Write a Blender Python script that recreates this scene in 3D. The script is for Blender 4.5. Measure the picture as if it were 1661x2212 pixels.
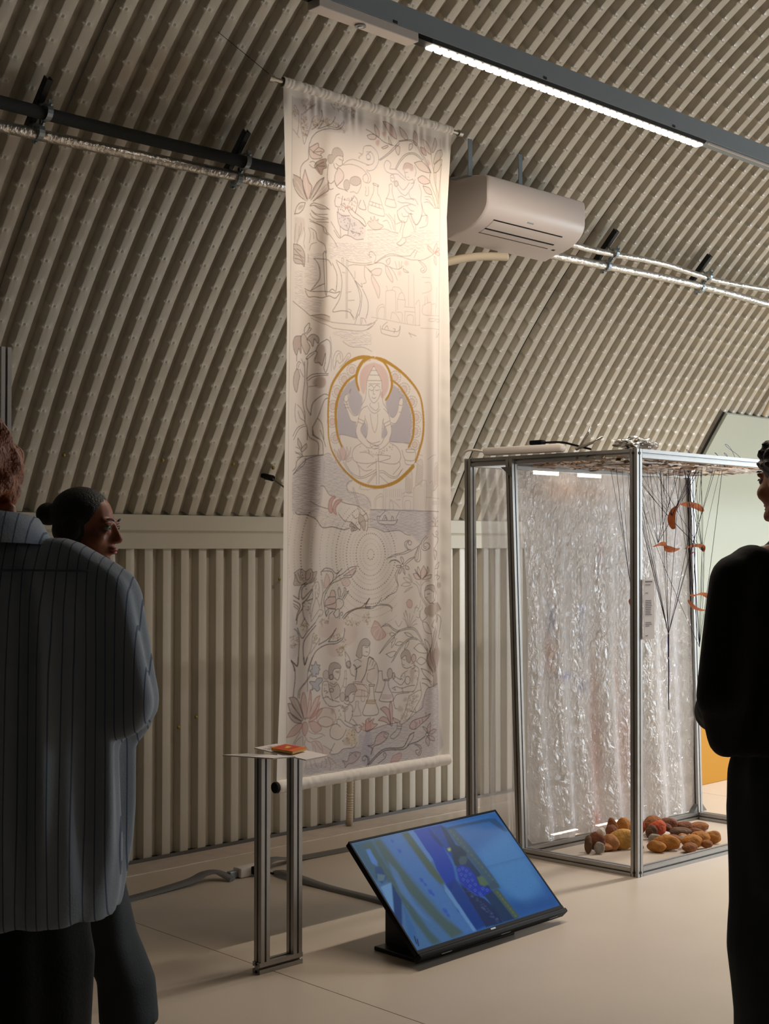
import bpy, bmesh, math, random
import numpy as np
from math import sin, cos, pi, radians as RD, sqrt
from mathutils import Vector as V, Matrix as MX

for o in list(bpy.data.objects): bpy.data.objects.remove(o)
SC = bpy.context.scene
COL = SC.collection
random.seed(7); RNG = np.random.default_rng(7)

# ------------------------------------------------------------------ camera
cam_d = bpy.data.cameras.new('camera'); CAM = bpy.data.objects.new('camera', cam_d); COL.objects.link(CAM)
cam_d.sensor_fit = 'VERTICAL'; cam_d.sensor_height = 36.0; cam_d.lens = 36.0 * 2950 / 2212
YAW, PITCH = RD(45.94), RD(1.437)
CAM.location = (0, 0, 1.5)
CAM.rotation_euler = (pi/2 + PITCH, 0, YAW - pi/2)
cam_d.clip_start = 0.05; cam_d.clip_end = 100
SC.camera = CAM
# ------------------------------------------------------------------ world, view, lights
wd = bpy.data.worlds.new('world'); SC.world = wd; wd.use_nodes = True
bg = wd.node_tree.nodes['Background']; bg.inputs[0].default_value = (0.80, 0.88, 1.0, 1); bg.inputs[1].default_value = 0.01
SC.view_settings.view_transform = 'Standard'; SC.view_settings.look = 'None'
SC.view_settings.gamma = 1.0; SC.view_settings.exposure = 0.0; SC.view_settings.use_curve_mapping = False
WARM = (1.0, 0.87, 0.73); COOL = (0.82, 0.92, 1.0); NEUT = (1.0, .96, .92)
LED_STRENGTH = 9.0

def area(name, loc, rot, sx, sy, power, col, spread=180):
    d = bpy.data.lights.new(name, 'AREA'); d.shape = 'RECTANGLE'; d.size = sx; d.size_y = sy
    d.energy = power; d.color = col; d.spread = RD(spread)
    o = bpy.data.objects.new(name, d); o.location = loc; o.rotation_euler = rot; COL.objects.link(o); return o
# the lit lamp of the track and the further lamps of this and the parallel track (outside the frame)
area('track_lamp_light', (4.38, 3.4, 3.285), (0, 0, 0), 1.74, .05, 28, WARM, 168)
area('track_lamp_light', (7.5, 3.4, 3.285), (0, 0, 0), 1.74, .05, 80, NEUT, 134)
area('track_lamp_light', (10.2, 3.4, 3.285), (0, 0, 0), 1.74, .05, 66, NEUT, 134)
area('track_lamp_light', (8.0, -1.0, 3.30), (0, 0, 0), 1.74, .05, 58, WARM, 142)
area('track_lamp_light', (10.6, -1.0, 3.30), (0, 0, 0), 1.74, .05, 50, WARM, 122)
# daylight from the glazed end of the hall, far right
area('end_window_light', (12.4, 0.6, 1.9), (0, RD(90), RD(-22)), 2.6, 4.5, 265, COOL)

# ------------------------------------------------------------------ materials
def lin(c): return tuple((v/255/12.92 if v/255 <= .04045 else ((v/255+.055)/1.055)**2.4) for v in c)
def mat(name, rgb, rough=.6, metal=0, bump=0, bscale=60, var=0, vscale=8, spec=.5, coat=0, sheen=0, detail=3):
    m = bpy.data.materials.new(name); m.use_nodes = True; nt = m.node_tree; b = nt.nodes['Principled BSDF']
    c = lin(rgb); b.inputs['Base Color'].default_value = (*c, 1); b.inputs['Roughness'].default_value = rough
    b.inputs['Metallic'].default_value = metal; b.inputs['Specular IOR Level'].default_value = spec
    b.inputs['Coat Weight'].default_value = coat; b.inputs['Sheen Weight'].default_value = sheen
    tc = nt.nodes.new('ShaderNodeTexCoord')
    if var:
        n = nt.nodes.new('ShaderNodeTexNoise'); n.inputs['Scale'].default_value = vscale; n.inputs['Detail'].default_value = detail
        r = nt.nodes.new('ShaderNodeMapRange'); r.inputs['To Min'].default_value = 1-var; r.inputs['To Max'].default_value = 1+var
        r.inputs['From Min'].default_value = .25; r.inputs['From Max'].default_value = .75
        mx = nt.nodes.new('ShaderNodeVectorMath'); mx.operation = 'SCALE'; mx.inputs[0].default_value = c
        nt.links.new(tc.outputs['Object'], n.inputs['Vector']); nt.links.new(n.outputs['Fac'], r.inputs['Value'])
        nt.links.new(r.outputs[0], mx.inputs['Scale']); nt.links.new(mx.outputs[0], b.inputs['Base Color'])
    if bump:
        n2 = nt.nodes.new('ShaderNodeTexNoise'); n2.inputs['Scale'].default_value = bscale; n2.inputs['Detail'].default_value = 4
        bp = nt.nodes.new('ShaderNodeBump'); bp.inputs['Strength'].default_value = bump; bp.inputs['Distance'].default_value = .01
        nt.links.new(tc.outputs['Object'], n2.inputs['Vector']); nt.links.new(n2.outputs['Fac'], bp.inputs['Height'])
        nt.links.new(bp.outputs[0], b.inputs['Normal'])
    return m
def emat(name, rgb, s):
    m = bpy.data.materials.new(name); m.use_nodes = True; b = m.node_tree.nodes['Principled BSDF']
    b.inputs['Base Color'].default_value = (.8, .8, .8, 1); b.inputs['Emission Color'].default_value = (*rgb, 1); b.inputs['Emission Strength'].default_value = s
    return m
def attr_mat(name, rough=.8, emit=0, spec=.3, bump=0, bscale=400, metal=0):
    m = bpy.data.materials.new(name); m.use_nodes = True; nt = m.node_tree; b = nt.nodes['Principled BSDF']
    a = nt.nodes.new('ShaderNodeAttribute'); a.attribute_name = 'print'
    nt.links.new(a.outputs['Color'], b.inputs['Base Color']); b.inputs['Roughness'].default_value = rough; b.inputs['Specular IOR Level'].default_value = spec
    if emit:
        nt.links.new(a.outputs['Color'], b.inputs['Emission Color']); b.inputs['Emission Strength'].default_value = emit
        b.inputs['Base Color'].default_value = (0, 0, 0, 1); nt.links.remove(b.inputs['Base Color'].links[0]); b.inputs['Base Color'].default_value = (.01, .01, .012, 1)
    if bump:
        tc = nt.nodes.new('ShaderNodeTexCoord'); n2 = nt.nodes.new('ShaderNodeTexNoise'); n2.inputs['Scale'].default_value = bscale
        bp = nt.nodes.new('ShaderNodeBump'); bp.inputs['Strength'].default_value = bump; bp.inputs['Distance'].default_value = .002
        nt.links.new(tc.outputs['Object'], n2.inputs['Vector']); nt.links.new(n2.outputs['Fac'], bp.inputs['Height']); nt.links.new(bp.outputs[0], b.inputs['Normal'])
    return m
M = dict(
    crimp=mat('crimp_glint', (236, 234, 226), .12, spec=1.0, coat=.6),  # near-white gloss standing in for glints on the crimps
    hall=mat('darkened_lining', (84, 82, 78), .8),  # unseen hall surfaces, coloured dark to cut bounced light
    wall=mat('cream_sheet', (203, 196, 181), .28, var=.06, vscale=3, bump=.05, bscale=25),
    trim=mat('cream_trim', (206, 200, 184), .5, var=.04, vscale=2),
    floor=mat('vinyl_floor', (202, 187, 170), .36, var=.04, vscale=2.5, bump=.03, bscale=90),
    kerb=mat('floor_strip', (196, 180, 166), .5, var=.1, vscale=14, bump=.1, bscale=60),
    seam=mat('floor_joint', (120, 104, 88), .8), caulk=mat('white_caulk', (226, 216, 202), .7, bump=.3, bscale=120),
    alu=mat('anodised_aluminium', (168, 166, 163), .44, 1.0, var=.04, vscale=20), slot=mat('slot_shadow', (60, 58, 58), .6, .6),
    alud=mat('dull_aluminium', (120, 118, 116), .45, .9), steel=mat('zinc_steel', (150, 160, 166), .4, .85, var=.1, vscale=15),
    black=mat('black_plastic', (11, 11, 12), .55, spec=.15), blackm=mat('black_metal', (16, 17, 18), .4, .3), dark=mat('dark_foam', (44, 46, 46), .85, bump=.2, bscale=60),
    foil=mat('silver_foil', (205, 200, 192), .3, .9, bump=.7, bscale=45, var=.1, vscale=30), grey=mat('track_grey', (150, 160, 166), .5),
    white=mat('white_plastic', (226, 216, 208), .4), ac=mat('ac_plastic', (224, 212, 206), .38), cable=mat('grey_cable', (104, 100, 96), .7),
    beige=mat('beige_conduit', (206, 190, 164), .5), paper=mat('paper_board', (224, 216, 212), .7), yellow=mat('yellow_paint', (196, 138, 12), .55),
    greenw=mat('white_lining', (186, 193, 180), .55, var=.02, vscale=1), ink=mat('grey_ink', (120, 112, 116), .8), blacktop=mat('gap_black', (14, 14, 14), .9),
    rod=mat('brushed_rod', (168, 162, 152), .3, .9), thread=mat('dark_thread', (38, 36, 54), .7), navy=mat('navy_thread', (44, 40, 120), .7),
    peel=mat('dried_peel', (204, 112, 54), .5, bump=.4, bscale=120, var=.25, vscale=40), red=mat('red_thread', (190, 26, 40), .5),
    orange=mat('orange_cover', (222, 110, 30), .5), redc=mat('red_cover', (190, 58, 30), .5), gold=mat('yellow_edge', (226, 176, 70), .5),
    kraft=mat('brown_strip', (150, 120, 92), .6, var=.3, vscale=30), brass=mat('bolt_brass', (150, 132, 70), .45, .7),
    cloth=mat('cream_cloth', (236, 226, 214), .8, bump=.08, bscale=300, sheen=.3),
)
M['led'] = emat('led_lens', (1.0, .84, .66), LED_STRENGTH); M['ledbar'] = emat('led_bar', (1, .80, .62), 14)

# ------------------------------------------------------------------ mesh helpers
class MB:
    def __init__(s): s.v = []; s.f = []; s.mi = []; s.cur = 0
    def add(s, vs, fs):
        b = len(s.v); s.v += [tuple(map(float, p)) for p in vs]; s.f += [tuple(i+b for i in f) for f in fs]; s.mi += [s.cur]*len(fs)
    def box(s, lo, hi, T=None):
        x0, y0, z0 = lo; x1, y1, z1 = hi
        vs = [(x0,y0,z0),(x1,y0,z0),(x1,y1,z0),(x0,y1,z0),(x0,y0,z1),(x1,y0,z1),(x1,y1,z1),(x0,y1,z1)]
        if T is not None: vs = [T @ V(p) for p in vs]
        s.add(vs, [(0,3,2,1),(4,5,6,7),(0,1,5,4),(1,2,6,5),(2,3,7,6),(3,0,4,7)])
    def bbox(s, lo, hi, b=.004, T=None):          # box with chamfered vertical and horizontal edges
        bm = bmesh.new(); bmesh.ops.create_cube(bm, size=1)
        c = [(lo[i]+hi[i])/2 for i in range(3)]; d = [hi[i]-lo[i] for i in range(3)]
        for v in bm.verts: v.co = V((v.co.x*d[0]+c[0], v.co.y*d[1]+c[1], v.co.z*d[2]+c[2]))
        bmesh.ops.bevel(bm, geom=bm.edges[:], offset=min(b, min(d)*.45), segments=2, profile=.5, affect='EDGES')
        bm.verts.index_update(); vs = [v.co.copy() for v in bm.verts]
        if T is not None: vs = [T @ v for v in vs]
        s.add(vs, [tuple(v.index for v in f.verts) for f in bm.faces]); bm.free()
    def tube(s, pts, r, n=10, cap=True):
        pts = [V(p) for p in pts]; rs = r if hasattr(r, '__len__') else [r]*len(pts)
        vs = []; up = None
        for i, p in enumerate(pts):
            t = (pts[min(i+1, len(pts)-1)] - pts[max(i-1, 0)]).normalized()
            if up is None: up = V((0,0,1)) if abs(t.z) < .9 else V((1,0,0))
            a = t.cross(up).normalized(); up = a.cross(t).normalized()
            for k in range(n):
                an = 2*pi*k/n; vs.append(p + (a*cos(an) + up*sin(an))*rs[i])
        fs = [(i*n+k, i*n+(k+1) % n, (i+1)*n+(k+1) % n, (i+1)*n+k) for i in range(len(pts)-1) for k in range(n)]
        if cap: fs += [tuple(range(n))[::-1], tuple(range((len(pts)-1)*n, len(pts)*n))]
        s.add(vs, fs)
    def prism(s, prof, p0, p1, ax, ay, cap=True):   # extrude a 2D profile from p0 to p1 with profile axes ax, ay
        p0, p1, ax, ay = V(p0), V(p1), V(ax), V(ay); n = len(prof)
        vs = [p0+ax*u+ay*w for u, w in prof] + [p1+ax*u+ay*w for u, w in prof]
        fs = [(k, (k+1) % n, n+(k+1) % n, n+k) for k in range(n)]
        if cap: fs += [tuple(range(n))[::-1], tuple(range(n, 2*n))]
        s.add(vs, fs)
    def ball(s, c, r, nu=12, nv=8, T=None):
        rr = r if hasattr(r, '__len__') else (r, r, r); vs = []
        for j in range(nv+1):
            th = pi*j/nv
            for i in range(nu):
                ph = 2*pi*i/nu; p = V((rr[0]*sin(th)*cos(ph), rr[1]*sin(th)*sin(ph), rr[2]*cos(th)))
                vs.append((T @ p if T is not None else p) + V(c))
        s.add(vs, [(j*nu+i, (j+1)*nu+i, (j+1)*nu+(i+1) % nu, j*nu+(i+1) % nu) for j in range(nv) for i in range(nu)])
    def build(s, name, m, parent=None, smooth=False, loc=None):
        me = bpy.data.meshes.new(name); me.from_pydata(s.v, [], s.f); me.update()
        ms = m if isinstance(m, (list, tuple)) else [m]
        for x in ms: me.materials.append(x)
        if len(ms) > 1: me.polygons.foreach_set('material_index', s.mi)
        if smooth: sm(me, smooth)
        return link(name, me, parent)
def sm(me, ang=True):
    me.polygons.foreach_set('use_smooth', [True]*len(me.polygons))
    if ang is not True:
        try: me.set_sharp_from_angle(angle=RD(ang))
        except Exception: pass
def link(name, me, parent=None):
    o = bpy.data.objects.new(name, me); COL.objects.link(o)
    if parent is not None:
        o.parent = parent
        o.matrix_parent_inverse = PINV.get(parent.name, MX.Identity(4))
    return o
PINV = {}
def tag(o, label=None, cat=None, group=None, kind=None):
    if label: o['label'] = label
    if cat: o['category'] = cat
    if group: o['group'] = group
    if kind: o['kind'] = kind
    return o
def thing(name, loc, label=None, cat=None, group=None, kind=None):
    """An Empty at the thing's base; its parts are modelled in world space and hang from it."""
    o = bpy.data.objects.new(name, None); COL.objects.link(o); o.location = loc; o.empty_display_size = .1
    PINV[o.name] = MX.Translation(-V(loc)); return tag(o, label, cat, group, kind)
def np_mesh(name, co, faces, mats, parent=None, smooth=True, mi=None, col=None):
    me = bpy.data.meshes.new(name); nv, nf = len(co), len(faces); k = faces.shape[1]
    me.vertices.add(nv); me.vertices.foreach_set('co', np.asarray(co, np.float32).ravel())
    me.loops.add(nf*k); me.loops.foreach_set('vertex_index', faces.astype(np.int32).ravel())
    me.polygons.add(nf); me.polygons.foreach_set('loop_start', np.arange(0, nf*k, k, dtype=np.int32))
    me.update(calc_edges=True)
    for x in (mats if isinstance(mats, (list, tuple)) else [mats]): me.materials.append(x)
    if mi is not None: me.polygons.foreach_set('material_index', mi.astype(np.int32))
    if col is not None:
        a = me.color_attributes.new('print', 'FLOAT_COLOR', 'POINT')
        c4 = np.ones((nv, 4), np.float32); c4[:, :3] = col; a.data.foreach_set('color', c4.ravel())
    if smooth: sm(me, smooth)
    me.validate(); return link(name, me, parent)
def grid_faces(nu, nv, wrap=False):
    i = np.arange(nu-1 if not wrap else nu); j = np.arange(nv-1); I, J = np.meshgrid(i, j, indexing='ij'); I = I.ravel(); J = J.ravel(); I2 = (I+1) % nu
    return np.stack([I*nv+J, I2*nv+J, I2*nv+J+1, I*nv+J+1], 1)
def spline(pts, n=8):
    P = [V(p) for p in pts]; out = []
    for i in range(len(P)-1):
        a, b, c, d = P[max(i-1, 0)], P[i], P[i+1], P[min(i+2, len(P)-1)]
        for k in range(n):
            t = k/n; out.append(.5*((2*b) + (c-a)*t + (2*a-5*b+4*c-d)*t*t + (3*b-a-3*c+d)*t**3))
    out.append(P[-1]); return out
# ------------------------------------------------------------------ the setting
W = 5.532; AY, AZ, AR = .183, -.965, 5.928           # back wall plane; centre and radius of the vault (cross-section in YZ)
PIT = .106; DEP = .042
def vault(phi, r): return AY + r*cos(phi), AZ + r*sin(phi)
# floor: a slab with sheets of vinyl laid on it, joints between them
fl = MB(); fl.box((-4, -6, -.12), (13, W+.4, -.004)); FLOOR = fl.build('floor', M['seam']); tag(FLOOR, kind='structure')
xs = [-4, -1.0, 3.10, 7.2, 13]; ys = [-6, 2.35, 5.285]
for i in range(4):
    b = MB(); b.box((xs[i]+.002, ys[0], -.006), (xs[i+1]-.002, ys[2], 0)); b.build('vinyl_sheet', M['floor'], FLOOR)
b = MB(); b.box((-4, ys[2]+.003, -.006), (13, W+.3, .001)); b.build('floor_strip', M['kerb'], FLOOR)
b = MB(); X = np.arange(-1, 10.5, .05)
b.tube([(x, ys[2]+.001+random.uniform(-.002, .002), .001) for x in X], [random.uniform(.0022, .0045) for _ in X], 5); b.build('caulk_joint', M['caulk'], FLOOR)

# corrugated vault: curved sheets of fifteen ribs, crimped across every rib
def rib_profile(n):                                   # (x, outward depth) over n ribs, starting in the valley
    px, pd = [], []
    for i in range(n):
        x = i*PIT
        for u, d in ((-.006, 1), (0, .10), (.003, 0), (.009, -.02), (.015, -.01), (.021, -.01), (.034, 0), (.051, .06), (.061, .40), (.067, 1)): px.append(x+u); pd.append(d*DEP)
    px.append(n*PIT-.004); pd.append(DEP)
    return np.array(px), np.array(pd)
CEIL = thing('ceiling', (4, AY, AZ+AR), kind='structure')
PH0, DPH = RD(26.22), RD(.9420); CR0 = RD(27.23)
def vault_sheet(x0, n, off=0.):
    px, pd = rib_profile(n); px = px + x0
    ph = [PH0]; k = 0
    while True:
        c = CR0 + k*DPH; k += 1
        ph += [c-.24*DPH, c-.10*DPH, c-.03*DPH, c+.03*DPH, c+.10*DPH, c+.24*DPH, c+.5*DPH]
        if c > RD(63): break
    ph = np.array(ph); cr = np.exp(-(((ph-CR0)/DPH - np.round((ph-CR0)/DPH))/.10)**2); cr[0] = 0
    j = np.arange(len(px)) % 10; j[-1] = 0
    Xg = px[:, None] + np.where(j == 1, -.016, np.where(j == 2, -.014, np.where(j == 3, -.008, np.where(j == 4, -.004, 0))))[:, None]*cr[None]
    r = AR + off + pd[:, None] + (np.where(j == 2, -.005, np.where(j == 3, -.0085, np.where(j == 4, -.002, np.where(j == 5, -.007, np.where(j == 6, .002, 0)))))[:, None])*cr[None]
    co = np.stack([Xg + 0*ph[None], AY + r*np.cos(ph)[None], AZ + r*np.sin(ph)[None]], 2).reshape(-1, 3)
    I, J = np.meshgrid(np.arange(len(px)-1), np.arange(len(ph)-1), indexing='ij')
    glint = np.isin(j[I], (2, 4)) & np.isin((J-1) % 7, (1, 2, 3)) & (J > 0)  # crimp facets that carry the painted glint
    np_mesh('corrugated_sheet', co, grid_faces(len(px), len(ph))[:, ::-1], [M['wall'], M['crimp']], CEIL, smooth=34, mi=glint.ravel().astype(int))
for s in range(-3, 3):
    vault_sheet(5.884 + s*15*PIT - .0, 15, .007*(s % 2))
b = MB()                                              # the rest of the vault, plain, above and behind the camera
ph = [RD(62.5+i*6) for i in range(15)] + [RD(153.8)]
for x0, x1 in ((-4, 13),):
    vs = [(x, *vault(p, AR+.02)) for x in (x0, x1) for p in ph]; n = len(ph)
    b.add(vs, [(i, i+1, n+i+1, n+i) for i in range(n-1)])
for x0, x1 in ((-4, 1.13), (10.64, 13)):
    ph2 = [RD(26.2+i*4.1) for i in range(10)]; n = len(ph2)
    b.add([(x, *vault(p, AR+.02)) for x in (x0, x1) for p in ph2], [(i, i+1, n+i+1, n+i) for i in range(n-1)])
b.build('vault_lining', M['hall'], CEIL, smooth=30)

# lower back wall of upright corrugated cladding, cover band and base channel
WALL = thing('wall_back', (4, W, 0), kind='structure')
for s in range(-3, 3):
    px, pd = rib_profile(15); px = px + 3.71 + 20*.1055 + s*15*.1055
    zz = np.array([.012, .5, 1.0, 1.5]); co = np.stack([px[:, None]*np.ones(4), (W-DEP+pd+.001*(s % 2))[:, None]*np.ones(4), zz[None]*np.ones((len(px), 1))], 2).reshape(-1, 3)
    np_mesh('cladding_sheet', co, grid_faces(len(px), 4), M['wall'], WALL, smooth=30)
b = MB(); b.box((-4, W+.012, 0), (13, W+.1, 1.7)); b.build('wall_backing', M['trim'], WALL)
b = MB(); b.prism([(0, 1.487), (-.008, 1.489), (-.008, 1.562), (.004, 1.568), (-.004, 1.578), (-.004, 1.650), (0, 1.652), (.1, 1.652), (.1, 1.487)], (-4, 5.486, 0), (13, 5.486, 0), (0, 1, 0), (0, 0, 1)); tag(b.build('trim_1', M['trim']), kind='structure')
b = MB(); b.prism([(0, .001), (0, .016), (.004, .018), (.004, .008), (.05, .008), (.05, .001)], (-4, 5.480, 0), (13, 5.480, 0), (0, 1, 0), (0, 0, 1)); tag(b.build('baseboard_back', M['alud']), kind='structure')
# bolts and spots on the cladding and vault
bolts = MB()
for px_, z in ((3.915, .62), (4.02, .66), (3.70, .70), (4.77, .46), (4.98, 1.12), (5.56, 1.30), (5.67, 1.30), (5.56, .36), (5.67, .37), (4.55, 1.33), (3.07, .9), (3.5, 1.2)):
    bolts.ball((px_, W-DEP-.004, z), (.010, .006, .010), 8, 5)
bolts.build('bolt_heads', M['brass'], WALL, smooth=True)
bolts = MB()
for X_, ph in ((3.20, 29.0), (3.73, 29.0), (4.15, 29.0), (4.41, 28.9), (2.9, 29.0)):
    y, z = vault(RD(ph), AR-.004); bolts.ball((X_, y, z), (.010, .008, .010), 8, 5)
bolts.build('bolt_heads', M['brass'], CEIL, smooth=True)

# far parts of the hall, out of the frame, that close the room; most darkened to cut bounced light
b = MB(); b.box((-4.1, -6, 0), (-4, W+.4, 4.95)); tag(b.build('wall_left', M['hall']), kind='structure')
b = MB(); b.box((13, -6, 0), (13.1, W+.4, 4.95)); tag(b.build('wall_right', M['greenw']), kind='structure')
b = MB(); b.box((-4, -5.2, 0), (13, -5.1, 1.7)); tag(b.build('wall_front', M['hall']), kind='structure')

# smooth white lining boards at the far end of the back wall
def lining(x0, x1):
    t = thing('wall_lining', ((x0+x1)/2, 5.4, 0), kind='structure')
    ph = [RD(a) for a in np.linspace(28.2, 34.75, 8)]; pts = [(5.40, .01), (5.40, 1.70)] + [vault(p, AR-.028) for p in ph]
    pb = [(5.425, .01), (5.425, 1.70)] + [vault(p, AR-.006) for p in ph]
    n = len(pts); b = MB(); vs = [(x, *p) for x in (x0, x1) for p in pts] + [(x, *p) for x in (x0, x1) for p in pb]
    fs = [(i, n+i, n+i+1, i+1) for i in range(n-1)] + [(2*n+i, 2*n+i+1, 3*n+i+1, 3*n+i) for i in range(n-1)]
    fs += [(i, i+1, 2*n+i+1, 2*n+i) for i in range(n-1)] + [(n+i, 3*n+i, 3*n+i+1, n+i+1) for i in range(n-1)] + [(n-1, 2*n-1, 4*n-1, 3*n-1), (0, 2*n, 3*n, n)]
    b.add(vs, fs); o = b.build('lining_board', M['greenw'], t, smooth=30)
    b = MB(); q = [(x0-.03, *vault(p, AR-.004)) for p in ph]
    b.add(q + [(x0, y, z) for _, y, z in q], [(i, i+1, len(q)+i+1, len(q)+i) for i in range(len(q)-1)]); b.build('dark_joint', M['blacktop'], t)
lining(8.11, 10.6)
# ------------------------------------------------------------------ aluminium profile (40 mm, one slot a side)
def slot_profile(s=.040):
    h = s/2; g = .0042; d = .012; w = .009
    q = [(g, -h), (h, -h), (h, -g), (h-.004, -g), (h-.004, -w), (h-d, -g), (h-d, g), (h-.004, w), (h-.004, g), (h, g), (h, h), (g, h), (g, h-.004), (w, h-.004), (g, h-d), (-g, h-d), (-w, h-.004), (-g, h-.004), (-g, h), (-h, h), (-h, g), (-h+.004, g), (-h+.004, w), (-h+d, g), (-h+d, -g), (-h+.004, -w), (-h+.004, -g), (-h, -g), (-h, -h), (-g, -h), (-g, -h+.004), (-w, -h+.004), (-g, -h+d), (g, -h+d), (w, -h+.004), (g, -h+.004)]
    return q
SP = slot_profile()
def bar(p0, p1, name, parent, ax=None, m=None, s=1.0):
    p0, p1 = V(p0), V(p1); t = (p1-p0).normalized()
    a = V(ax) if ax is not None else (V((1, 0, 0)) if abs(t.x) < .7 else V((0, 1, 0)))
    a = (a - t*a.dot(t)).normalized(); c = t.cross(a)
    b = MB(); b.prism([(u*s, w*s) for u, w in SP], p0, p1, a, c); return b.build(name, m or M['alu'], parent)

# ------------------------------------------------------------------ lighting track along the vault, above the banner
TY, TZ = 3.4, 3.312
t = thing('lighting_track', (2.5, TY, TZ), 'grey lighting track hung under the corrugated vault, carrying the lit lamp', 'track light')
b = MB(); b.prism([(-.034, .012), (-.034, .088), (.034, .088), (.034, .012), (.026, .012), (.026, .03), (-.026, .03), (-.026, .012)], (1.2, TY, TZ), (10.5, TY, TZ), (0, 1, 0), (0, 0, 1)); b.build('rail', M['grey'], t)
b = MB(); b.box((3.40, TY-.026, TZ-.006), (3.505, TY+.026, TZ+.03)); b.build('end_block', M['black'], t)
b = MB(); b.box((2.83, TY-.026, TZ+.006), (2.97, TY+.026, TZ+.03)); b.build('end_block', M['black'], t)
b = MB(); b.bbox((2.96, TY-.030, TZ-.022), (3.43, TY+.030, TZ+.012), .003); dr = b.build('driver_box', M['white'], t)
b = MB(); b.tube([(3.175, TY, TZ-.022), (3.175, TY, TZ-.027)], .020, 20); b.build('sensor_ring', M['grey'], dr)
b = MB(); b.tube([(3.175, TY, TZ-.026), (3.175, TY, TZ-.030)], [.011, .008], 14); b.build('sensor_eye', M['white'], dr)
b = MB(); b.box((3.50, TY-.024, TZ-.004), (5.27, TY+.024, TZ+.014)); lh = b.build('lamp_housing', M['dark'], t)
b = MB(); b.box((5.28, TY-.024, TZ+.004), (10.4, TY+.024, TZ+.012)); b.build('blank_cover', M['grey'], t)
b = MB(); b.box((5.30, TY-.026, TZ-.001), (10.4, TY-.019, TZ+.006)); b.build('cover_edge', M['white'], t)
lens = MB(); lens.bbox((-.0178, -.020, -.011), (.0178, .020, 0), .005)
lo = lens.build('lamp_lens', M['led'], lh); lo.location = (3.53, TY, TZ-.004)
n_l = 38
for k in range(1, n_l):
    c = lo.copy(); COL.objects.link(c); c.location = (3.53 + k*(5.245-3.53)/(n_l-1), TY, TZ-.004)
for x in (3.3, 4.12, 5.0, 5.86, 6.9):
    b = MB(); b.box((x, TY-.0355, TZ+.012), (x+.02, TY-.033, TZ+.022)); b.build('rail_clip', M['dark'], t)

# ------------------------------------------------------------------ pipes on the vault
RP = AR-.12
def on_vault(X, ph, r=RP): y, z = vault(RD(ph), r); return (X, y, z)
def pipe(name, label, pts, r, m, cat='pipe', n=12, wob=0):
    P = spline(pts, 10); rs = [r*(1+wob*random.uniform(-1, 1)) for _ in P]
    b = MB(); b.tube(P, rs, n); return tag(b.build(name, m, None, smooth=True), label, cat)
ps = 43.15
pipe('insulated_pipe', 'silver foil-wrapped pipe below the dark pipe, left of the banner', [on_vault(x, ps+.12*sin(x*2.1)) for x in np.linspace(1.4, 4.40, 9)], .022, M['foil'], wob=.03)
pipe('insulated_pipe', 'thicker silver pipe, the lower of the two right of the air conditioner', [on_vault(x, ps+.12*sin(x*2.1)) for x in np.linspace(5.43, 10, 12)], .022, M['foil'], wob=.03)
pipe('dark_pipe', 'dark grey foam-covered pipe above the silver pipe, left of the banner', [on_vault(x, 43.98+.1*sin(x*1.7)) for x in np.linspace(1.4, 4.40, 9)], .024, M['dark'])
pipe('foil_pipe', 'thin wavy silver pipe leaving the right end of the air conditioner', [on_vault(x, 43.93+.10*sin(x*5.2)) for x in np.arange(5.43, 10, .25)], .017, M['foil'], wob=.04)
CL = ['leftmost black pipe clamp near the left edge of the picture', 'black pipe clamp on the dark and silver pipes just left of the banner', 'black pipe clamp on the silver pipes just right of the air conditioner', 'rightmost black pipe clamp on the two silver pipes']
for X_, lab in zip((2.525, 3.432, 5.935, 6.836), CL):
    y0, z0 = vault(RD(43.0), AR-.02)
    t = thing('pipe_clamp', (X_, y0, z0), lab, 'pipe clamp', 'black clamps holding the pipes to the vault')
    pa, pb = V(on_vault(X_, 42.75, AR-.045)), V(on_vault(X_, 44.9, AR-.045))
    b = MB()
    for s_ in (-.010, .010): b.prism([(-.003, -.014), (.003, -.014), (.003, .014), (-.003, .014)], pa+V((s_, 0, 0)), pb+V((s_, 0, 0)), (1, 0, 0), (pb-pa).cross(V((1, 0, 0))).normalized())
    d = (pb-pa).cross(V((1, 0, 0))).normalized()
    b.prism([(-.012, -.002), (.012, -.002), (.012, .002), (-.012, .002)], pa-d*.014, pb-d*.014, (1, 0, 0), d); b.build('strut', M['blackm'], t)
    for ph, r, lab2 in ((43.15, .0275, 0), (43.96, .0285 if X_ < 5 else .0225, 1)):
        c = V(on_vault(X_, ph)); b = MB()
        nrm = V((0, -cos(RD(ph)), -sin(RD(ph)))); tg = V((0, -sin(RD(ph)), cos(RD(ph))))
        ring = [c + (nrm*cos(a)+tg*sin(a))*r for a in np.linspace(0, 2*pi, 17)]
        vs = []
        for p in ring[:-1]:
            o_ = (p-c).normalized()
            for dx, dr in ((-.011, 0), (.011, 0), (.011, .004), (-.011, .004)): vs.append(p+V((dx, 0, 0))+o_*dr)
        n = 16; b.add(vs, [(i*4+k, i*4+(k+1) % 4, ((i+1) % n)*4+(k+1) % 4, ((i+1) % n)*4+k) for i in range(n) for k in range(4)])
        for sg in (-1, 1):
            e = c + tg*sg*(r+.010); b.box((-.009, -.006, -.010), (.009, .006, .010), MX.Translation(e)); b.tube([e-nrm*.014, e+nrm*.016], .0045, 8)
        b.tube([c-nrm*(r+.001), c-nrm*(r+.055)], .005, 8)
        b.build('pipe_ring', M['steel'], t)

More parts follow.
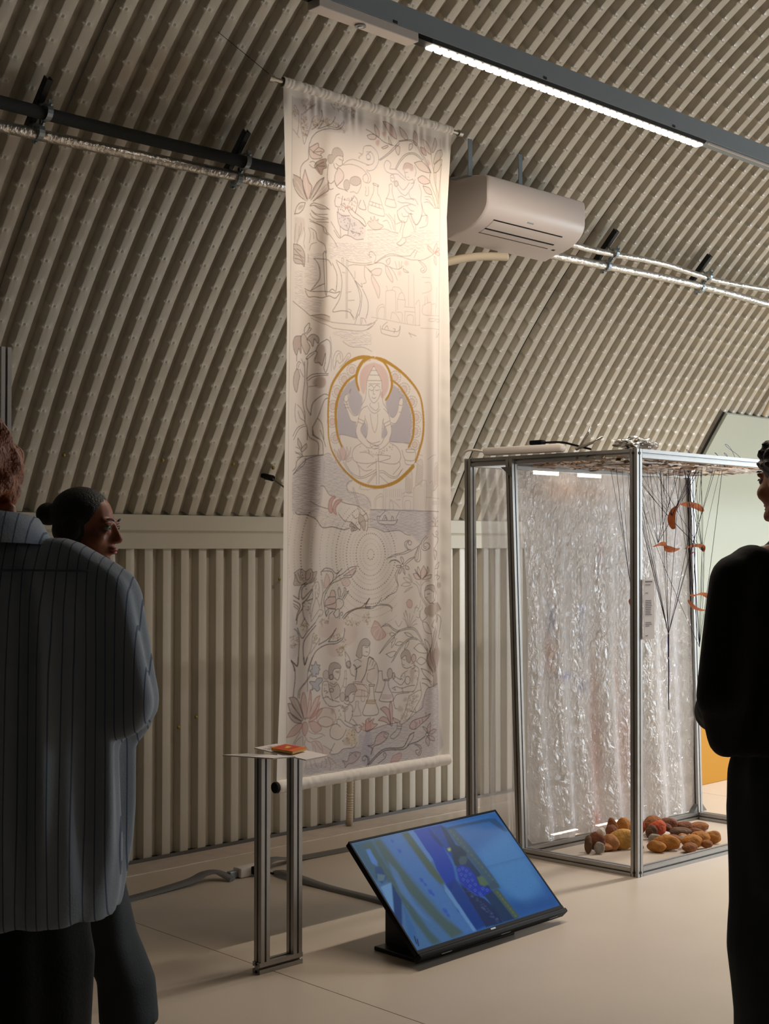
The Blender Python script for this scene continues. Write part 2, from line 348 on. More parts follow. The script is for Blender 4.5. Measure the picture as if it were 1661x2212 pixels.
# ------------------------------------------------------------------ air conditioner
t = thing('air_conditioner', (5.03, 4.3, 2.95), 'white wall air conditioner under the vault, right of the banner', 'air conditioner')
prof = [(4.395, 3.246), (4.170, 3.214), (4.154, 3.205), (4.15, 3.19), (4.15, 3.10)]
for a in np.linspace(0, 1, 11)[1:]:
    th = a*RD(80); prof.append((4.15+.13*(1-cos(th))+.09*a*a, 3.10-.135*sin(th)))
prof += [(4.405, 2.948), (4.42, 2.96), (4.42, 3.24)]
X0, X1 = 4.675, 5.405
b = MB(); pr = prof; n = len(pr); cy_, cz_ = 4.29, 3.09
secs = [(X0, .965), (X0+.006, .99), (X0+.016, 1), (X1-.016, 1), (X1-.006, .99), (X1, .965)]
vs = [(x, cy_+(y-cy_)*s, cz_+(z-cz_)*s) for x, s in secs for y, z in pr]
b.add(vs, [(i*n+k, (i+1)*n+k, (i+1)*n+(k+1) % n, i*n+(k+1) % n) for i in range(5) for k in range(n)] + [tuple(range(n)), tuple(range(5*n, 6*n))[::-1]])
b.build('casing', M['ac'], t, smooth=35)
def ac_pt(a): th = a*RD(80); return 4.15+.13*(1-cos(th))+.09*a*a, 3.10-.135*sin(th)
def ac_strip(name, x0, x1, a0, a1, off, m, seg=4):
    b = MB(); vs = []
    for x in (x0, x1):
        for i in range(seg+1):
            a = a0+(a1-a0)*i/seg; y, z = ac_pt(a); y2, z2 = ac_pt(a+.01); d = V((0, y2-y, z2-z)).normalized(); nn = V((0, d.z, -d.y))
            if nn.y > 0: nn = -nn
            for o_ in (off, -.004): vs.append((x, y+nn.y*o_, z+nn.z*o_))
    k = (seg+1)*2
    fs = [(2*i, 2*i+2, k+2*i+2, k+2*i) for i in range(seg)] + [(2*i+1, k+2*i+1, k+2*i+3, 2*i+3) for i in range(seg)]
    fs += [(0, k, k+1, 1), (2*seg, 2*seg+1, k+2*seg+1, k+2*seg)] + [(2*i, 2*i+1, 2*i+3, 2*i+2) for i in range(seg)] + [(k+2*i, k+2*i+2, k+2*i+3, k+2*i+1) for i in range(seg)]
    b.add(vs, fs); return b.build(name, m, t, smooth=30)
ac_strip('air_slot', 4.765, 5.275, .44, .465, .0008, M['black']); ac_strip('louvre_flap', 4.768, 5.272, .475, .66, .0022, M['ac'])
ac_strip('air_slot', 4.765, 5.275, .67, .70, .0008, M['black']); ac_strip('louvre_flap', 4.768, 5.272, .71, .80, .002, M['ac']); ac_strip('air_slot', 4.765, 5.275, .81, .825, .0008, M['dark'])
ac_strip('badge', 4.985, 5.03, .31, .34, .0009, M['grey'], 1); ac_strip('display_window', 5.31, 5.33, .80, .84, .0009, M['dark'], 1)
for x, in ((4.60,), (4.955,)):
    b = MB(); b.box((x, 4.20, 3.20), (x+.026, 4.204, 3.37)); b.box((x, 4.204, 3.20), (x+.026, 4.31, 3.204)); b.build('hanger_strap', M['steel'], t)
b = MB(); b.box((4.45, 4.40, 2.86), (4.50, 4.44, 2.955)); b.prism([(0, 0), (.12, 0), (.12, -.10)], (4.56, 4.36, 2.95), (4.60, 4.36, 2.95), (0, 1, 0), (0, 0, 1)); b.build('support_bracket', M['blackm'], t)
b = MB(); b.box((4.30, 4.38, 2.915), (4.56, 4.46, 2.935)); b.build('bracket_plate', M['steel'], t)
pipe('cable_conduit', 'beige bent conduit coming out from under the air conditioner', [(5.05, 4.36, 2.915), (4.85, 4.40, 2.89), (4.66, 4.46, 2.83), (4.50, 4.54, 2.72), (4.42, 4.62, 2.58), (4.40, 4.70, 2.42), (4.39, 4.82, 2.2)], .020, M['beige'], 'conduit')
P = spline([(4.985, 5.425, .006), (4.985, 5.42, .1), (4.992, 5.42, .5), (4.99, 5.42, 1.0), (4.99, 5.42, 1.48)], 45)
b = MB(); b.tube(P, [.017+.003*(i % 2) for i in range(len(P))], 12); tag(b.build('flexible_conduit', M['beige'], None, smooth=40), 'ribbed cream flexible conduit coming down the wall below the banner', 'conduit')
pipe('grey_conduit', 'thin pale conduit curving down the vault above the white lining board', [on_vault(8.55, 35.0, AR-.03), on_vault(8.52, 37, AR-.03), on_vault(8.50, 40, AR-.03), on_vault(8.56, 42.0, AR-.04), on_vault(8.85, 43.3, AR-.05), on_vault(9.3, 43.4, AR-.05)], .016, M['beige'], 'conduit')
# small black peg with a stick, on the vault left of the banner
t = thing('wall_peg', (4.39, 5.35, 1.84), 'small black peg with a thin stick poking out of the vault, left of the banner', 'peg')
b = MB(); b.tube([(4.40, 5.44, 1.86), (4.385, 5.345, 1.843)], [.014, .016], 12); b.build('peg_head', M['black'], t)
b = MB(); b.tube([(4.388, 5.35, 1.842), (4.412, 5.27, 1.79)], .0045, 8); b.build('peg_stick', M['cable'], t)

# ------------------------------------------------------------------ aluminium stand with two sloping text boards, booklet
t = thing('label_stand', (3.14, 3.80, 0), 'low aluminium stand of two slotted posts on one foot, left of the tilted screen', 'stand')
YS = 3.785; zt = .742
bar((3.036, YS, .020), (3.234, YS, .020), 'foot_bar', t, (0, 1, 0))
bar((3.062, YS, .040), (3.062, YS, .7525), 'post', t); bar((3.211, YS, .040), (3.211, YS, .7515), 'post', t)
def board(name, P, th, label, ink):
    P = [V(p) for p in P]; n = (P[1]-P[0]).cross(P[3]-P[0]).normalized(); n = n if n.z > 0 else -n
    b = MB(); b.add([p+n*o for o in (0, th) for p in P], [(0, 3, 2, 1), (4, 5, 6, 7), (0, 1, 5, 4), (1, 2, 6, 5), (2, 3, 7, 6), (3, 0, 4, 7)])
    o = b.build(name, M['paper'], t); o['label'] = label; b = MB(); u, v = P[1]-P[0], P[3]-P[0]
    for (a0, a1, c, wd_) in ink:
        q = [P[0]+u*c+v*a0, P[0]+u*c+v*a1, P[0]+u*(c+wd_)+v*a1, P[0]+u*(c+wd_)+v*a0]; b.add([p+n*(th+.0004) for p in q], [(0, 1, 2, 3)])
    tag(b.build('printed_lines', M['ink'], o), kind='stuff'); return n
rows = [(.50, .50+random.uniform(.34, .44), .12+i*.06, .016) for i in range(13)]
N1 = board('text_board', [(3.158, 3.661, .745), (3.258, 3.655, .751), (3.258, 3.945, .762), (3.158, 3.951, .757)], .004, 'right text board, tilted up towards the back, with the booklet on it', rows)
board('text_board', [(3.04, 3.698, 0.759), (3.124, 3.679, 0.759), (3.124, 3.951, 0.739), (3.04, 3.987, 0.739)], .004, 'left text board, seen almost edge on', rows)
t2 = thing('booklet', (3.205, 3.76, .755), 'small orange booklet with a red panel lying on the right text board', 'booklet')
u = V((.98, .12, .06)).normalized(); v_ = N1.cross(u).normalized(); u = v_.cross(N1)
o0 = V((3.168, 3.745, .7575))-u*.0+N1*.0005
def slab(lo, hi, m, name, par):
    b = MB(); T = MX(((u.x, v_.x, N1.x, o0.x), (u.y, v_.y, N1.y, o0.y), (u.z, v_.z, N1.z, o0.z), (0, 0, 0, 1))); b.box(lo, hi, T); return b.build(name, m, par)
slab((.002, .002, 0), (.074, .106, .008), M['gold'], 'pages', t2); cov = slab((0, 0, .008), (.076, .108, .010), M['orange'], 'cover', t2)
slab((.008, .028, .010), (.070, .100, .0105), M['redc'], 'red_panel', cov); slab((.026, .05, .0105), (.05, .066, .0108), M['gold'], 'printed_mark', cov); slab((.044, .058, .0105), (.054, .078, .0108), M['gold'], 'printed_mark', cov)

# ------------------------------------------------------------------ tall aluminium post at the left edge
t = thing('display_upright', (2.37, 4.38, 0), 'tall slotted aluminium post at the left edge, behind the man in the shirt', 'frame')
bar((2.372, 4.38, .04), (2.372, 4.38, 2.20), 'post', t); bar((2.372, 4.14, .02), (2.372, 4.62, .02), 'foot_bar', t)

# ------------------------------------------------------------------ cables and power strip on the floor
def flat_cable(label, pts, w=.05, h=.012, lift=None):
    P = spline(pts, 8); b = MB(); vs = []
    for i, p in enumerate(P):
        d = (P[min(i+1, len(P)-1)]-P[max(i-1, 0)]); d.z = 0; d.normalize(); s = V((-d.y, d.x, 0))
        for q, z in ((-1, 0), (-.75, .8), (-.3, 1), (.3, 1), (.75, .8), (1, 0)): vs.append(p+s*q*w/2+V((0, 0, z*h)))
    n = 6; b.add(vs, [(i*n+k, (i+1)*n+k, (i+1)*n+(k+1) % n, i*n+(k+1) % n) for i in range(len(P)-1) for k in range(n)] + [tuple(range(n)), tuple(range((len(P)-1)*n, len(P)*n))[::-1]])
    return tag(b.build('cable_cover', M['cable'], None, smooth=50), label, 'cable')
flat_cable('grey cable cover running from the power strip to the left, bulging up', [(2.4, 4.83, .001), (2.9, 4.90, .001), (3.30, 4.945, .001), (3.60, 4.975, .012), (3.70, 4.985, .03), (3.76, 4.965, .03), (3.795, 4.90, .004)], .06)
flat_cable('grey cable cover running behind the tilted screen along the wall', [(4.0, 4.945, .004), (4.04, 4.965, .03), (4.12, 4.99, .03), (4.26, 5.01, .006), (4.6, 5.0, .001), (5.0, 4.98, .001)], .06)
flat_cable('grey cable cover running from the power strip to the screen base', [(4.03, 4.87, .004), (4.01, 4.80, .016), (4.005, 4.66, .012), (4.01, 4.5, .002), (4.02, 4.16, .001), (4.0, 3.8, .001)], .06)
t = thing('power_strip', (3.91, 4.935, 0), 'white power strip with a black plug on the floor, behind the stand', 'power strip')
b = MB(); b.bbox((3.845, 4.905, .001), (3.985, 4.965, .046), .008); b.build('strip_body', M['white'], t, smooth=40)
b = MB(); b.bbox((3.905, 4.880, .010), (3.945, 4.915, .045), .006); b.tube(spline([(3.93, 4.885, .028), (3.95, 4.86, .026), (3.98, 4.85, .012), (4.0, 4.86, .008)], 5), .005, 8); b.build('plug', M['black'], t, smooth=40)
b = MB(); b.bbox((3.80, 4.925, .003), (3.846, 4.953, .034), .004); b.build('strip_end', M['steel'], t)

# ------------------------------------------------------------------ yellow panel behind the right-hand man
t = thing('yellow_panel', (7.9, 4.84, 0), 'low yellow painted panel standing before the white wall, behind the man in black', 'panel')
b = MB(); b.bbox((7.40, 4.80, 0), (8.6, 4.83, .50), .004); b.build('panel_board', M['yellow'], t)
for x in (7.6, 8.4):
    b = MB(); b.box((x, 4.83, 0), (x+.04, 5.0, .02)); b.box((x, 4.83, .02), (x+.04, 4.85, .3)); b.build('foot', M['yellow'], t)
# ------------------------------------------------------------------ painting prints into a colour grid
class Canvas:
    def __init__(s, x0, y0, x1, y1, nx, ny, col):
        s.x0, s.y0, s.nx, s.ny = x0, y0, nx, ny; s.dx, s.dy = (x1-x0)/(nx-1), (y1-y0)/(ny-1)
        s.a = np.empty((nx, ny, 3), np.float32); s.a[:] = lin(col)
    def win(s, p, m):
        i0 = max(0, int((p[:, 0].min()-m-s.x0)/s.dx)); i1 = min(s.nx, int((p[:, 0].max()+m-s.x0)/s.dx)+2)
        j0 = max(0, int((p[:, 1].min()-m-s.y0)/s.dy)); j1 = min(s.ny, int((p[:, 1].max()+m-s.y0)/s.dy)+2)
        if i1 <= i0 or j1 <= j0: return None
        return i0, i1, j0, j1, (s.x0+np.arange(i0, i1)*s.dx)[:, None], (s.y0+np.arange(j0, j1)*s.dy)[None]
    def mix(s, w, al, c):
        i0, i1, j0, j1 = w[:4]; v = s.a[i0:i1, j0:j1]; v += (np.array(c, np.float32)-v)*al[..., None]
    def stroke(s, p, wd, c, al):
        p = np.asarray(p, float); hs = max(s.dx, s.dy)
        for k in range(0, len(p)-1, 5):
            q = p[k:k+6]; w = s.win(q, wd/2+hs*1.5)
            if w is None: continue
            X, Y = w[4], w[5]; d = np.full((X.shape[0], Y.shape[1]), 1e9)
            for (ax, ay), (bx, by) in zip(q[:-1], q[1:]):
                ex, ey = bx-ax, by-ay; L = ex*ex+ey*ey
                t = 0 if L == 0 else np.clip(((X-ax)*ex+(Y-ay)*ey)/L, 0, 1)
                d = np.minimum(d, (X-ax-t*ex)**2+(Y-ay-t*ey)**2)
            s.mix(w, np.clip((wd/2-np.sqrt(d))/hs+.6, 0, 1)*al, c)
    def inside(s, p, w):
        X, Y = w[4], w[5]; r = np.zeros((X.shape[0], Y.shape[1]), bool); n = len(p)
        for i in range(n):
            (ax, ay), (bx, by) = p[i], p[(i+1) % n]
            if ay == by: continue
            r ^= ((ay > Y) != (by > Y)) & (X < (bx-ax)*(Y-ay)/(by-ay)+ax)
        return r
    def fill(s, p, c, al, soft=0):
        p = np.asarray(p, float); w = s.win(p, soft+2)
        if w is None: return
        m = s.inside(p, w).astype(np.float32); k = max(1, int(soft/max(s.dx, s.dy)))
        for _ in range(2 if soft else 1):
            for ax in (0, 1):
                acc = np.zeros_like(m)
                for o in range(-k, k+1):
                    if abs(o) < m.shape[ax]:
                        acc += np.roll(m, o, ax) if soft == 0 or True else m
                m = acc/(2*k+1) if soft else m
        s.mix(w, m*al, c)
def smooth2(p, n=4):
    p = np.asarray(p, float)
    if len(p) < 3: return p
    return np.array([(q.x, q.y) for q in spline([(a, b, 0) for a, b in p], n)])
INK = {k: lin(v) for k, v in dict(k=(70, 52, 46), g=(128, 110, 108), t=(160, 140, 128), l=(140, 134, 158), p=(204, 146, 136), q=(176, 116, 106), b=(136, 92, 66), r=(164, 106, 92), h=(140, 112, 104), y=(148, 116, 52), c=(216, 186, 130), o=(186, 136, 26), w=(236, 226, 216), u=(150, 160, 184)).items()}

def banner_print(NU, NV, U0, U1, V0, V1):
    cv = Canvas(U0, V0, U1, V1, NU, NV, (238, 228, 216))
    cv.fill([(78, 66), (906, 60), (884, 2682), (60, 2684)], lin((231, 218, 207)), 1, 3)
    for i in range(60):                                                       # faint washes of colour
        x, y, r = RNG.uniform(80, 880), RNG.uniform(80, 2660), RNG.uniform(30, 110); t = np.linspace(0, 2*pi, 12)[:-1]
        cv.fill(np.stack([x+r*np.cos(t), y+1.5*r*np.sin(t)], 1), lin([(222, 213, 214), (230, 214, 200), (236, 226, 217)][i % 3]), .30, 26)
    cv.stroke([(77, 66), (62, 1200), (60, 2684)], 3, INK['t'], .5); cv.stroke([(905, 60), (896, 1300), (884, 2682)], 3, INK['t'], .5)
    # dotted rings round the stirred pool
    cx, cy = 492, 1833
    for k, r in enumerate([20, 44, 62, 84, 100, 118, 140, 158, 176, 196, 222, 250, 288, 330, 372, 404, 436, 468]):
        n = int(2*pi*r/11); big = k in (0, 3, 6, 9, 14)
        for i in range(n):
            a = 2*pi*i/n; x, y = cx+r*cos(a)*(1 if r < 200 else .98), cy+r*1.02*sin(a)
            if x < 66 or x > 640 or y < 1648 + .10*max(0, 300-x) or (y > 2030 + .1*x and r < 240) or (r > 200 and a > 5.4) or (r > 235 and (a < .9 or a > 4.9)) or (r > 240 and y > 1830 + .5*(x-60) + 90): continue
            q = 3.6 if big else 2.6; cv.stroke([(x-.6, y), (x+.6, y+.4)], q*1.2, INK['k'], (.85 if big else .5)*RNG.uniform(.5, 1))
    for row in ART:
        op, c = 'sfthld'[row[0]], 'kgtlpqbrhycowu'[row[1]]; nw = 3 if op == 't' else 1
        wt = [x/10 for x in row[2:2+nw]]; d = np.array(row[2+nw:], float).reshape(-1, 2).cumsum(0)
        if op == 'f': cv.fill(smooth2(np.vstack([d, d[:1]]), 3), INK[c], wt[0]/100*.9, 2.5)
        elif op == 's': cv.stroke(smooth2(d), wt[0]*1.08, INK[c], {'k': .74, 'g': .62, 't': .5, 'w': .6}.get(c, .7))
        elif op == 't':
            w0, w1, w2 = [x*1.25 for x in wt]; s = smooth2(d, 5); n = len(s)
            for i in range(n-1):
                t = i/(n-1); wd = (w0+(w1-w0)*t*2 if t < .5 else w1+(w2-w1)*(t-.5)*2)*RNG.uniform(.92, 1.1); cv.stroke(s[i:i+2], wd, INK[c], .92)
        elif op == 'h':
            x0, y0 = d.min(0); x1, y1 = d.max(0); y = y0
            while y < y1:
                xs = np.arange(x0, x1, 6.0); ph = RNG.uniform(0, 6); ys = y+2.4*np.sin(xs/11+ph)+1.5*np.sin(xs/5.1+ph*2)
                w = (None,)*4+(xs, ys); ins = np.zeros(len(xs), bool); n = len(d)
                for i in range(n):
                    (ax, ay), (bx, by) = d[i], d[(i+1) % n]
                    if ay != by: ins ^= ((ay > ys) != (by > ys)) & (xs < (bx-ax)*(ys-ay)/(by-ay)+ax)
                ins &= RNG.random(len(xs)) > .06; st = 0
                for i in range(len(xs)+1):
                    if i == len(xs) or not ins[i]:
                        if i-st > 2: cv.stroke(np.stack([xs[st:i], ys[st:i]], 1), 2.0, INK[c], .34)
                        st = i+1
                y += RNG.uniform(6.5, 9.5)
        elif op == 'l':
            c0, rx, ry = d[0], abs(d[1, 0]-d[0, 0]), abs(d[2, 1]-d[0, 1])
            for _ in range(int(rx*ry/16)):
                a, r = RNG.uniform(0, 2*pi), sqrt(RNG.random()); x, y = c0[0]+rx*r*cos(a), c0[1]+ry*r*sin(a); th = RNG.uniform(0, 2*pi); k = RNG.uniform(3, 5)
                cv.stroke([(x+k*cos(th+o), y+k*sin(th+o)) for o in (-1.3, -.5, .4, 1.3)], 1.9, INK[c], .55)
        elif op == 'd':
            x0, y0 = d.min(0); x1, y1 = d.max(0)
            for _ in range(int((x1-x0)*(y1-y0)/95)):
                x, y = RNG.uniform(x0, x1), RNG.uniform(y0, y1); ins = False; n = len(d)
                for i in range(n):
                    (ax, ay), (bx, by) = d[i], d[(i+1) % n]
                    if ay != by and (ay > y) != (by > y) and x < (bx-ax)*(y-ay)/(by-ay)+ax: ins = not ins
                if ins: cv.stroke([(x-1, y), (x+1, y+1)], RNG.uniform(2.6, 4), INK[c], .6)
    return cv

# ------------------------------------------------------------------ the hanging banner
YB = 4.0
EL = np.array([(.58, 3.308), (.68, 3.310), (1.03, 3.325), (1.36, 3.334), (1.73, 3.337), (2.0, 3.346), (2.35, 3.350), (2.7, 3.346), (3.17, 3.334), (3.31, 3.332)])
ER = np.array([(.58, 4.254), (.70, 4.256), (.87, 4.262), (1.26, 4.274), (1.66, 4.269), (2.06, 4.265), (2.45, 4.262), (2.73, 4.251), (2.91, 4.243), (3.10, 4.258), (3.29, 4.274), (3.31, 4.274)])
def hang(u, z):                                                   # how far the cloth swings out (towards the room) at (u mm, z)
    v = (3.30-z)*1000
    top = np.clip((v-60)/500, 0, 1); bot = np.clip((2650-v)/500, 0, 1)
    c = 225 - .052*(v-600)                                        # the deep fold on the left
    s = 1/(1+np.exp(-(u-c)/13)); fold = s*np.exp(-np.clip(u-c, 0, None)/170) * .034 * top * np.clip((2300-v)/900, .12, 1)
    d = fold - .007*np.exp(-((u-c+70)/55)**2)*top
    d = d + .010*np.exp(-((u-(845-.0*v))/26)**2)*top*bot*np.clip((v-300)/900, .2, 1) - .006*np.exp(-((u-905)/30)**2)*top
    d = d + .003*np.sin(u/61+v/900)*top*bot + .0022*np.sin(u/23+1.3+v/400)*np.clip((v-1500)/900, 0, 1)*bot
    e = np.exp(-((u-930)/28)**2); d = d + e*bot*(.0012*np.sin(v/37+u/40+2*np.sin(v/90))+.0009*np.sin(v/17+2+np.sin(v/61)))*np.clip((v-800)/400, 0, 1)
    d = d + .0018*np.sin(u/9+2*np.sin(u/31))*np.exp(-((v-75)/50)**2)
    return d
def make_banner():
    t = thing('hanging_banner', (3.80, YB, .57), 'tall cream cloth banner with line drawings and a gold ring round a seated figure', 'banner')
    NU, NV = 420, 1340; U = np.linspace(26, 978, NU); vv = np.linspace(24, 2712, NV)
    cv = banner_print(NU, NV, 26, 978, 24, 2712)
    z = 3.30 - vv/1000; l = np.interp(z, EL[:, 0], EL[:, 1]); r = np.interp(z, ER[:, 0], ER[:, 1])
    f = (U-26)/(978-26); X = l[None]+(r-l)[None]*f[:, None]; u_real = (X-3.30)*1000
    # read the print at the true place of every vertex
    idx = np.clip((u_real-26)/(978-26)*(NU-1), 0, NU-1.001); i0 = idx.astype(int); w = (idx-i0)[..., None]; jj = np.arange(NV)[None]+0*i0
    col = cv.a[i0, jj]*(1-w)+cv.a[i0+1, jj]*w
    Z = np.broadcast_to(z[None], X.shape); Y = YB - hang(u_real, Z)
    co = np.stack([X, Y, Z], 2).reshape(-1, 3)
    m = attr_mat('banner_cloth', .82, bump=.25, bscale=900)
    nt = m.node_tree; b = nt.nodes['Principled BSDF']; b.inputs['Sheen Weight'].default_value = .25
    np_mesh('printed_cloth', co, grid_faces(NU, NV)[:, ::-1], m, t, True, col=col.reshape(-1, 3))
    # rod sleeve at the top: a gathered tube of cloth
    def roll(name, x0, x1, z0, z1, r, amp, n, par):
        xs = np.linspace(x0, x1, n); k = 20; vs = []
        for i, x in enumerate(xs):
            zc = z0+(z1-z0)*i/(n-1)
            for j in range(k):
                a = 2*pi*j/k; rr = r*(1+amp*(sin(x*230+2*sin(x*71)+a*1.5)*.5+sin(x*97+3*sin(x*29)-a*2)*.5)) * (1 if 0 < i < n-1 else .92)
                vs.append((x, YB+.004+rr*cos(a)*.9, zc+rr*sin(a)))
        fs = [(i*k+j, i*k+(j+1) % k, (i+1)*k+(j+1) % k, (i+1)*k+j) for i in range(n-1) for j in range(k)]
        b = MB(); b.add(vs, fs); return b.build(name, M['cloth'], par, smooth=True)
    roll('rod_sleeve', 3.331, 4.274, 3.280, 3.292, .020, .10, 240, t)
    roll('hem_roll', 3.310, 4.254, .590, .594, .024, .045, 160, t)
    b = MB(); b.tube([(3.262, YB+.004, 3.280), (4.33, YB+.004, 3.292)], .0095, 14); rod = b.build('top_rod', M['rod'], t, smooth=40)
    for x, z_ in ((3.262, 3.280), (4.318, 3.292)):
        b = MB(); b.tube([(x, YB+.004, z_), (x+.022, YB+.004, z_)], .0145, 16); b.build('rod_end', M['rod'], rod, smooth=40)
    b = MB(); b.tube([(3.298, YB+.004, .590), (3.311, YB+.004, .590)], .021, 18); b.build('bar_end', M['black'], t, smooth=40)
    for x, X2, ph in ((3.272, 3.12, 48.2), (4.326, 4.40, 47.2)):
        y2, z2 = vault(RD(ph), AR); b = MB(); b.tube([(x, YB+.004, 3.292), (X2, y2, z2)], .0012, 5); b.build('hanging_wire', M['blackm'], t)
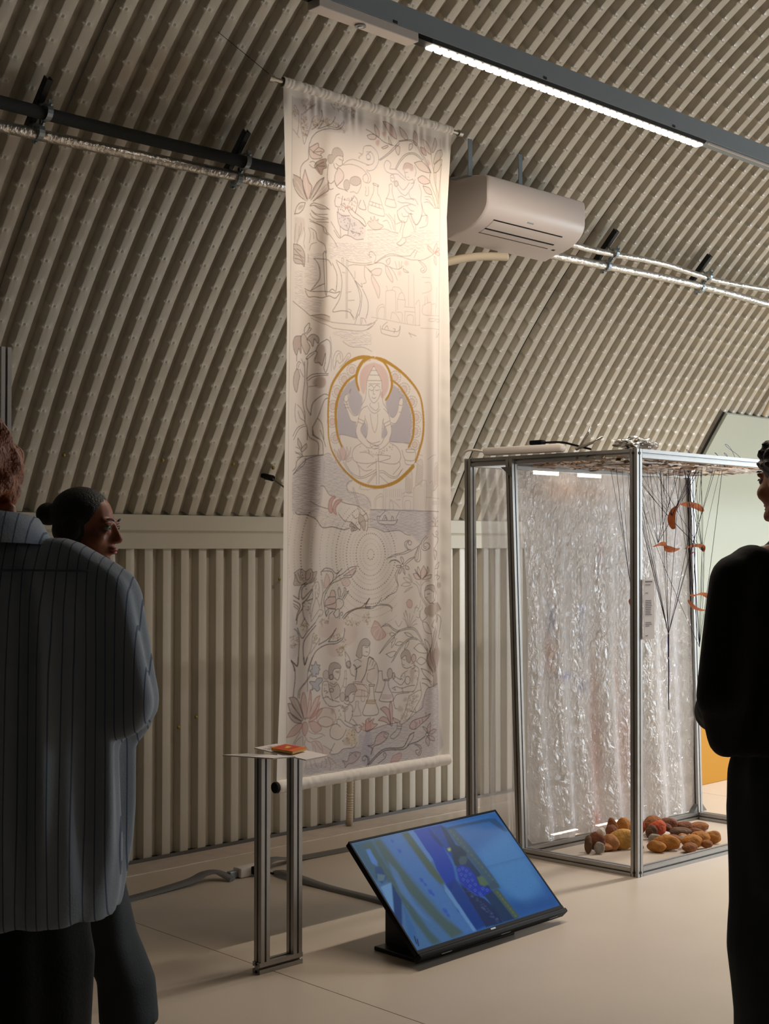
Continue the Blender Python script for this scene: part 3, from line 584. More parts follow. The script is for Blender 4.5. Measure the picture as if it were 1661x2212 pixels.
# strokes and washes of the drawing, as plain numbers: kind, colour, weight x 10, then x and y in mm (first point, then steps)
ART = [
(1,3,250,88,69,87,-15,89,-7,143,-10,-10,43,-43,37,10,23,-70,22,-89,5,-65,49,-17,-49,-46,-21,0,-74),(1,12,600,123,127,-3,41,9,38,9,33,26,-1,17,-37,24,-25,-3,-21,-27,19,-35,47,-14,-55),(4,9,10,152,79,26,-6,-26,28),(4,9,10,91,121,18,-4,-18,24),(4,9,10,140,172,18,-4,-18,46),(4,9,10,202,141,23,-5,-23,30),(4,9,10,249,129,27,-6,-27,24),(4,9,10,327,55,61,-14,-61,28),(4,9,10,394,60,16,-3,-16,24),(4,9,10,306,128,33,-8,-33,17),(4,9,10,330,145,27,-6,-27,17),(0,1,24,123,123,-3,45,9,38,9,33,14,-34,17,-39,9,-29,9,-15),
(0,1,24,126,127,20,-20,29,-24,21,-15),(0,1,24,140,117,23,-21,30,-22),(0,1,24,110,126,-10,-20,-11,-11),(0,1,24,110,126,-1,44,-7,37),(0,1,24,79,193,15,11,18,16),(0,0,22,178,173,24,-18,17,-22,8,-24,-2,-22),(0,0,22,210,162,24,-30,-3,-29,-4,-16),(0,0,22,213,162,39,-18,24,-14,18,-25,1,-7),(0,0,22,202,179,32,-17,36,-11,36,-4,27,-16,12,-21,-3,-7),(0,0,22,270,142,27,-1,24,-12,18,-20),(0,0,22,202,179,-21,22,-9,18,-8,19,-3,32,0,22,-23,18,-17,23,-3,29,0,11),(1,4,300,167,246,20,-13,23,-13,3,15,18,5,6,8,-15,14,6,12,-23,9,-24,3,-14,-13),
(0,0,22,167,246,20,-13,23,-13,3,15,18,5,6,8,-15,14,6,12,-23,9,-24,3,-14,-13,0,-27),(0,0,20,187,258,24,-21),(0,0,20,187,260,41,-11),(0,0,20,187,262,35,6),(0,0,20,187,262,-15,-10),(1,6,700,202,297,20,-13,24,-7,-3,16,3,18,-15,9,-6,22,-20,-14,-12,-14),(0,0,22,202,297,20,-13,24,-7,-3,16,3,18,-15,9,-6,22,-20,-14,-12,-14,9,-17),(0,0,20,205,308,29,-17),(0,0,20,205,310,35,-3),(0,0,20,202,310,15,24),(0,0,20,170,303,17,-7,15,10),(0,0,20,167,313,20,9,15,-7),
(1,6,450,81,369,31,5,17,12,29,66,-6,5,-40,-13,-26,-28,-7,-29),(1,6,450,234,353,-23,18,-21,31,-14,49,29,-39,18,-32),(1,6,450,249,371,3,28,-24,20,-41,34,30,-47),(1,4,350,144,339,-12,36,3,32,23,40,9,-1,14,-47,-17,-28),(0,0,26,144,337,-12,38,3,32,23,40),(0,0,26,144,337,20,43,17,19,-14,47),(0,0,26,81,369,31,5,17,12,12,42,17,24),(0,0,26,79,387,7,29,26,28,40,13),(0,0,26,234,353,-23,18,-21,31,-17,43),(0,0,26,234,353,-11,27,-18,32,-29,39),(0,0,26,249,371,3,28,-24,20,-41,34),(0,12,26,98,392,26,28,31,34),
(0,12,26,89,418,29,21,34,18),(0,12,26,147,361,11,64),(0,12,26,223,369,-21,33,-26,44),(0,12,26,243,387,-32,33,-35,33),(1,8,450,273,256,6,-21,18,-13,21,0,15,13,0,14,-27,3,-18,15,-15,21,-15,3,-5,-18,5,-14),(0,1,22,273,256,6,-21,18,-13,21,0,15,13,0,14,-27,3,-18,15,-15,21,-15,3,-5,-18,5,-14,15,-3),(0,0,20,333,249,2,15,-6,8,1,11,-18,10,-18,-7),(0,0,20,282,288,3,13,12,7,9,-9),(0,0,20,312,264,15,2),(0,0,20,306,299,21,10,9,16,-6,19,-21,20,-15,14),(0,0,20,288,363,12,18,39,2,16,4),(0,0,20,255,296,-6,34,0,34,15,8,18,-14),
(0,0,20,252,363,3,33,21,-6),(0,0,20,303,307,-15,27,-3,28,9,14),(1,4,180,306,299,30,26,-6,19,-36,34,-9,-21),(1,8,400,432,330,-5,10,-11,9,-15,5,-16,0,-11,-4,-4,-9,4,-10,11,-8,16,-6,15,0,11,4),(0,1,22,432,330,-5,10,-11,9,-15,5,-16,0,-11,-4,-4,-9,4,-10,11,-8,16,-6,15,0,11,4,5,9),(1,8,400,368,358,-2,10,-6,9,-8,4,-9,-1,-6,-6,-2,-10,2,-11,6,-8,8,-5,9,1,6,7),(0,1,22,368,358,-2,10,-6,9,-8,4,-9,-1,-6,-6,-2,-10,2,-11,6,-8,8,-5,9,1,6,7,2,10),(0,1,20,333,283,21,-18,31,-14,31,-1,31,3,32,3),(0,1,20,336,284,37,-11,43,0,31,8,19,15,9,14,-9,20,-19,-3,-3,-18,16,-14),(0,1,20,429,330,3,18,-22,36,-19,-3,-21,6),(0,1,20,457,348,3,13,-5,22,17,-3,3,-22,-1,-13),(0,1,20,491,172,-38,13,-9,32,-19,-1),
(0,1,20,441,220,-19,15,6,4),(0,1,20,466,217,25,-21),(0,1,20,466,217,3,18,19,-6),(1,4,500,564,57,38,2,27,20,13,33,-23,-2,-33,-22),(0,0,22,564,57,38,2,27,20,13,33,-23,-2,-33,-22,-22,-31),(1,4,250,658,59,30,17,17,23,-14,7,-23,-16),(0,0,20,658,59,30,17,17,23,-14,7,-23,-16,-10,-31),(1,4,250,747,57,16,22,-5,40,-17,-16,-1,-23),(0,0,20,747,57,16,22,-5,40,-17,-16,-1,-23,7,-23),(1,4,250,797,84,29,11,18,42,-31,-10,-11,-17),(0,0,20,797,84,29,11,18,42,-31,-10,-11,-17,-5,-26),(1,4,250,745,193,47,-14,48,36,-61,2),
(0,0,20,745,193,47,-14,48,36,-61,2,-34,-24),(1,4,250,765,254,31,-16,41,19,-35,16,-30,-6),(0,0,20,765,254,31,-16,41,19,-35,16,-30,-6,-7,-13),(1,4,250,795,281,38,3,14,24,-34,-1),(0,0,20,795,281,38,3,14,24,-34,-1,-18,-26),(1,4,250,516,80,22,26,-3,24,-16,-16),(0,0,20,516,80,22,26,-3,24,-16,-16,-3,-34),(1,4,250,471,136,26,-12,25,1,-6,16,-32,6),(0,0,20,471,136,26,-12,25,1,-6,16,-32,6,-13,-11),(1,4,250,593,113,19,31,-16,-4),(0,0,20,593,113,19,31,-16,-4,-3,-27),(1,4,250,554,168,32,-16,3,6,-25,13),
(0,0,20,554,168,32,-16,3,6,-25,13,-10,-3),(1,4,250,634,142,24,0,0,21,-8,16,-15,-16),(0,0,20,634,142,24,0,0,21,-8,16,-15,-16,-1,-21),(1,4,250,715,121,20,-7,-4,20,-18,11),(0,0,20,715,121,20,-7,-4,20,-18,11,2,-24),(1,4,600,782,119,24,4,10,25,-24,-7),(1,4,600,820,159,20,18,-14,14),(1,4,600,519,147,22,-7,-6,25,-13,-2),(1,4,600,551,103,26,-3,-10,21),(0,0,20,782,119,24,4,10,25,-24,-7,-10,-22),(1,6,250,870,62,12,26,-25,39,-6,-10,10,-34),(0,0,20,870,62,12,26,-25,39,-6,-10,10,-34,9,-21),
(1,6,250,911,104,2,27,-45,43,-7,-13,21,-43),(0,0,20,911,104,2,27,-45,43,-7,-13,21,-43,29,-14),(1,9,200,913,145,-42,23,-10,43,28,-12,21,-34),(0,9,30,913,145,-42,23,-10,43,28,-12,21,-34,3,-20),(0,0,24,655,119,63,-18,34,5,30,29,31,33,31,49),(0,0,24,465,112,32,5,41,14,35,12,49,2),(0,0,20,538,222,55,-41,59,-55,13,-7,53,-13,34,9,27,28,30,33,31,39),(0,0,20,544,223,55,-39,59,-54),(0,0,20,632,241,23,-37,36,-36,44,-16,33,5,28,14),(0,0,20,638,242,23,-35,37,-36,37,-13,30,5,27,13),(0,9,26,895,358,-3,-56,-24,-44,-7,-47,-14,-57,-3,-48),(0,9,26,885,359,-7,-37,-41,-65,3,-42),
(0,9,26,895,314,4,-49,14,-100),(0,9,26,874,361,-13,-31,-14,-22),(0,9,26,890,339,-15,-70,0,-60),(0,1,20,861,364,38,-6),(0,1,20,868,355,-25,-32,-37,2),(0,1,20,861,361,-35,-16,-24,5),(0,1,20,854,355,-28,-19,-17,0),(1,7,450,678,235,7,-23,20,-11,30,4,6,15,-16,13,-10,-10,-24,7),(0,1,22,685,236,6,17,4,14,16,6,24,-9),(0,1,22,745,205,10,22,-7,23),(0,1,22,691,244,14,-3),(0,1,22,705,260,6,1),
(0,1,22,678,235,7,-23,20,-11,30,4),(0,3,22,691,277,-26,-9,-20,-8,-39,5,-29,-6,-10,-22,16,-22,23,8,-4,19),(0,3,22,691,267,-26,-13,-27,-12,-39,5),(0,3,22,465,179,32,-4,31,19,7,33,-23,37,-31,14,-16,0),(0,3,22,465,204,28,-3,16,20,-9,25,-35,13),(0,3,22,471,210,16,6,-3,14,-13,1),(0,3,22,465,283,19,12,3,23,-16,14),(0,1,22,645,316,16,16,30,9,17,-17),(0,1,22,652,303,29,16,34,-37),(0,1,22,606,272,13,-5,10,17,-10,14,-13,-7,0,-19),(0,1,22,609,281,13,0),(0,1,22,748,262,-13,33,-21,23,4,23,23,10),
(0,1,22,772,281,13,29,-3,36,17,45,17,12),(0,1,22,648,356,23,-9,27,7,47,-8,20,20),(0,1,22,648,372,23,3,33,-6,47,4),(0,1,22,645,413,30,-22,46,-18),(0,1,22,684,394,20,16,31,2),(0,1,22,701,382,20,15,20,1),(0,1,22,645,413,3,23,23,19,27,-6,13,-31,13,-7),(0,1,22,785,357,4,43,-31,53,-27,-27,-7,-15),(0,1,22,735,264,6,13,-16,6),(0,1,22,816,403,-4,26),(1,3,300,650,299,-2,6,-4,5,-6,3,-5,-1,-5,-3,-1,-6,1,-6,5,-5,5,-3,6,1,4,3),(0,1,22,650,299,-2,6,-4,5,-6,3,-5,-1,-5,-3,-1,-6,1,-6,5,-5,5,-3,6,1,4,3,2,6),
(0,1,22,503,324,29,3,-2,6,-29,-3,2,-6),(0,1,22,505,328,-2,33,-25,46,-8,36,27,7,63,0,7,-17,-26,-56,-13,-16,2,-33),(0,1,22,484,403,67,3),(0,1,22,478,418,76,3),(0,1,22,500,405,-7,13),(0,1,22,516,405,-3,14),(0,1,22,535,406,3,13),(0,1,22,596,314,0,30,-23,46,7,13,52,-2,3,-17,-20,-39,-1,-37,-18,6),(0,1,22,577,373,48,-2),(0,0,24,147,465,-29,7,-20,21,-10,30),(0,0,24,147,467,-12,26,-23,20,-24,6),(0,0,24,173,471,17,-12,33,4,29,15),
(0,0,24,173,474,20,-6,24,11,29,-3),(1,6,450,112,484,26,-9,-9,15,-22,11),(1,6,450,187,464,30,2,17,10,-29,-1),(1,6,450,211,442,23,-15,15,-11,-21,3,-23,18),(0,0,20,179,488,14,13,24,9,26,3),(0,0,20,182,492,23,9,38,-2),(0,0,20,173,502,9,12,23,7,41,-4),(0,0,20,170,525,29,11,24,11,6,24,15,9),(0,0,20,173,533,32,6,27,14,6,21),(0,0,20,176,559,23,12,6,30,24,19,6,32),(0,0,20,202,531,44,-1),(0,0,20,258,526,24,27,30,29),
(0,0,20,273,557,21,21,12,5),(0,0,20,241,571,35,30,18,20),(0,1,20,141,563,6,25,-6,34,6,21),(0,1,20,167,559,9,25,-6,34),(0,1,20,188,573,3,26),(0,1,20,124,548,0,33,-20,43,0,15),(0,1,20,95,557,-5,41,-3,39),(0,1,20,115,563,-3,40),(0,1,20,170,647,9,-24,23,-10),(0,1,20,164,663,1,33),(1,6,220,89,532,52,-4,6,38,-23,37,-20,27,-17,-10),(1,6,220,182,521,58,3,-5,95,-18,-4,-12,-49),
(1,6,400,83,638,27,-2,23,10,14,24,-3,44,-11,-7,-35,3,-14,-11,0,-22),(0,0,22,83,638,27,-2,23,10,14,24,-3,44,-11,-7,-35,3,-14,-11,0,-22,-1,-39),(0,0,22,87,677,31,2,21,16),(0,0,22,90,692,34,1,17,13),(0,0,22,87,655,28,17,26,10),(0,0,22,101,653,23,5),(0,0,24,224,656,9,-1,3,146,-7,1,-5,-146),(0,0,24,191,677,26,0,27,3,15,18),(0,0,24,191,677,17,24,2,55,-34,49),(0,0,24,182,802,24,-17,20,-11),(0,0,24,147,800,29,7,59,-3,45,0,28,-9,-25,29,-36,-4,-30,10,-26,-3,-26,3,-15,-22),(0,0,24,250,800,15,-9,18,7),
(0,0,24,264,690,24,33,3,33,-5,39),(0,0,20,285,673,40,13,30,16,31,30,27,42,10,44,-16,48,-12,26),(0,0,20,288,680,24,39,7,45,-12,57,-24,35,-15,24,51,-11,42,0,25,19),(0,0,20,395,740,37,20,-3,-16),(0,0,20,392,740,37,43,0,46,-13,47),(0,0,20,435,766,31,42,3,39,-12,35),(0,1,20,343,663,0,97,0,136),(0,1,20,352,662,-2,97,-1,136),(0,1,20,318,660,10,0,1,28),(0,1,20,318,660,2,22),(0,1,20,344,663,26,5,77,-6,44,-13),(0,1,20,355,685,30,-9,62,-7,44,-12),
(0,1,20,447,673,0,39,10,24,-19,9),(0,1,20,451,673,40,19),(0,1,20,322,716,15,0),(0,1,20,355,790,15,-4),(0,1,20,355,824,34,-6),(0,1,20,355,858,15,3,-3,12),(0,1,20,392,702,0,29),(0,0,20,294,479,3,31,12,25,40,10,15,-23,3,-26),(0,0,20,297,481,27,9,40,-7),(0,0,20,309,535,3,45),(0,0,20,355,544,-3,18),(0,0,20,318,577,19,-12,33,1,31,7,40,-9),
(0,0,20,367,542,49,6),(0,0,20,352,456,27,27,37,10,31,15),(0,0,20,367,451,31,15,43,16),(0,0,20,282,439,3,19,15,2,0,21),(0,0,20,391,397,19,17,-6,33,-9,20),(0,0,20,282,439,9,-24,18,-10),(0,0,20,416,493,31,18,10,-9,-16,-20),(0,0,20,429,408,-13,32,41,1,-13,-35),(0,0,20,318,446,24,7,0,5),(0,0,20,327,411,-9,35),(0,0,20,364,429,21,-20,3,-9),(1,3,200,294,479,70,4,3,13,-18,49,-40,-10),
(1,3,200,364,490,83,18,-6,56,-71,2,-18,-10),(5,1,10,300,487,64,3,-15,50,-37,-10),(5,1,10,373,502,68,16,-9,45,-59,-2),(5,1,10,294,421,107,-19,0,55,-101,21),(0,4,50,344,453,23,-8),(0,0,22,82,859,31,13,29,12,32,20),(0,0,22,177,902,40,-6,33,6),(1,6,350,177,902,40,-6,33,6,0,18,-38,4),(3,3,10,241,614,250,-48,0,83,-121,13,-52,-6,-42,15,-26,1),(3,3,10,164,663,59,-20,0,29,-29,4,11,25,-2,69,-44,26,-12,-31,-6,-44),(3,3,10,87,736,49,-7,0,72,11,30,59,5,17,7,-17,47,-35,4,-81,-39),(1,4,280,465,496,10,-11,12,2,-3,-20,16,14,6,-22,10,17,16,-10,-4,17,32,6,-12,12,-29,12,-29,-1),
(0,1,20,465,496,10,-11,12,2,-3,-20,16,14,6,-22,10,17,16,-10,-4,17,32,6,-12,12,-29,12,-29,-1,-25,-16),(0,1,20,577,438,32,20,16,35),(0,1,20,560,471,26,-7,23,31),(0,1,20,629,431,3,70),(0,1,20,638,469,33,-12,-13,44),(0,1,20,593,435,26,17,13,18),(0,1,20,645,426,13,24,30,2,-10,34,-3,29,13,3,36,-15),(0,1,20,711,422,20,32,17,31),(0,1,20,785,405,-7,25,-27,23,-23,-22,-4,-23),(0,1,20,674,518,-16,19,-18,12,21,6,30,-19,3,-17),(0,1,20,645,549,16,6,10,-6),(0,1,20,465,523,63,-12,45,-10,36,4,42,-1),
(0,1,20,785,412,34,-8,-3,41,-44,19),(0,1,20,671,417,7,13,26,-5),(0,1,20,751,453,0,22),(3,3,10,465,526,105,-22,88,0,-20,45,27,10,59,-73,61,-17,114,-9,0,54,-90,23,-17,27,-134,24,-56,6,-105,37,-32,5),(0,1,22,465,666,41,-13,42,-29,45,-23,39,-6,39,2,47,-8),(0,1,22,513,652,47,-30,42,-16,56,-6,66,5,41,-4,37,14,10,20,-20,15,-14,-10,10,-11),(0,1,22,765,603,40,-13,48,-26),(0,1,22,771,607,21,14,10,13,-14,10),(0,1,22,506,648,10,-24,-19,-16,-19,3,-3,16,15,3),(0,1,22,506,650,45,-6,42,8,39,4,26,-4,20,-15),(0,1,22,718,589,30,-31),(0,1,22,741,593,17,-29),
(1,4,150,468,681,16,7,29,-15,38,-4,-10,25,-28,6,-23,-4),(0,1,20,468,681,16,7,29,-15,38,-4,-10,25,-28,6,-23,-4,-22,-15),(1,4,150,490,701,0,23,23,36,19,30,8,-22,-5,-27,-38,-36),(0,1,20,490,701,0,23,23,36,19,30,8,-22,-5,-27,-38,-36,-7,-4),(1,4,150,573,652,7,32,35,30,0,-23,-29,-36),(0,1,20,573,652,7,32,35,30,0,-23,-29,-36,-13,-3),(1,4,150,678,647,26,10,5,4,-25,-1),(0,1,20,678,647,26,10,5,4,-25,-1,-6,-13),(1,4,150,577,631,22,-15,3,16,-13,13),(0,1,20,577,631,22,-15,3,16,-13,13,-12,-14),(0,1,20,599,651,26,20,20,30),(0,1,20,632,625,10,27),
(0,1,20,655,622,3,28),(0,1,20,671,619,-6,30),(1,4,350,711,621,-2,5,-5,5,-6,2,-7,0,-5,-3,-2,-5,2,-6,5,-5,7,-2,6,1,5,3),(1,4,350,669,669,-1,6,-4,4,-6,2,-6,0,-4,-4,-2,-5,2,-5,4,-5,6,-2,6,1,4,3),(1,4,280,853,564,-27,-15,-7,-18,24,11,14,12),(0,5,20,853,564,-27,-15,-7,-18,24,11,14,12,-4,10),(1,4,280,860,558,-3,-19,21,-26,7,17,-14,24),(0,5,20,860,558,-3,-19,21,-26,7,17,-14,24,-11,4),(1,4,280,867,557,21,-10,14,5,-10,11),(0,5,20,867,557,21,-10,14,5,-10,11,-25,-6),(1,4,280,860,570,-3,20,17,17,4,-18,-7,-15),(0,5,20,860,570,-3,20,17,17,4,-18,-7,-15,-11,-4),
(1,4,280,867,552,25,-23,7,9),(0,5,20,867,552,25,-23,7,9,-32,14),(0,2,18,522,877,0,-37,16,-21,29,-3,0,58),(0,2,18,529,876,1,-33,18,-18,19,-2),(0,2,18,577,873,0,-107,9,-13,42,-6,7,23,0,63),(0,2,18,586,751,-3,-14,-6,-1),(0,2,18,615,747,7,-15,36,0,13,15),(0,2,18,645,780,46,-2),(0,2,18,648,778,7,-18,13,-11,13,6,7,22),(0,2,18,645,783,0,42),(0,2,18,691,782,-3,24),(0,2,18,709,671,0,127),
(0,2,18,738,664,3,133),(0,2,18,688,806,56,-3),(0,2,18,688,825,56,-3),(0,2,18,688,825,0,49),(0,2,18,744,799,4,78),(0,2,18,701,875,0,-33,33,-4,0,35),(0,2,18,490,873,87,0,94,3,77,1,27,-3),(0,2,18,792,788,44,-17,0,50),(0,2,18,792,788,3,38,103,-7),(0,2,18,843,777,27,-3,-3,43),(0,2,18,874,788,7,-90),(0,2,18,802,785,3,-37),
(0,2,18,819,773,-4,-28),(0,2,18,778,885,120,-8),(0,2,18,826,841,34,-4,0,10,-34,4,0,-10),(0,2,18,870,836,28,-1,0,10,-24,0,-4,-9),(0,2,18,748,789,23,-17,0,102),(0,2,18,606,867,9,-29,23,6,23,28),(0,2,18,638,835,33,-1,0,39),(0,2,18,785,670,48,-4),(0,2,18,788,738,48,-18,-3,-33,-31,4),(0,1,22,544,902,4,20,12,10,81,3,17,-25,2,-21,-15,25,-85,0,-3,-2,3,-12,26,-19),(0,1,22,570,911,13,-14,10,13),(0,1,22,622,905,10,1,-7,15),
(0,1,22,465,911,32,-13,27,-18),(0,1,22,465,927,26,-14,22,-21),(0,1,22,711,914,40,7),(0,1,22,711,911,13,18),(0,1,22,881,886,-7,30),(0,1,22,898,893,-14,19),(0,1,22,177,902,29,8,41,10,36,1,72,-4,93,-6,43,-14),(0,1,22,177,911,35,18,23,6,30,8,30,1,118,-5,47,-11,31,-19),(0,1,22,370,877,19,20),(0,1,22,392,913,12,-27,9,-14),(0,1,22,426,909,0,-23,22,0,9,15),(0,1,22,432,908,2,-20),
(1,6,550,128,987,-29,5,-13,17,-1,19,6,21,14,14,11,-27,12,19,0,-40),(0,0,22,128,987,-29,5,-13,17,-1,19,6,21,14,14,11,-27,12,19,0,-40,0,-28),(1,6,280,128,989,14,-12,14,13,5,17,10,17,-6,18,-11,14,-15,-20,-11,-25),(0,0,22,128,989,14,-12,14,13,5,17,10,17,-6,18,-11,14,-15,-20,-11,-25,0,-22),(1,6,450,159,996,15,-17,17,-3,12,14,-3,20,-12,-17,-5,30,-9,-17),(0,0,22,159,996,15,-17,17,-3,12,14,-3,20,-12,-17,-5,30,-9,-17,-15,-10),(1,6,500,206,1011,-13,28,4,9,-9,27,24,22,6,-16,11,-34,-5,-29),(0,0,24,235,992,-29,19,-13,28,4,9,-9,27,3,11,12,-1,9,12,6,-16,11,-34,-2,38,-6,20,9,17,14,-30,12,-46,-3,-44,-18,-10),(0,0,22,148,952,20,-20,1,17,-10,19,-11,6,-3,-11,3,-11),(0,0,22,168,951,9,4,-21,24),(1,6,180,145,1086,16,-8,-4,70,3,40,-6,66,17,36,6,50,12,46,-32,2,-9,-68,-8,-65,8,-104),(0,0,26,154,1074,7,4,-4,70,3,40,-6,66,17,36),
(0,0,26,145,1086,3,65,-8,60,0,44,8,32,0,33,9,21,0,47),(0,0,26,157,1151,26,-20,61,-5),(0,0,26,162,1157,27,-18,52,-7),(0,0,26,171,1292,9,-49,38,-34,26,1),(0,0,26,177,1338,18,-39,26,-65,23,-13),(0,0,26,177,1369,0,-31),(0,0,26,195,1304,17,23,9,57),(0,0,26,154,1072,14,-17,26,-16),(0,0,26,157,1076,31,-27),(0,0,26,105,1063,0,24),(0,0,26,177,1369,18,14),(1,6,350,105,1118,-14,23,-3,37,17,29,11,-42,6,-22,-8,-24),
(0,0,22,105,1118,-14,23,-3,37,17,29,11,-42,6,-22,-8,-24,-9,-1),(0,0,20,119,1086,-11,10,-3,22),(0,0,20,128,1092,-9,-4),(0,0,20,114,1111,5,-16),(0,0,20,122,1116,20,29),(0,0,20,131,1076,14,25),(0,0,20,100,1251,-3,40,8,32),(0,0,20,111,1255,23,18,14,34),(0,0,20,86,1378,25,-34,34,-15),(0,0,20,91,1391,29,-43,31,-13),(0,0,20,114,1279,11,25,23,12),(0,0,20,165,1181,27,-5),
(1,6,550,231,1160,-3,12,-9,9,-13,4,-12,-2,-9,-8,-4,-11,4,-12,9,-9,12,-4,13,2,9,7),(0,1,20,274,1103,-6,-24,12,-35,18,-14,21,8,6,24,-18,17,-15,-9,-15,37),(0,1,20,283,1097,6,-40,18,-18,6,24),(0,1,20,325,1071,30,-37,12,13,-60,48),(0,1,20,334,1075,21,-29),(0,1,20,253,980,9,43,-3,90),(0,1,20,325,990,45,16,71,-5,50,11),(3,3,10,250,958,241,-27,0,60,-50,5,-71,5,-45,-15,-60,-21),(1,4,550,506,1055,45,7,30,22,14,37,-2,31,-16,28,-19,18,-15,-15,12,-23,-4,-35,-19,-26,-26,-29,-26,34,-15,25,-8,39,-11,22,-18,-17,-9,-34,9,-39,29,-29),(1,3,600,395,1130,-40,25,-32,34,-23,44,-7,51,2,45,9,31,26,-1,40,5,40,4,-11,-29,3,-33,-32,-6,-18,-33,-18,-36,3,-27,22,-7,-4,27,11,31,25,23,26,-7,15,-28,7,-36,-22,-25,-17,-31),(1,3,600,616,1133,-12,45,-27,30,8,32,15,24,20,7,23,-24,11,-45,20,-15,0,36,-16,40,-23,31,-25,8,2,30,-12,39,78,1,35,1,16,-76,-4,-44,-24,-55,-35,-39),(1,3,600,450,1298,-22,36,33,31,4,-46),
(1,3,600,566,1301,-11,59,22,-10,8,-17),(1,12,250,406,1097,-4,12,-11,10,-14,4,-15,-2,-10,-8,-4,-11,4,-12,10,-10,15,-4,14,2,11,7),(0,2,22,406,1097,-4,12,-11,10,-14,4,-15,-2,-10,-8,-4,-11,4,-12,10,-10,15,-4,14,2,11,7,4,12),(1,4,400,391,1098,-2,7,-5,5,-7,2,-7,-1,-6,-4,-2,-6,2,-7,6,-5,7,-2,7,1,5,4),(0,2,22,391,1098,-2,7,-5,5,-7,2,-7,-1,-6,-4,-2,-6,2,-7,6,-5,7,-2,7,1,5,4,2,6),(0,2,18,394,1098,12,-1),(0,2,18,392,1104,11,3),(0,2,18,388,1110,7,6),(0,2,18,381,1114,2,8),(0,2,18,373,1114,-3,9),(0,2,18,366,1112,-7,7),(0,2,18,361,1107,-10,5),
(0,2,18,359,1101,-11,1),(0,2,18,361,1094,-10,-2),(0,2,18,366,1089,-7,-6),(0,2,18,373,1085,-3,-8),(0,2,18,381,1084,2,-8),(0,2,18,388,1087,7,-8),(0,2,18,392,1092,11,-5),(1,12,250,364,1138,-4,13,-11,10,-15,4,-16,-2,-11,-8,-4,-12,4,-13,11,-10,16,-4,15,2,11,8),(0,2,22,364,1138,-4,13,-11,10,-15,4,-16,-2,-11,-8,-4,-12,4,-13,11,-10,16,-4,15,2,11,8,4,12),(1,4,400,349,1139,-2,7,-6,6,-7,2,-8,-1,-6,-5,-2,-6,2,-7,6,-6,8,-2,7,1,6,5),(0,2,22,349,1139,-2,7,-6,6,-7,2,-8,-1,-6,-5,-2,-6,2,-7,6,-6,8,-2,7,1,6,5,2,6),(0,2,18,352,1139,12,-1),
(0,2,18,350,1146,11,3),(0,2,18,345,1152,8,6),(0,2,18,338,1156,2,8),(0,2,18,330,1156,-3,9),(0,2,18,322,1154,-7,8),(0,2,18,317,1149,-11,5),(0,2,18,315,1142,-12,1),(0,2,18,317,1135,-11,-3),(0,2,18,322,1129,-7,-6),(0,2,18,330,1125,-3,-8),(0,2,18,338,1125,2,-9),(0,2,18,345,1127,8,-8),
(0,2,18,350,1132,11,-5),(1,12,250,323,1189,-4,13,-11,10,-15,4,-15,-2,-11,-8,-4,-12,4,-13,11,-10,15,-4,15,2,11,8),(0,2,22,323,1189,-4,13,-11,10,-15,4,-15,-2,-11,-8,-4,-12,4,-13,11,-10,15,-4,15,2,11,8,4,12),(1,4,400,308,1190,-2,7,-6,6,-7,2,-8,-1,-5,-5,-2,-6,2,-7,5,-5,8,-3,7,1,6,5),(0,2,22,308,1190,-2,7,-6,6,-7,2,-8,-1,-5,-5,-2,-6,2,-7,5,-5,8,-3,7,1,6,5,2,6),(0,2,18,311,1190,12,-1),(0,2,18,309,1197,11,3),(0,2,18,304,1203,8,7),(0,2,18,297,1207,2,8),(0,2,18,289,1207,-3,9),(0,2,18,281,1205,-7,7),(0,2,18,276,1200,-11,5),
(0,2,18,275,1193,-12,1),(0,2,18,276,1186,-11,-3),(0,2,18,281,1180,-7,-6),(0,2,18,289,1177,-3,-9),(0,2,18,297,1176,2,-9),(0,2,18,304,1178,7,-7),(0,2,18,309,1183,11,-4),(1,12,250,298,1249,-4,12,-10,10,-14,4,-14,-3,-11,-7,-3,-12,3,-11,11,-10,14,-4,14,2,10,8),(0,2,22,298,1249,-4,12,-10,10,-14,4,-14,-3,-11,-7,-3,-12,3,-11,11,-10,14,-4,14,2,10,8,4,11),(1,4,400,284,1250,-2,7,-5,5,-7,2,-7,-1,-5,-4,-2,-7,2,-6,5,-5,7,-2,7,1,5,4),(0,2,22,284,1250,-2,7,-5,5,-7,2,-7,-1,-5,-4,-2,-7,2,-6,5,-5,7,-2,7,1,5,4,2,6),(0,2,18,287,1250,11,-1),
(0,2,18,285,1257,10,3),(0,2,18,280,1262,7,6),(0,2,18,274,1266,2,8),(0,2,18,266,1266,-3,9),(0,2,18,259,1264,-7,7),(0,2,18,255,1259,-10,4),(0,2,18,253,1253,-11,0),(0,2,18,255,1246,-11,-3),(0,2,18,259,1241,-7,-6),(0,2,18,266,1237,-3,-8),(0,2,18,274,1237,2,-9),(0,2,18,280,1239,7,-7),
(0,2,18,285,1244,10,-4),(1,12,250,295,1310,-4,12,-11,9,-14,4,-14,-2,-10,-8,-4,-11,4,-12,10,-9,14,-4,14,2,11,8),(0,2,22,295,1310,-4,12,-11,9,-14,4,-14,-2,-10,-8,-4,-11,4,-12,10,-9,14,-4,14,2,11,8,4,11),(1,4,400,280,1311,-1,7,-6,5,-7,2,-7,-1,-5,-5,-2,-6,2,-6,5,-5,7,-2,7,1,6,4),(0,2,22,280,1311,-1,7,-6,5,-7,2,-7,-1,-5,-5,-2,-6,2,-6,5,-5,7,-2,7,1,6,4,1,6),(0,2,18,283,1311,12,-1),(0,2,18,281,1318,11,3),(0,2,18,277,1323,7,6),(0,2,18,270,1327,3,8),(0,2,18,262,1327,-2,8),(0,2,18,256,1325,-7,7),(0,2,18,251,1320,-10,4),
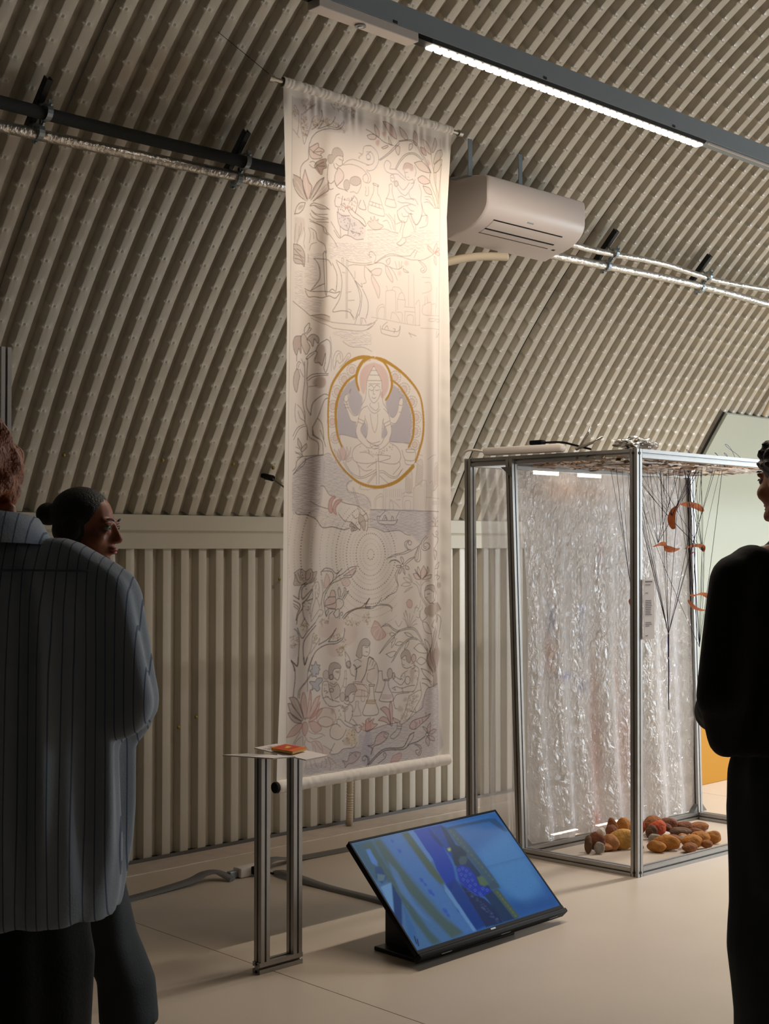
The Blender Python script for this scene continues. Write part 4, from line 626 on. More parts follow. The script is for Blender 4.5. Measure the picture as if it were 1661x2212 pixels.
(0,2,18,249,1313,-11,1),(0,2,18,251,1307,-10,-3),(0,2,18,256,1301,-7,-6),(0,2,18,262,1298,-2,-8),(0,2,18,270,1298,3,-9),(0,2,18,277,1300,7,-7),(0,2,18,281,1305,11,-4),(1,12,250,311,1373,-4,11,-10,9,-13,3,-13,-2,-10,-7,-3,-11,3,-11,10,-9,13,-3,13,2,10,7),(0,2,22,311,1373,-4,11,-10,9,-13,3,-13,-2,-10,-7,-3,-11,3,-11,10,-9,13,-3,13,2,10,7,4,11),(1,4,400,297,1374,-1,6,-5,4,-7,2,-7,-1,-4,-4,-2,-6,2,-6,4,-4,7,-2,7,1,5,4),(0,2,22,297,1374,-1,6,-5,4,-7,2,-7,-1,-4,-4,-2,-6,2,-6,4,-4,7,-2,7,1,5,4,1,6),(0,2,18,300,1374,11,-1),
(0,2,18,299,1380,9,3),(0,2,18,294,1385,7,6),(0,2,18,288,1388,2,7),(0,2,18,281,1388,-3,8),(0,2,18,274,1386,-7,6),(0,2,18,270,1381,-10,4),(0,2,18,268,1375,-10,1),(0,2,18,270,1369,-10,-3),(0,2,18,274,1364,-7,-6),(0,2,18,280,1361,-2,-7),(0,2,18,288,1361,2,-8),(0,2,18,294,1363,7,-7),
(0,2,18,299,1368,9,-4),(1,12,250,664,1101,-4,14,-12,10,-17,5,-16,-2,-12,-8,-5,-13,5,-13,12,-11,16,-5,17,2,12,9),(0,2,22,664,1101,-4,14,-12,10,-17,5,-16,-2,-12,-8,-5,-13,5,-13,12,-11,16,-5,17,2,12,9,4,12),(1,4,400,648,1103,-3,7,-6,6,-8,2,-8,-1,-6,-5,-2,-6,2,-8,6,-5,8,-3,8,1,6,5),(0,2,22,648,1103,-3,7,-6,6,-8,2,-8,-1,-6,-5,-2,-6,2,-8,6,-5,8,-3,8,1,6,5,3,7),(0,2,18,651,1103,13,-2),(0,2,18,649,1110,12,3),(0,2,18,644,1116,8,7),(0,2,18,635,1120,4,9),(0,2,18,627,1121,-3,9),(0,2,18,619,1118,-8,8),(0,2,18,613,1113,-11,5),
(0,2,18,612,1106,-14,1),(0,2,18,613,1099,-11,-4),(0,2,18,619,1092,-8,-6),(0,2,18,627,1089,-3,-9),(0,2,18,635,1088,4,-10),(0,2,18,644,1090,8,-8),(0,2,18,649,1095,12,-5),(1,12,250,715,1147,-4,14,-13,10,-16,5,-17,-2,-12,-9,-4,-12,4,-14,12,-10,17,-5,16,2,13,9),(0,2,22,715,1147,-4,14,-13,10,-16,5,-17,-2,-12,-9,-4,-12,4,-14,12,-10,17,-5,16,2,13,9,4,12),(1,4,400,698,1149,-2,7,-6,6,-8,2,-9,-1,-6,-5,-2,-7,2,-7,6,-6,9,-2,8,1,6,5),(0,2,22,698,1149,-2,7,-6,6,-8,2,-9,-1,-6,-5,-2,-7,2,-7,6,-6,9,-2,8,1,6,5,2,7),(0,2,18,702,1148,13,-1),
(0,2,18,700,1156,12,3),(0,2,18,694,1162,8,7),(0,2,18,686,1166,3,9),(0,2,18,677,1166,-3,10),(0,2,18,669,1164,-8,8),(0,2,18,664,1159,-12,5),(0,2,18,662,1151,-13,2),(0,2,18,664,1144,-12,-3),(0,2,18,669,1138,-8,-7),(0,2,18,677,1134,-3,-9),(0,2,18,686,1133,3,-9),(0,2,18,694,1136,8,-8),
(0,2,18,700,1141,12,-5),(1,12,250,757,1197,-5,13,-11,10,-16,4,-16,-2,-11,-8,-5,-12,5,-13,11,-10,16,-4,16,2,11,8),(0,2,22,757,1197,-5,13,-11,10,-16,4,-16,-2,-11,-8,-5,-12,5,-13,11,-10,16,-4,16,2,11,8,5,12),(1,4,400,741,1198,-2,7,-6,6,-8,2,-8,-1,-6,-5,-2,-6,2,-7,6,-6,8,-2,8,1,6,5),(0,2,22,741,1198,-2,7,-6,6,-8,2,-8,-1,-6,-5,-2,-6,2,-7,6,-6,8,-2,8,1,6,5,2,6),(0,2,18,744,1198,13,-1),(0,2,18,742,1205,11,3),(0,2,18,737,1211,8,6),(0,2,18,729,1215,3,8),(0,2,18,721,1215,-3,9),(0,2,18,713,1213,-8,7),(0,2,18,708,1207,-11,5),
(0,2,18,706,1201,-13,1),(0,2,18,708,1194,-11,-3),(0,2,18,713,1188,-8,-6),(0,2,18,721,1184,-3,-8),(0,2,18,729,1184,3,-9),(0,2,18,737,1186,8,-7),(0,2,18,742,1192,11,-5),(1,12,250,783,1260,-5,13,-12,11,-17,4,-17,-2,-13,-9,-4,-13,4,-13,13,-10,17,-5,17,2,12,9),(0,2,22,783,1260,-5,13,-12,11,-17,4,-17,-2,-13,-9,-4,-13,4,-13,13,-10,17,-5,17,2,12,9,5,13),(1,4,400,766,1261,-3,7,-6,6,-8,2,-9,-1,-6,-5,-2,-7,2,-7,6,-6,9,-2,8,1,6,5),(0,2,22,766,1261,-3,7,-6,6,-8,2,-9,-1,-6,-5,-2,-7,2,-7,6,-6,9,-2,8,1,6,5,3,7),(0,2,18,769,1261,14,-1),
(0,2,18,767,1268,12,4),(0,2,18,761,1274,9,7),(0,2,18,753,1278,3,9),(0,2,18,744,1279,-3,9),(0,2,18,736,1276,-8,8),(0,2,18,730,1271,-12,5),(0,2,18,728,1263,-13,1),(0,2,18,730,1256,-12,-3),(0,2,18,736,1250,-8,-7),(0,2,18,744,1246,-3,-9),(0,2,18,753,1246,3,-10),(0,2,18,761,1248,9,-8),
(0,2,18,767,1254,12,-5),(1,12,250,778,1319,-4,14,-13,10,-16,4,-17,-2,-13,-9,-4,-13,4,-13,13,-10,17,-5,17,2,12,9),(0,2,22,778,1319,-4,14,-13,10,-16,4,-17,-2,-13,-9,-4,-13,4,-13,13,-10,17,-5,17,2,12,9,4,13),(1,4,400,761,1320,-2,7,-6,6,-8,2,-9,-1,-6,-5,-2,-7,2,-7,6,-6,9,-2,8,1,6,5),(0,2,22,761,1320,-2,7,-6,6,-8,2,-9,-1,-6,-5,-2,-7,2,-7,6,-6,9,-2,8,1,6,5,2,7),(0,2,18,765,1320,13,-1),(0,2,18,763,1327,12,4),(0,2,18,757,1334,9,6),(0,2,18,749,1337,3,9),(0,2,18,740,1338,-3,9),(0,2,18,732,1335,-8,8),(0,2,18,726,1329,-12,5),
(0,2,18,724,1322,-13,1),(0,2,18,726,1315,-12,-4),(0,2,18,732,1309,-8,-7),(0,2,18,740,1305,-3,-9),(0,2,18,749,1305,3,-10),(0,2,18,757,1307,9,-8),(0,2,18,763,1313,12,-5),(1,12,250,770,1376,-3,11,-11,8,-13,4,-14,-3,-10,-7,-4,-10,4,-11,10,-9,14,-3,13,2,11,7),(0,2,22,770,1376,-3,11,-11,8,-13,4,-14,-3,-10,-7,-4,-10,4,-11,10,-9,14,-3,13,2,11,7,3,11),(1,4,400,756,1376,-1,6,-5,5,-7,2,-7,-1,-5,-4,-2,-6,2,-6,5,-5,7,-2,7,2,5,4),(0,2,22,756,1376,-1,6,-5,5,-7,2,-7,-1,-5,-4,-2,-6,2,-6,5,-5,7,-2,7,2,5,4,1,5),(0,2,18,759,1376,11,0),
(0,2,18,758,1382,10,3),(0,2,18,753,1387,7,6),(0,2,18,746,1390,3,8),(0,2,18,739,1391,-3,7),(0,2,18,732,1388,-7,7),(0,2,18,728,1384,-10,4),(0,2,18,726,1378,-11,1),(0,2,18,728,1372,-10,-3),(0,2,18,732,1367,-7,-6),(0,2,18,739,1364,-3,-7),(0,2,18,746,1364,3,-8),(0,2,18,753,1366,7,-7),
(0,2,18,758,1370,10,-3),(2,11,120,50,130,480,1039,-49,3,-51,17,-46,28,-43,44,-28,39,-14,41,-6,63,1,53,3,47,12,39,22,33,42,43,51,35,58,25,74,11,60,-4,73,-22,54,-35,40,-32),(2,11,120,80,90,524,1038,42,3,54,17,58,28,59,43,36,42,16,52,6,70,-7,56,-16,43,-24,55),(2,11,140,120,80,481,1041,-35,14,-29,30,-15,34,2,29,13,28),(2,11,100,90,70,532,1039,30,8,31,28,17,37,2,32,-15,35,-20,23),(2,11,70,110,70,399,1116,-47,28,-36,41,-22,44,-8,42,2,48,10,47,22,41),(2,11,60,100,70,616,1119,38,19,35,34,28,39,18,44,2,47,-8,48,-22,40),(2,11,90,100,90,481,1041,25,-4,26,2),(0,12,40,446,1063,-22,29,-11,31,2,27,11,26),(0,12,40,454,1060,29,-14,23,-4,30,5,30,11,27,33,8,32,-4,34,-20,34),(0,1,22,476,1166,0,22,11,21,19,11,22,-14,15,-23,2,-22),(0,1,22,461,1168,4,-39,15,-25,14,-21,12,-13,11,11,15,18,19,26,4,35),
(0,1,22,491,1089,33,-3),(0,1,22,481,1109,57,-5),(0,1,22,468,1132,85,-7),(0,1,22,476,1145,67,-6),(0,1,22,474,1156,17,-7,15,10),(0,1,22,509,1158,15,-12,19,7),(0,1,22,480,1166,11,5,11,-4),(0,1,22,515,1166,11,2,12,-6),(0,1,22,506,1159,-4,22,9,4),(0,1,22,495,1197,11,5,13,-6),(0,1,22,461,1168,-7,38,-22,29),(0,1,22,555,1171,7,43,23,26,8,16),
(0,1,22,487,1222,-4,12,34,16,19,-15,-4,-19),(0,1,22,468,1235,-29,12,-18,23,-9,33,-10,22,-3,27,18,23,44,25,30,4),(0,1,22,454,1276,-4,25,-22,33,26,28,29,23,38,6),(0,1,22,566,1239,27,20,11,32,8,35,-15,45,-31,26,-30,13),(0,1,22,566,1280,-4,16,23,37,-15,23,-19,26,-23,9),(0,1,22,413,1290,37,8),(0,1,22,410,1303,29,6),(0,1,22,566,1301,34,-15),(0,1,22,574,1312,30,-13),(0,1,22,454,1287,15,29,-4,35,-11,14),(0,1,22,562,1283,-4,27,-3,47),(0,1,22,465,1375,33,9,45,-10),
(0,2,35,472,1240,19,17,26,4,26,-18),(0,2,35,485,1266,10,45,18,29,15,-36,2,-41),(0,1,20,413,1273,-25,7,-29,-24,-15,-31),(0,1,20,402,1306,-32,-6,-18,-33,-17,-28),(0,1,20,334,1239,21,-2),(0,1,20,337,1252,22,-2),(0,1,20,330,1221,7,-17,15,-6,3,21,-11,11,-14,-9),(0,1,20,359,1192,11,-17,-4,16),(0,1,20,604,1266,19,4,20,-23,7,-28),(0,1,20,608,1293,27,1,23,-31,16,-40),(0,1,20,650,1216,8,-25,16,-4,0,30,-24,-1),(0,1,20,654,1246,12,2),
(0,1,22,432,1388,-37,18,-16,27,9,24,29,9,52,1,48,-8,19,-6),(0,1,22,600,1376,39,15,23,29,-8,31,-38,12,-80,-7),(0,1,22,424,1424,45,0,37,14),(0,1,22,536,1429,45,0,23,2),(0,1,22,491,1401,22,-9,23,-1),(0,1,22,483,1391,23,15,26,-4),(0,1,22,513,1394,27,2),(0,1,22,513,1403,27,0),(0,1,22,604,1431,-7,11,-54,14),(0,1,22,536,1429,-4,22),(5,2,10,417,1397,59,7,52,14,46,-16,38,-21,19,16,-50,19,-53,18,-82,-15),(1,4,500,323,1401,-14,28,11,26,14,4,11,-27),
(0,2,22,323,1401,-14,28,11,26,14,4,11,-27,-22,-31),(1,4,250,302,1418,-4,27,22,15,-9,-26),(0,2,20,302,1418,-4,27,22,15,-9,-26,-9,-16),(1,4,250,348,1406,-3,26,-11,27,25,-27),(0,2,20,348,1406,-3,26,-11,27,25,-27,-11,-26),(1,4,250,370,1407,-4,30,-28,22,25,-28),(0,2,20,370,1407,-4,30,-28,22,25,-28,7,-24),(1,4,250,277,1420,14,25,25,15,-18,-26),(0,2,20,277,1420,14,25,25,15,-18,-26,-21,-14),(1,4,250,288,1461,28,2,-18,8,-14,-2),(0,2,20,288,1461,28,2,-18,8,-14,-2,4,-8),(1,4,250,345,1459,28,-12,0,11,-28,9),
(0,2,20,345,1459,28,-12,0,11,-28,9,0,-8),(0,1,22,330,1467,29,34,44,25,43,1,45,-15,34,-15),(0,1,22,341,1470,29,33,40,17,40,-1,71,-30),(0,1,22,521,1446,4,103),(0,1,22,536,1440,4,108),(0,1,22,540,1494,26,-1,38,18,35,1,35,-32),(0,1,22,543,1502,23,-1,38,18,39,-2,23,-31),(0,1,22,525,1505,-49,43),(0,1,22,521,1500,-52,45),(0,1,22,543,1513,54,33),(0,1,22,403,1464,18,26,3,30),(0,1,22,417,1477,37,20,44,-7),
(0,1,22,654,1451,4,19,-38,35),(0,1,22,469,1483,22,-12,26,-9),(0,1,22,670,1403,8,25,15,16,48,-3,7,-33),(0,1,22,693,1399,44,-2,4,11,-44,2,-4,-11),(0,1,22,685,1444,8,16,40,1,11,-14),(0,1,22,305,1360,25,-1,40,5,40,4),(0,1,22,600,1371,78,1,35,1),(0,2,20,421,1573,7,-16,4,16,11,-3,7,4,11,-3,8,4),(0,2,20,469,1571,7,2,15,-4,37,1),(0,2,20,348,1560,11,-17,22,-6),(0,2,20,348,1560,15,20,54,7),(0,12,50,511,1011,0,22),
(0,0,26,157,1352,9,26,29,22,0,44),(0,0,26,177,1351,6,21,29,23,6,48),(0,0,26,111,1459,23,-5,84,-10),(0,0,26,134,1454,-25,18,-6,25,-17,15),(0,0,26,218,1446,-52,11,-37,28,-40,40),(0,0,26,149,1460,-6,24,-51,39),(0,0,26,204,1349,26,63),(1,6,300,114,1383,17,23,0,17,-17,-14),(0,0,20,114,1383,17,23,0,17,-17,-14,0,-26),(1,6,300,153,1403,1,15,-20,18,-3,-13),(0,0,20,153,1403,1,15,-20,18,-3,-13,22,-20),(0,0,20,103,1418,25,10,9,23),
(0,0,20,103,1442,23,-1,11,10),(0,0,20,100,1436,20,10,11,4),(1,3,300,143,1460,75,-14,6,101,-17,110,-17,36,-29,-13,-49,-6,-26,-8,0,-136),(3,0,10,143,1462,64,-12,6,97,-9,110,-14,36,-29,-13,-49,-6,-26,-8,0,-132),(1,3,180,221,1448,24,-10,44,31,67,51,24,22,-27,19,9,24,24,4,87,13,18,16,0,34,-86,-16,-91,-21,-48,-14,-36,-28,-12,-26),(3,3,10,221,1448,24,-10,44,31,67,51,24,22,-27,19,9,24,24,4,87,13,18,16,0,34,-86,-16,-91,-21,-48,-14,-36,-28,-12,-26),(3,3,10,207,1657,44,0,6,13,39,4,30,19,39,15,0,21,-45,4,-54,-10,-41,5,-21,-22),(0,0,30,103,1668,9,9,34,1,20,6,24,13,20,22,20,9,48,-4,42,9,24,1,24,-6),(0,0,22,207,1566,17,0,12,11,18,20,18,6),(0,0,22,166,1626,23,14,24,7,38,7),(1,4,750,281,1603,-21,14,-8,28,8,22,15,-2,-6,-24,9,-25,13,-7),(0,5,35,281,1603,-21,14,-8,28,8,22,15,-2,-6,-24,9,-25,13,-7,-10,-6),
(1,4,750,323,1617,-27,3,-18,23,3,24,15,7,-6,-18,9,-18,21,-16),(0,5,35,323,1617,-27,3,-18,23,3,24,15,7,-6,-18,9,-18,21,-16,3,-5),(1,6,400,426,1671,-6,23,19,25,9,16,9,-3,3,-25,-12,-27),(0,0,20,426,1671,-6,23,19,25,9,16,9,-3,3,-25,-12,-27,-22,-9),(1,6,600,380,1706,-12,11,9,7,22,-7),(0,0,24,380,1706,-12,11,9,7,22,-7,-19,-11),(1,6,600,396,1724,-19,7,6,9,31,-7),(0,0,24,396,1724,-19,7,6,9,31,-7,-18,-9),(0,0,24,323,1624,33,8,43,4,33,10,28,20,13,16,1,39,-7,20),(0,0,24,308,1673,24,22,24,7,24,2),(0,0,24,383,1674,19,16,12,-5),(0,0,24,408,1703,-3,16,24,16),
(0,0,24,417,1701,15,16,0,15),(0,0,24,448,1676,19,-10),(0,0,24,460,1700,13,-2),(0,0,24,380,1704,25,17,24,16),(0,1,20,383,1566,12,32,16,33,15,40),(0,1,20,389,1566,28,58,15,45),(0,1,20,383,1539,-24,8,-9,18,12,20,27,3,59,6,31,20,12,24),(0,1,20,221,1445,24,-8,18,6),(1,6,140,691,1509,33,-24,0,87,-34,1),(0,2,20,691,1509,33,-24,0,87,-34,1,1,-64),(1,6,140,761,1443,27,-1,-1,85,-30,18,-10,-7),(0,2,20,761,1443,27,-1,-1,85,-30,18,-10,-7,14,-95),
(1,6,140,863,1451,24,-1,0,91,-38,25,3,-29),(0,2,20,863,1451,24,-1,0,91,-38,25,3,-29,11,-86),(0,2,16,750,1453,36,15),(0,2,16,750,1461,36,15),(0,2,16,750,1469,36,15),(0,2,16,750,1477,36,15),(0,2,16,750,1485,36,15),(0,2,16,750,1493,36,15),(0,2,16,750,1501,36,15),(0,2,16,750,1509,36,15),(0,2,16,750,1517,36,15),(0,2,16,750,1525,36,16),
(0,2,16,750,1533,36,16),(0,2,16,692,1509,30,16),(0,2,16,692,1517,30,16),(0,2,16,692,1525,30,16),(0,2,16,692,1533,30,16),(0,2,16,692,1541,30,16),(0,2,16,692,1549,30,16),(0,2,16,692,1557,30,16),(0,2,16,692,1565,30,16),(0,5,16,856,1475,29,-16),(0,5,16,856,1483,29,-16),(0,5,16,856,1491,29,-15),
(0,5,16,856,1499,29,-15),(0,5,16,856,1507,29,-15),(0,5,16,856,1515,29,-15),(0,5,16,856,1524,29,-16),(0,5,16,856,1532,29,-16),(0,5,16,856,1540,29,-16),(0,5,16,856,1548,29,-15),(0,2,20,734,1560,74,-36,0,124),(0,2,20,734,1560,0,89),(0,2,20,828,1535,14,-7,-4,64),(0,2,20,845,1568,52,-28),(0,2,20,808,1595,93,3),
(0,2,20,842,1611,41,-1),(0,2,20,842,1617,41,-1),(0,2,20,842,1623,41,-1),(0,2,20,513,1651,1,-39,21,-19,25,-3,0,60),(0,2,20,522,1651,0,-37,19,-14,19,-1),(0,2,20,567,1564,0,86),(0,2,20,577,1564,0,86),(0,2,20,677,1650,0,-54,53,-1),(0,2,20,687,1650,0,-35,30,-1,0,35),(0,2,20,671,1585,19,-8,40,0),(0,2,20,599,1649,3,-35,16,9,4,26),(0,2,20,602,1607,36,18,20,18),
(0,2,20,638,1609,23,-1),(0,2,20,757,1417,34,3),(0,2,20,818,1436,24,-18,31,-5),(0,2,16,586,1566,0,33),(0,2,16,598,1566,0,32),(0,2,16,609,1566,0,32),(0,2,16,621,1565,0,33),(0,2,16,633,1565,0,32),(0,2,16,645,1565,0,32),(0,2,16,656,1564,0,33),(0,2,16,668,1564,0,33),(0,2,16,680,1564,0,32),
(0,2,16,740,1560,0,86),(0,2,16,749,1557,0,89),(0,2,16,758,1553,0,93),(0,2,16,767,1550,-1,96),(0,2,16,775,1546,0,100),(0,2,16,784,1542,0,104),(0,2,16,793,1539,0,106),(0,2,16,802,1535,0,110),(0,0,22,488,1652,170,0,239,1),(1,3,280,491,1653,341,-1,3,76,-58,62,-53,-38,-66,-15,-81,2,-92,-22,0,-54),(3,3,10,491,1653,341,-1,3,76,-58,62,-53,-38,-66,-15,-81,2,-92,-22,0,-54),(1,12,500,532,1678,6,27,22,5,65,1,19,-21,10,-33,-77,-1),
(0,0,22,532,1678,-3,5,9,22,22,5,65,1,19,-21,-19,5,-84,0),(0,0,22,532,1678,16,0),(0,0,22,577,1656,-32,24,-4,15),(0,0,22,654,1657,-19,29),(0,0,22,560,1694,15,-21,13,20),(0,0,22,570,1693,7,-11,6,11),(0,0,22,610,1693,2,-14,8,2,2,13),(0,0,20,475,1724,38,1,44,12,20,4,74,-6,39,15,30,4),(0,0,22,583,1852,42,-18,46,-7,33,-11,16,-3),(0,0,22,596,1848,48,-12,46,-6,60,-24,30,-18),(0,0,22,704,1816,-17,-17,0,-16,23,-8,14,10,-7,10,-12,-5,2,-9),(0,0,22,710,1816,-15,-17,2,-14,13,-6),
(0,0,22,811,1757,-27,23,0,29,23,9,21,-12,-3,-16,-17,-5,-11,12,14,7),(0,0,22,818,1761,-24,24,0,19,17,7),(0,0,22,770,1797,-23,31,-7,21,13,16,21,-7,3,-35,-7,-21),(0,0,22,760,1804,-10,31,0,21,10,-3,4,-42),(0,0,22,684,1872,26,-19,30,-9),(0,0,22,690,1876,33,-20,20,-10),(0,6,26,842,1747,17,12,27,2,7,14,-27,29,-14,5),(0,6,26,869,1742,11,-7,13,9,-10,10,-10,-5,7,-6),(0,6,26,842,1716,48,0),(0,6,26,866,1713,-7,-26,-10,-7),(0,6,26,867,1713,-1,-23,0,-17),(0,6,26,869,1713,4,-24,14,-12),
(0,6,26,862,1713,-10,-14,-14,-4),(0,6,26,873,1713,10,-17,10,-4),(1,6,220,852,1814,31,14,-17,29,-11,-15),(0,6,20,852,1814,31,14,-17,29,-11,-15,-3,-28),(1,6,400,98,1902,31,-15,18,11,20,-11,11,14,18,-2,-12,32,-17,11,-46,8,-26,-3,6,-26),(0,0,20,98,1902,31,-15,18,11,20,-11,11,14,18,-2,-12,32,-17,11,-46,8,-26,-3,6,-26,-3,-19),(0,0,22,129,1889,-2,24,8,17),(0,0,22,149,1900,-2,18,3,13,14,-9,3,-19),(0,0,22,104,1908,11,26,12,9),(0,0,22,184,1923,-17,19),(0,0,22,178,1903,-3,19,-14,18),(0,0,22,115,1902,12,28),
(0,0,22,184,1940,12,-15),(0,0,36,150,1939,-18,13,-11,28,-1,24),(0,0,36,155,1944,-20,17,-4,26,4,17,9,-8,29,-30),(0,0,36,95,1990,25,14),(0,0,36,95,2008,26,13,3,16,-11,23,-6,24),(0,0,36,135,2020,0,19,-20,28,-5,32),(0,0,36,176,1968,-21,33,-20,19),(0,0,36,153,2011,25,-8),(0,0,26,93,2020,20,10,5,9),(0,0,26,96,2029,19,14),(0,0,26,135,2039,6,35,20,31),(0,0,26,144,2076,-11,22),
(0,0,34,99,2117,14,12,8,29,-2,43,-6,58,-14,-10,-16,-13),(0,0,34,113,2114,20,40,23,-25,37,-33),(0,0,34,139,2234,0,-60,22,-34,35,-33),(0,0,34,162,2282,17,-47,26,-32,50,-19,44,-2,36,-16,11,-27,0,-15),(0,0,34,214,2182,41,-16,29,-23,17,-21),(0,0,34,264,2173,32,-45),(0,0,34,264,2173,38,0,27,-12),(0,0,34,83,2236,10,17,6,25),(0,0,34,139,2234,5,22,12,-25),(0,1,24,144,2256,6,-21,23,-38,9,-54,8,-6),(0,1,24,170,2214,15,-16,23,-25,11,-17),(0,1,24,214,2182,5,-22),
(0,1,24,190,1940,12,-2,7,13,3,25,-7,21,-12,5),(0,1,24,190,1966,6,-17),(0,1,24,175,1953,3,44,-11,43,6,50),(0,1,24,193,2002,-14,38,-6,33),(0,1,24,173,2090,23,-25,17,-19,21,7,-9,17,-17,2),(0,1,24,205,1965,2,8),(0,1,24,190,1975,3,22,12,14,11,28),(0,1,24,193,2096,26,-32),(0,1,24,199,1980,6,6),(0,1,24,178,1957,12,-17),(5,0,10,138,2013,29,1,3,48,-20,-5,-15,-18),(0,0,28,234,1983,32,-33,33,-26,36,-17,39,-22,43,-6),
(0,0,28,246,1983,29,-35,39,-14,30,-11,36,0,28,-24),(0,0,28,222,1912,-3,-9,6,-8,20,-10,30,6,24,16,30,-18),(0,0,28,225,1897,41,0,18,14,-3,22,-15,17),(0,0,28,299,1924,3,-13,12,-13),(0,0,28,246,1983,-9,28,6,36,9,27,11,-24),(0,1,24,219,1930,12,46,-12,55),(0,1,24,225,1932,12,31),(0,1,24,234,1983,-9,33,3,26),(1,4,350,248,1906,15,18,0,26,-17,13,-9,-22),(0,5,20,248,1906,15,18,0,26,-17,13,-9,-22,11,-35),(1,4,450,338,1916,39,-19,34,-11,-21,26,-34,4),(0,0,20,338,1916,39,-19,34,-11,-21,26,-34,4,-18,0),
(1,4,350,376,1944,-3,7,-9,6,-11,2,-11,-3,-9,-5,-3,-8,3,-8,9,-6,11,-1,11,2,9,6),(0,2,22,376,1944,-3,7,-9,6,-11,2,-11,-3,-9,-5,-3,-8,3,-8,9,-6,11,-1,11,2,9,6,3,8),(1,4,350,243,2034,3,-22,20,-15,9,-24,18,5,3,24,3,38,-24,6),(0,0,20,243,2034,3,-22,20,-15,9,-24,18,5,3,24,3,38,-24,6,-32,-12),(0,0,26,299,2013,12,-8,24,9,3,18,-18,15),(0,0,26,246,2032,35,-6,18,-8),(0,0,26,257,1999,39,-1),(0,0,26,252,2071,-3,-15,17,-13,30,6,-9,15),(0,0,26,263,2085,3,-18,18,-12),(0,0,26,296,2051,18,-4,0,27,-15,6,-12,-14),(0,0,26,314,2000,-6,-24,6,-14,7,16,-1,22),(0,0,26,326,2001,15,-22,0,-14,11,3,-5,15,-12,22),
(0,0,26,341,2010,24,-29,-3,-2,-30,28),(0,0,26,317,2085,3,-18,9,-8,6,9,-9,5),(0,0,40,334,2082,22,-18,46,-14,37,-6,28,-17,19,-17),(0,0,40,341,2087,40,-27,49,-12,62,2),(0,0,40,461,2043,18,-25,7,-8),(0,0,40,461,2043,31,0),(0,9,30,344,2084,33,-26,53,-12,37,0),(1,4,220,266,2076,69,9,6,50,-27,12,-47,11,-53,-11,0,-35),(1,4,220,350,2117,61,-2,6,46,-45,33,-31,-15),(1,4,220,255,2188,71,-1,-6,40,-36,7,-23,-19),(1,3,200,76,1994,31,109,14,35,-5,63,-23,31,-22,-23),(4,9,10,237,2097,26,1,-26,12),
(4,9,10,365,2096,25,0,-25,15),(4,9,10,405,2106,28,1,-28,10),(4,9,10,141,2115,20,1,-20,17),(4,9,10,96,2165,23,1,-23,21),(4,9,10,196,2159,12,1,-12,23),(4,9,10,305,2155,27,2,-27,9),(4,9,10,341,2184,18,1,-18,21),(4,9,10,326,2212,24,1,-24,19),(4,9,10,470,2088,22,1,-22,24),(0,0,22,648,1893,-17,23,4,23,11,19,-8,25,-16,9,-29,9,-20,15),(0,0,22,654,1898,-14,23,3,23,6,19),(1,4,250,671,1870,-10,-19,5,-8,13,13,-2,14),
(0,0,22,671,1870,-10,-19,5,-8,13,13,-2,14,-6,0),(1,4,250,661,1879,-23,0,6,9,17,-2),(0,0,22,661,1879,-23,0,6,9,17,-2,0,-7),(1,4,250,687,1879,17,5,6,12,-20,-3),(0,0,22,687,1879,17,5,6,12,-20,-3,-3,-14),(1,4,250,664,1886,-13,16,3,12,13,-16),(0,0,22,664,1886,-13,16,3,12,13,-16,-3,-12),(1,4,250,674,1889,3,16,10,12,-3,-19),(0,0,22,674,1889,3,16,10,12,-3,-19,-10,-9),(1,12,400,680,1879,-1,3,-3,2,-4,1,-4,-1,-3,-2,-1,-3,1,-3,3,-2,4,-1,4,1,3,2),(0,0,22,680,1879,-1,3,-3,2,-4,1,-4,-1,-3,-2,-1,-3,1,-3,3,-2,4,-1,4,1,3,2,1,3),(0,0,24,596,1869,16,-11,26,-2,19,11),
(0,0,24,602,1862,23,-5,26,8,10,7),(0,0,24,466,2045,37,-1,29,-8,25,-27),(0,0,24,466,2050,37,1,32,-11,54,2,23,14,-3,10),(0,0,24,545,2034,48,5,22,13),(0,0,24,466,2029,19,-19),(0,0,24,466,2036,16,-20),(1,4,450,797,1882,-17,22,-3,28,13,3,28,-21),(0,0,22,797,1882,-17,22,-3,28,13,3,28,-21,-21,-32),(1,4,300,760,1885,-3,23,20,26,-2,-30),(0,0,20,760,1885,-3,23,20,26,-2,-30,-15,-19),(1,4,300,733,1915,24,-2,23,22,-30,1),(0,0,20,733,1915,24,-2,23,22,-30,1,-17,-21),
(1,4,300,818,1885,6,22,-30,28,20,-24),(0,0,20,818,1885,6,22,-30,28,20,-24,4,-26),(1,4,300,838,1919,-7,16,-41,4,28,-16),(0,0,20,838,1919,-7,16,-41,4,28,-16,20,-4),(1,4,300,743,1896,10,17,21,19),(0,0,20,743,1896,10,17,21,19,-31,-36),(0,1,24,777,1939,-3,50,10,28,30,34),(0,1,24,787,1939,-7,50,10,24,27,33),(0,1,24,733,1953,24,12,10,23,10,24),(0,1,24,750,1946,20,17),(0,1,24,784,1965,20,-18,24,-2),(1,12,300,664,1961,26,-12,30,10,-30,7),
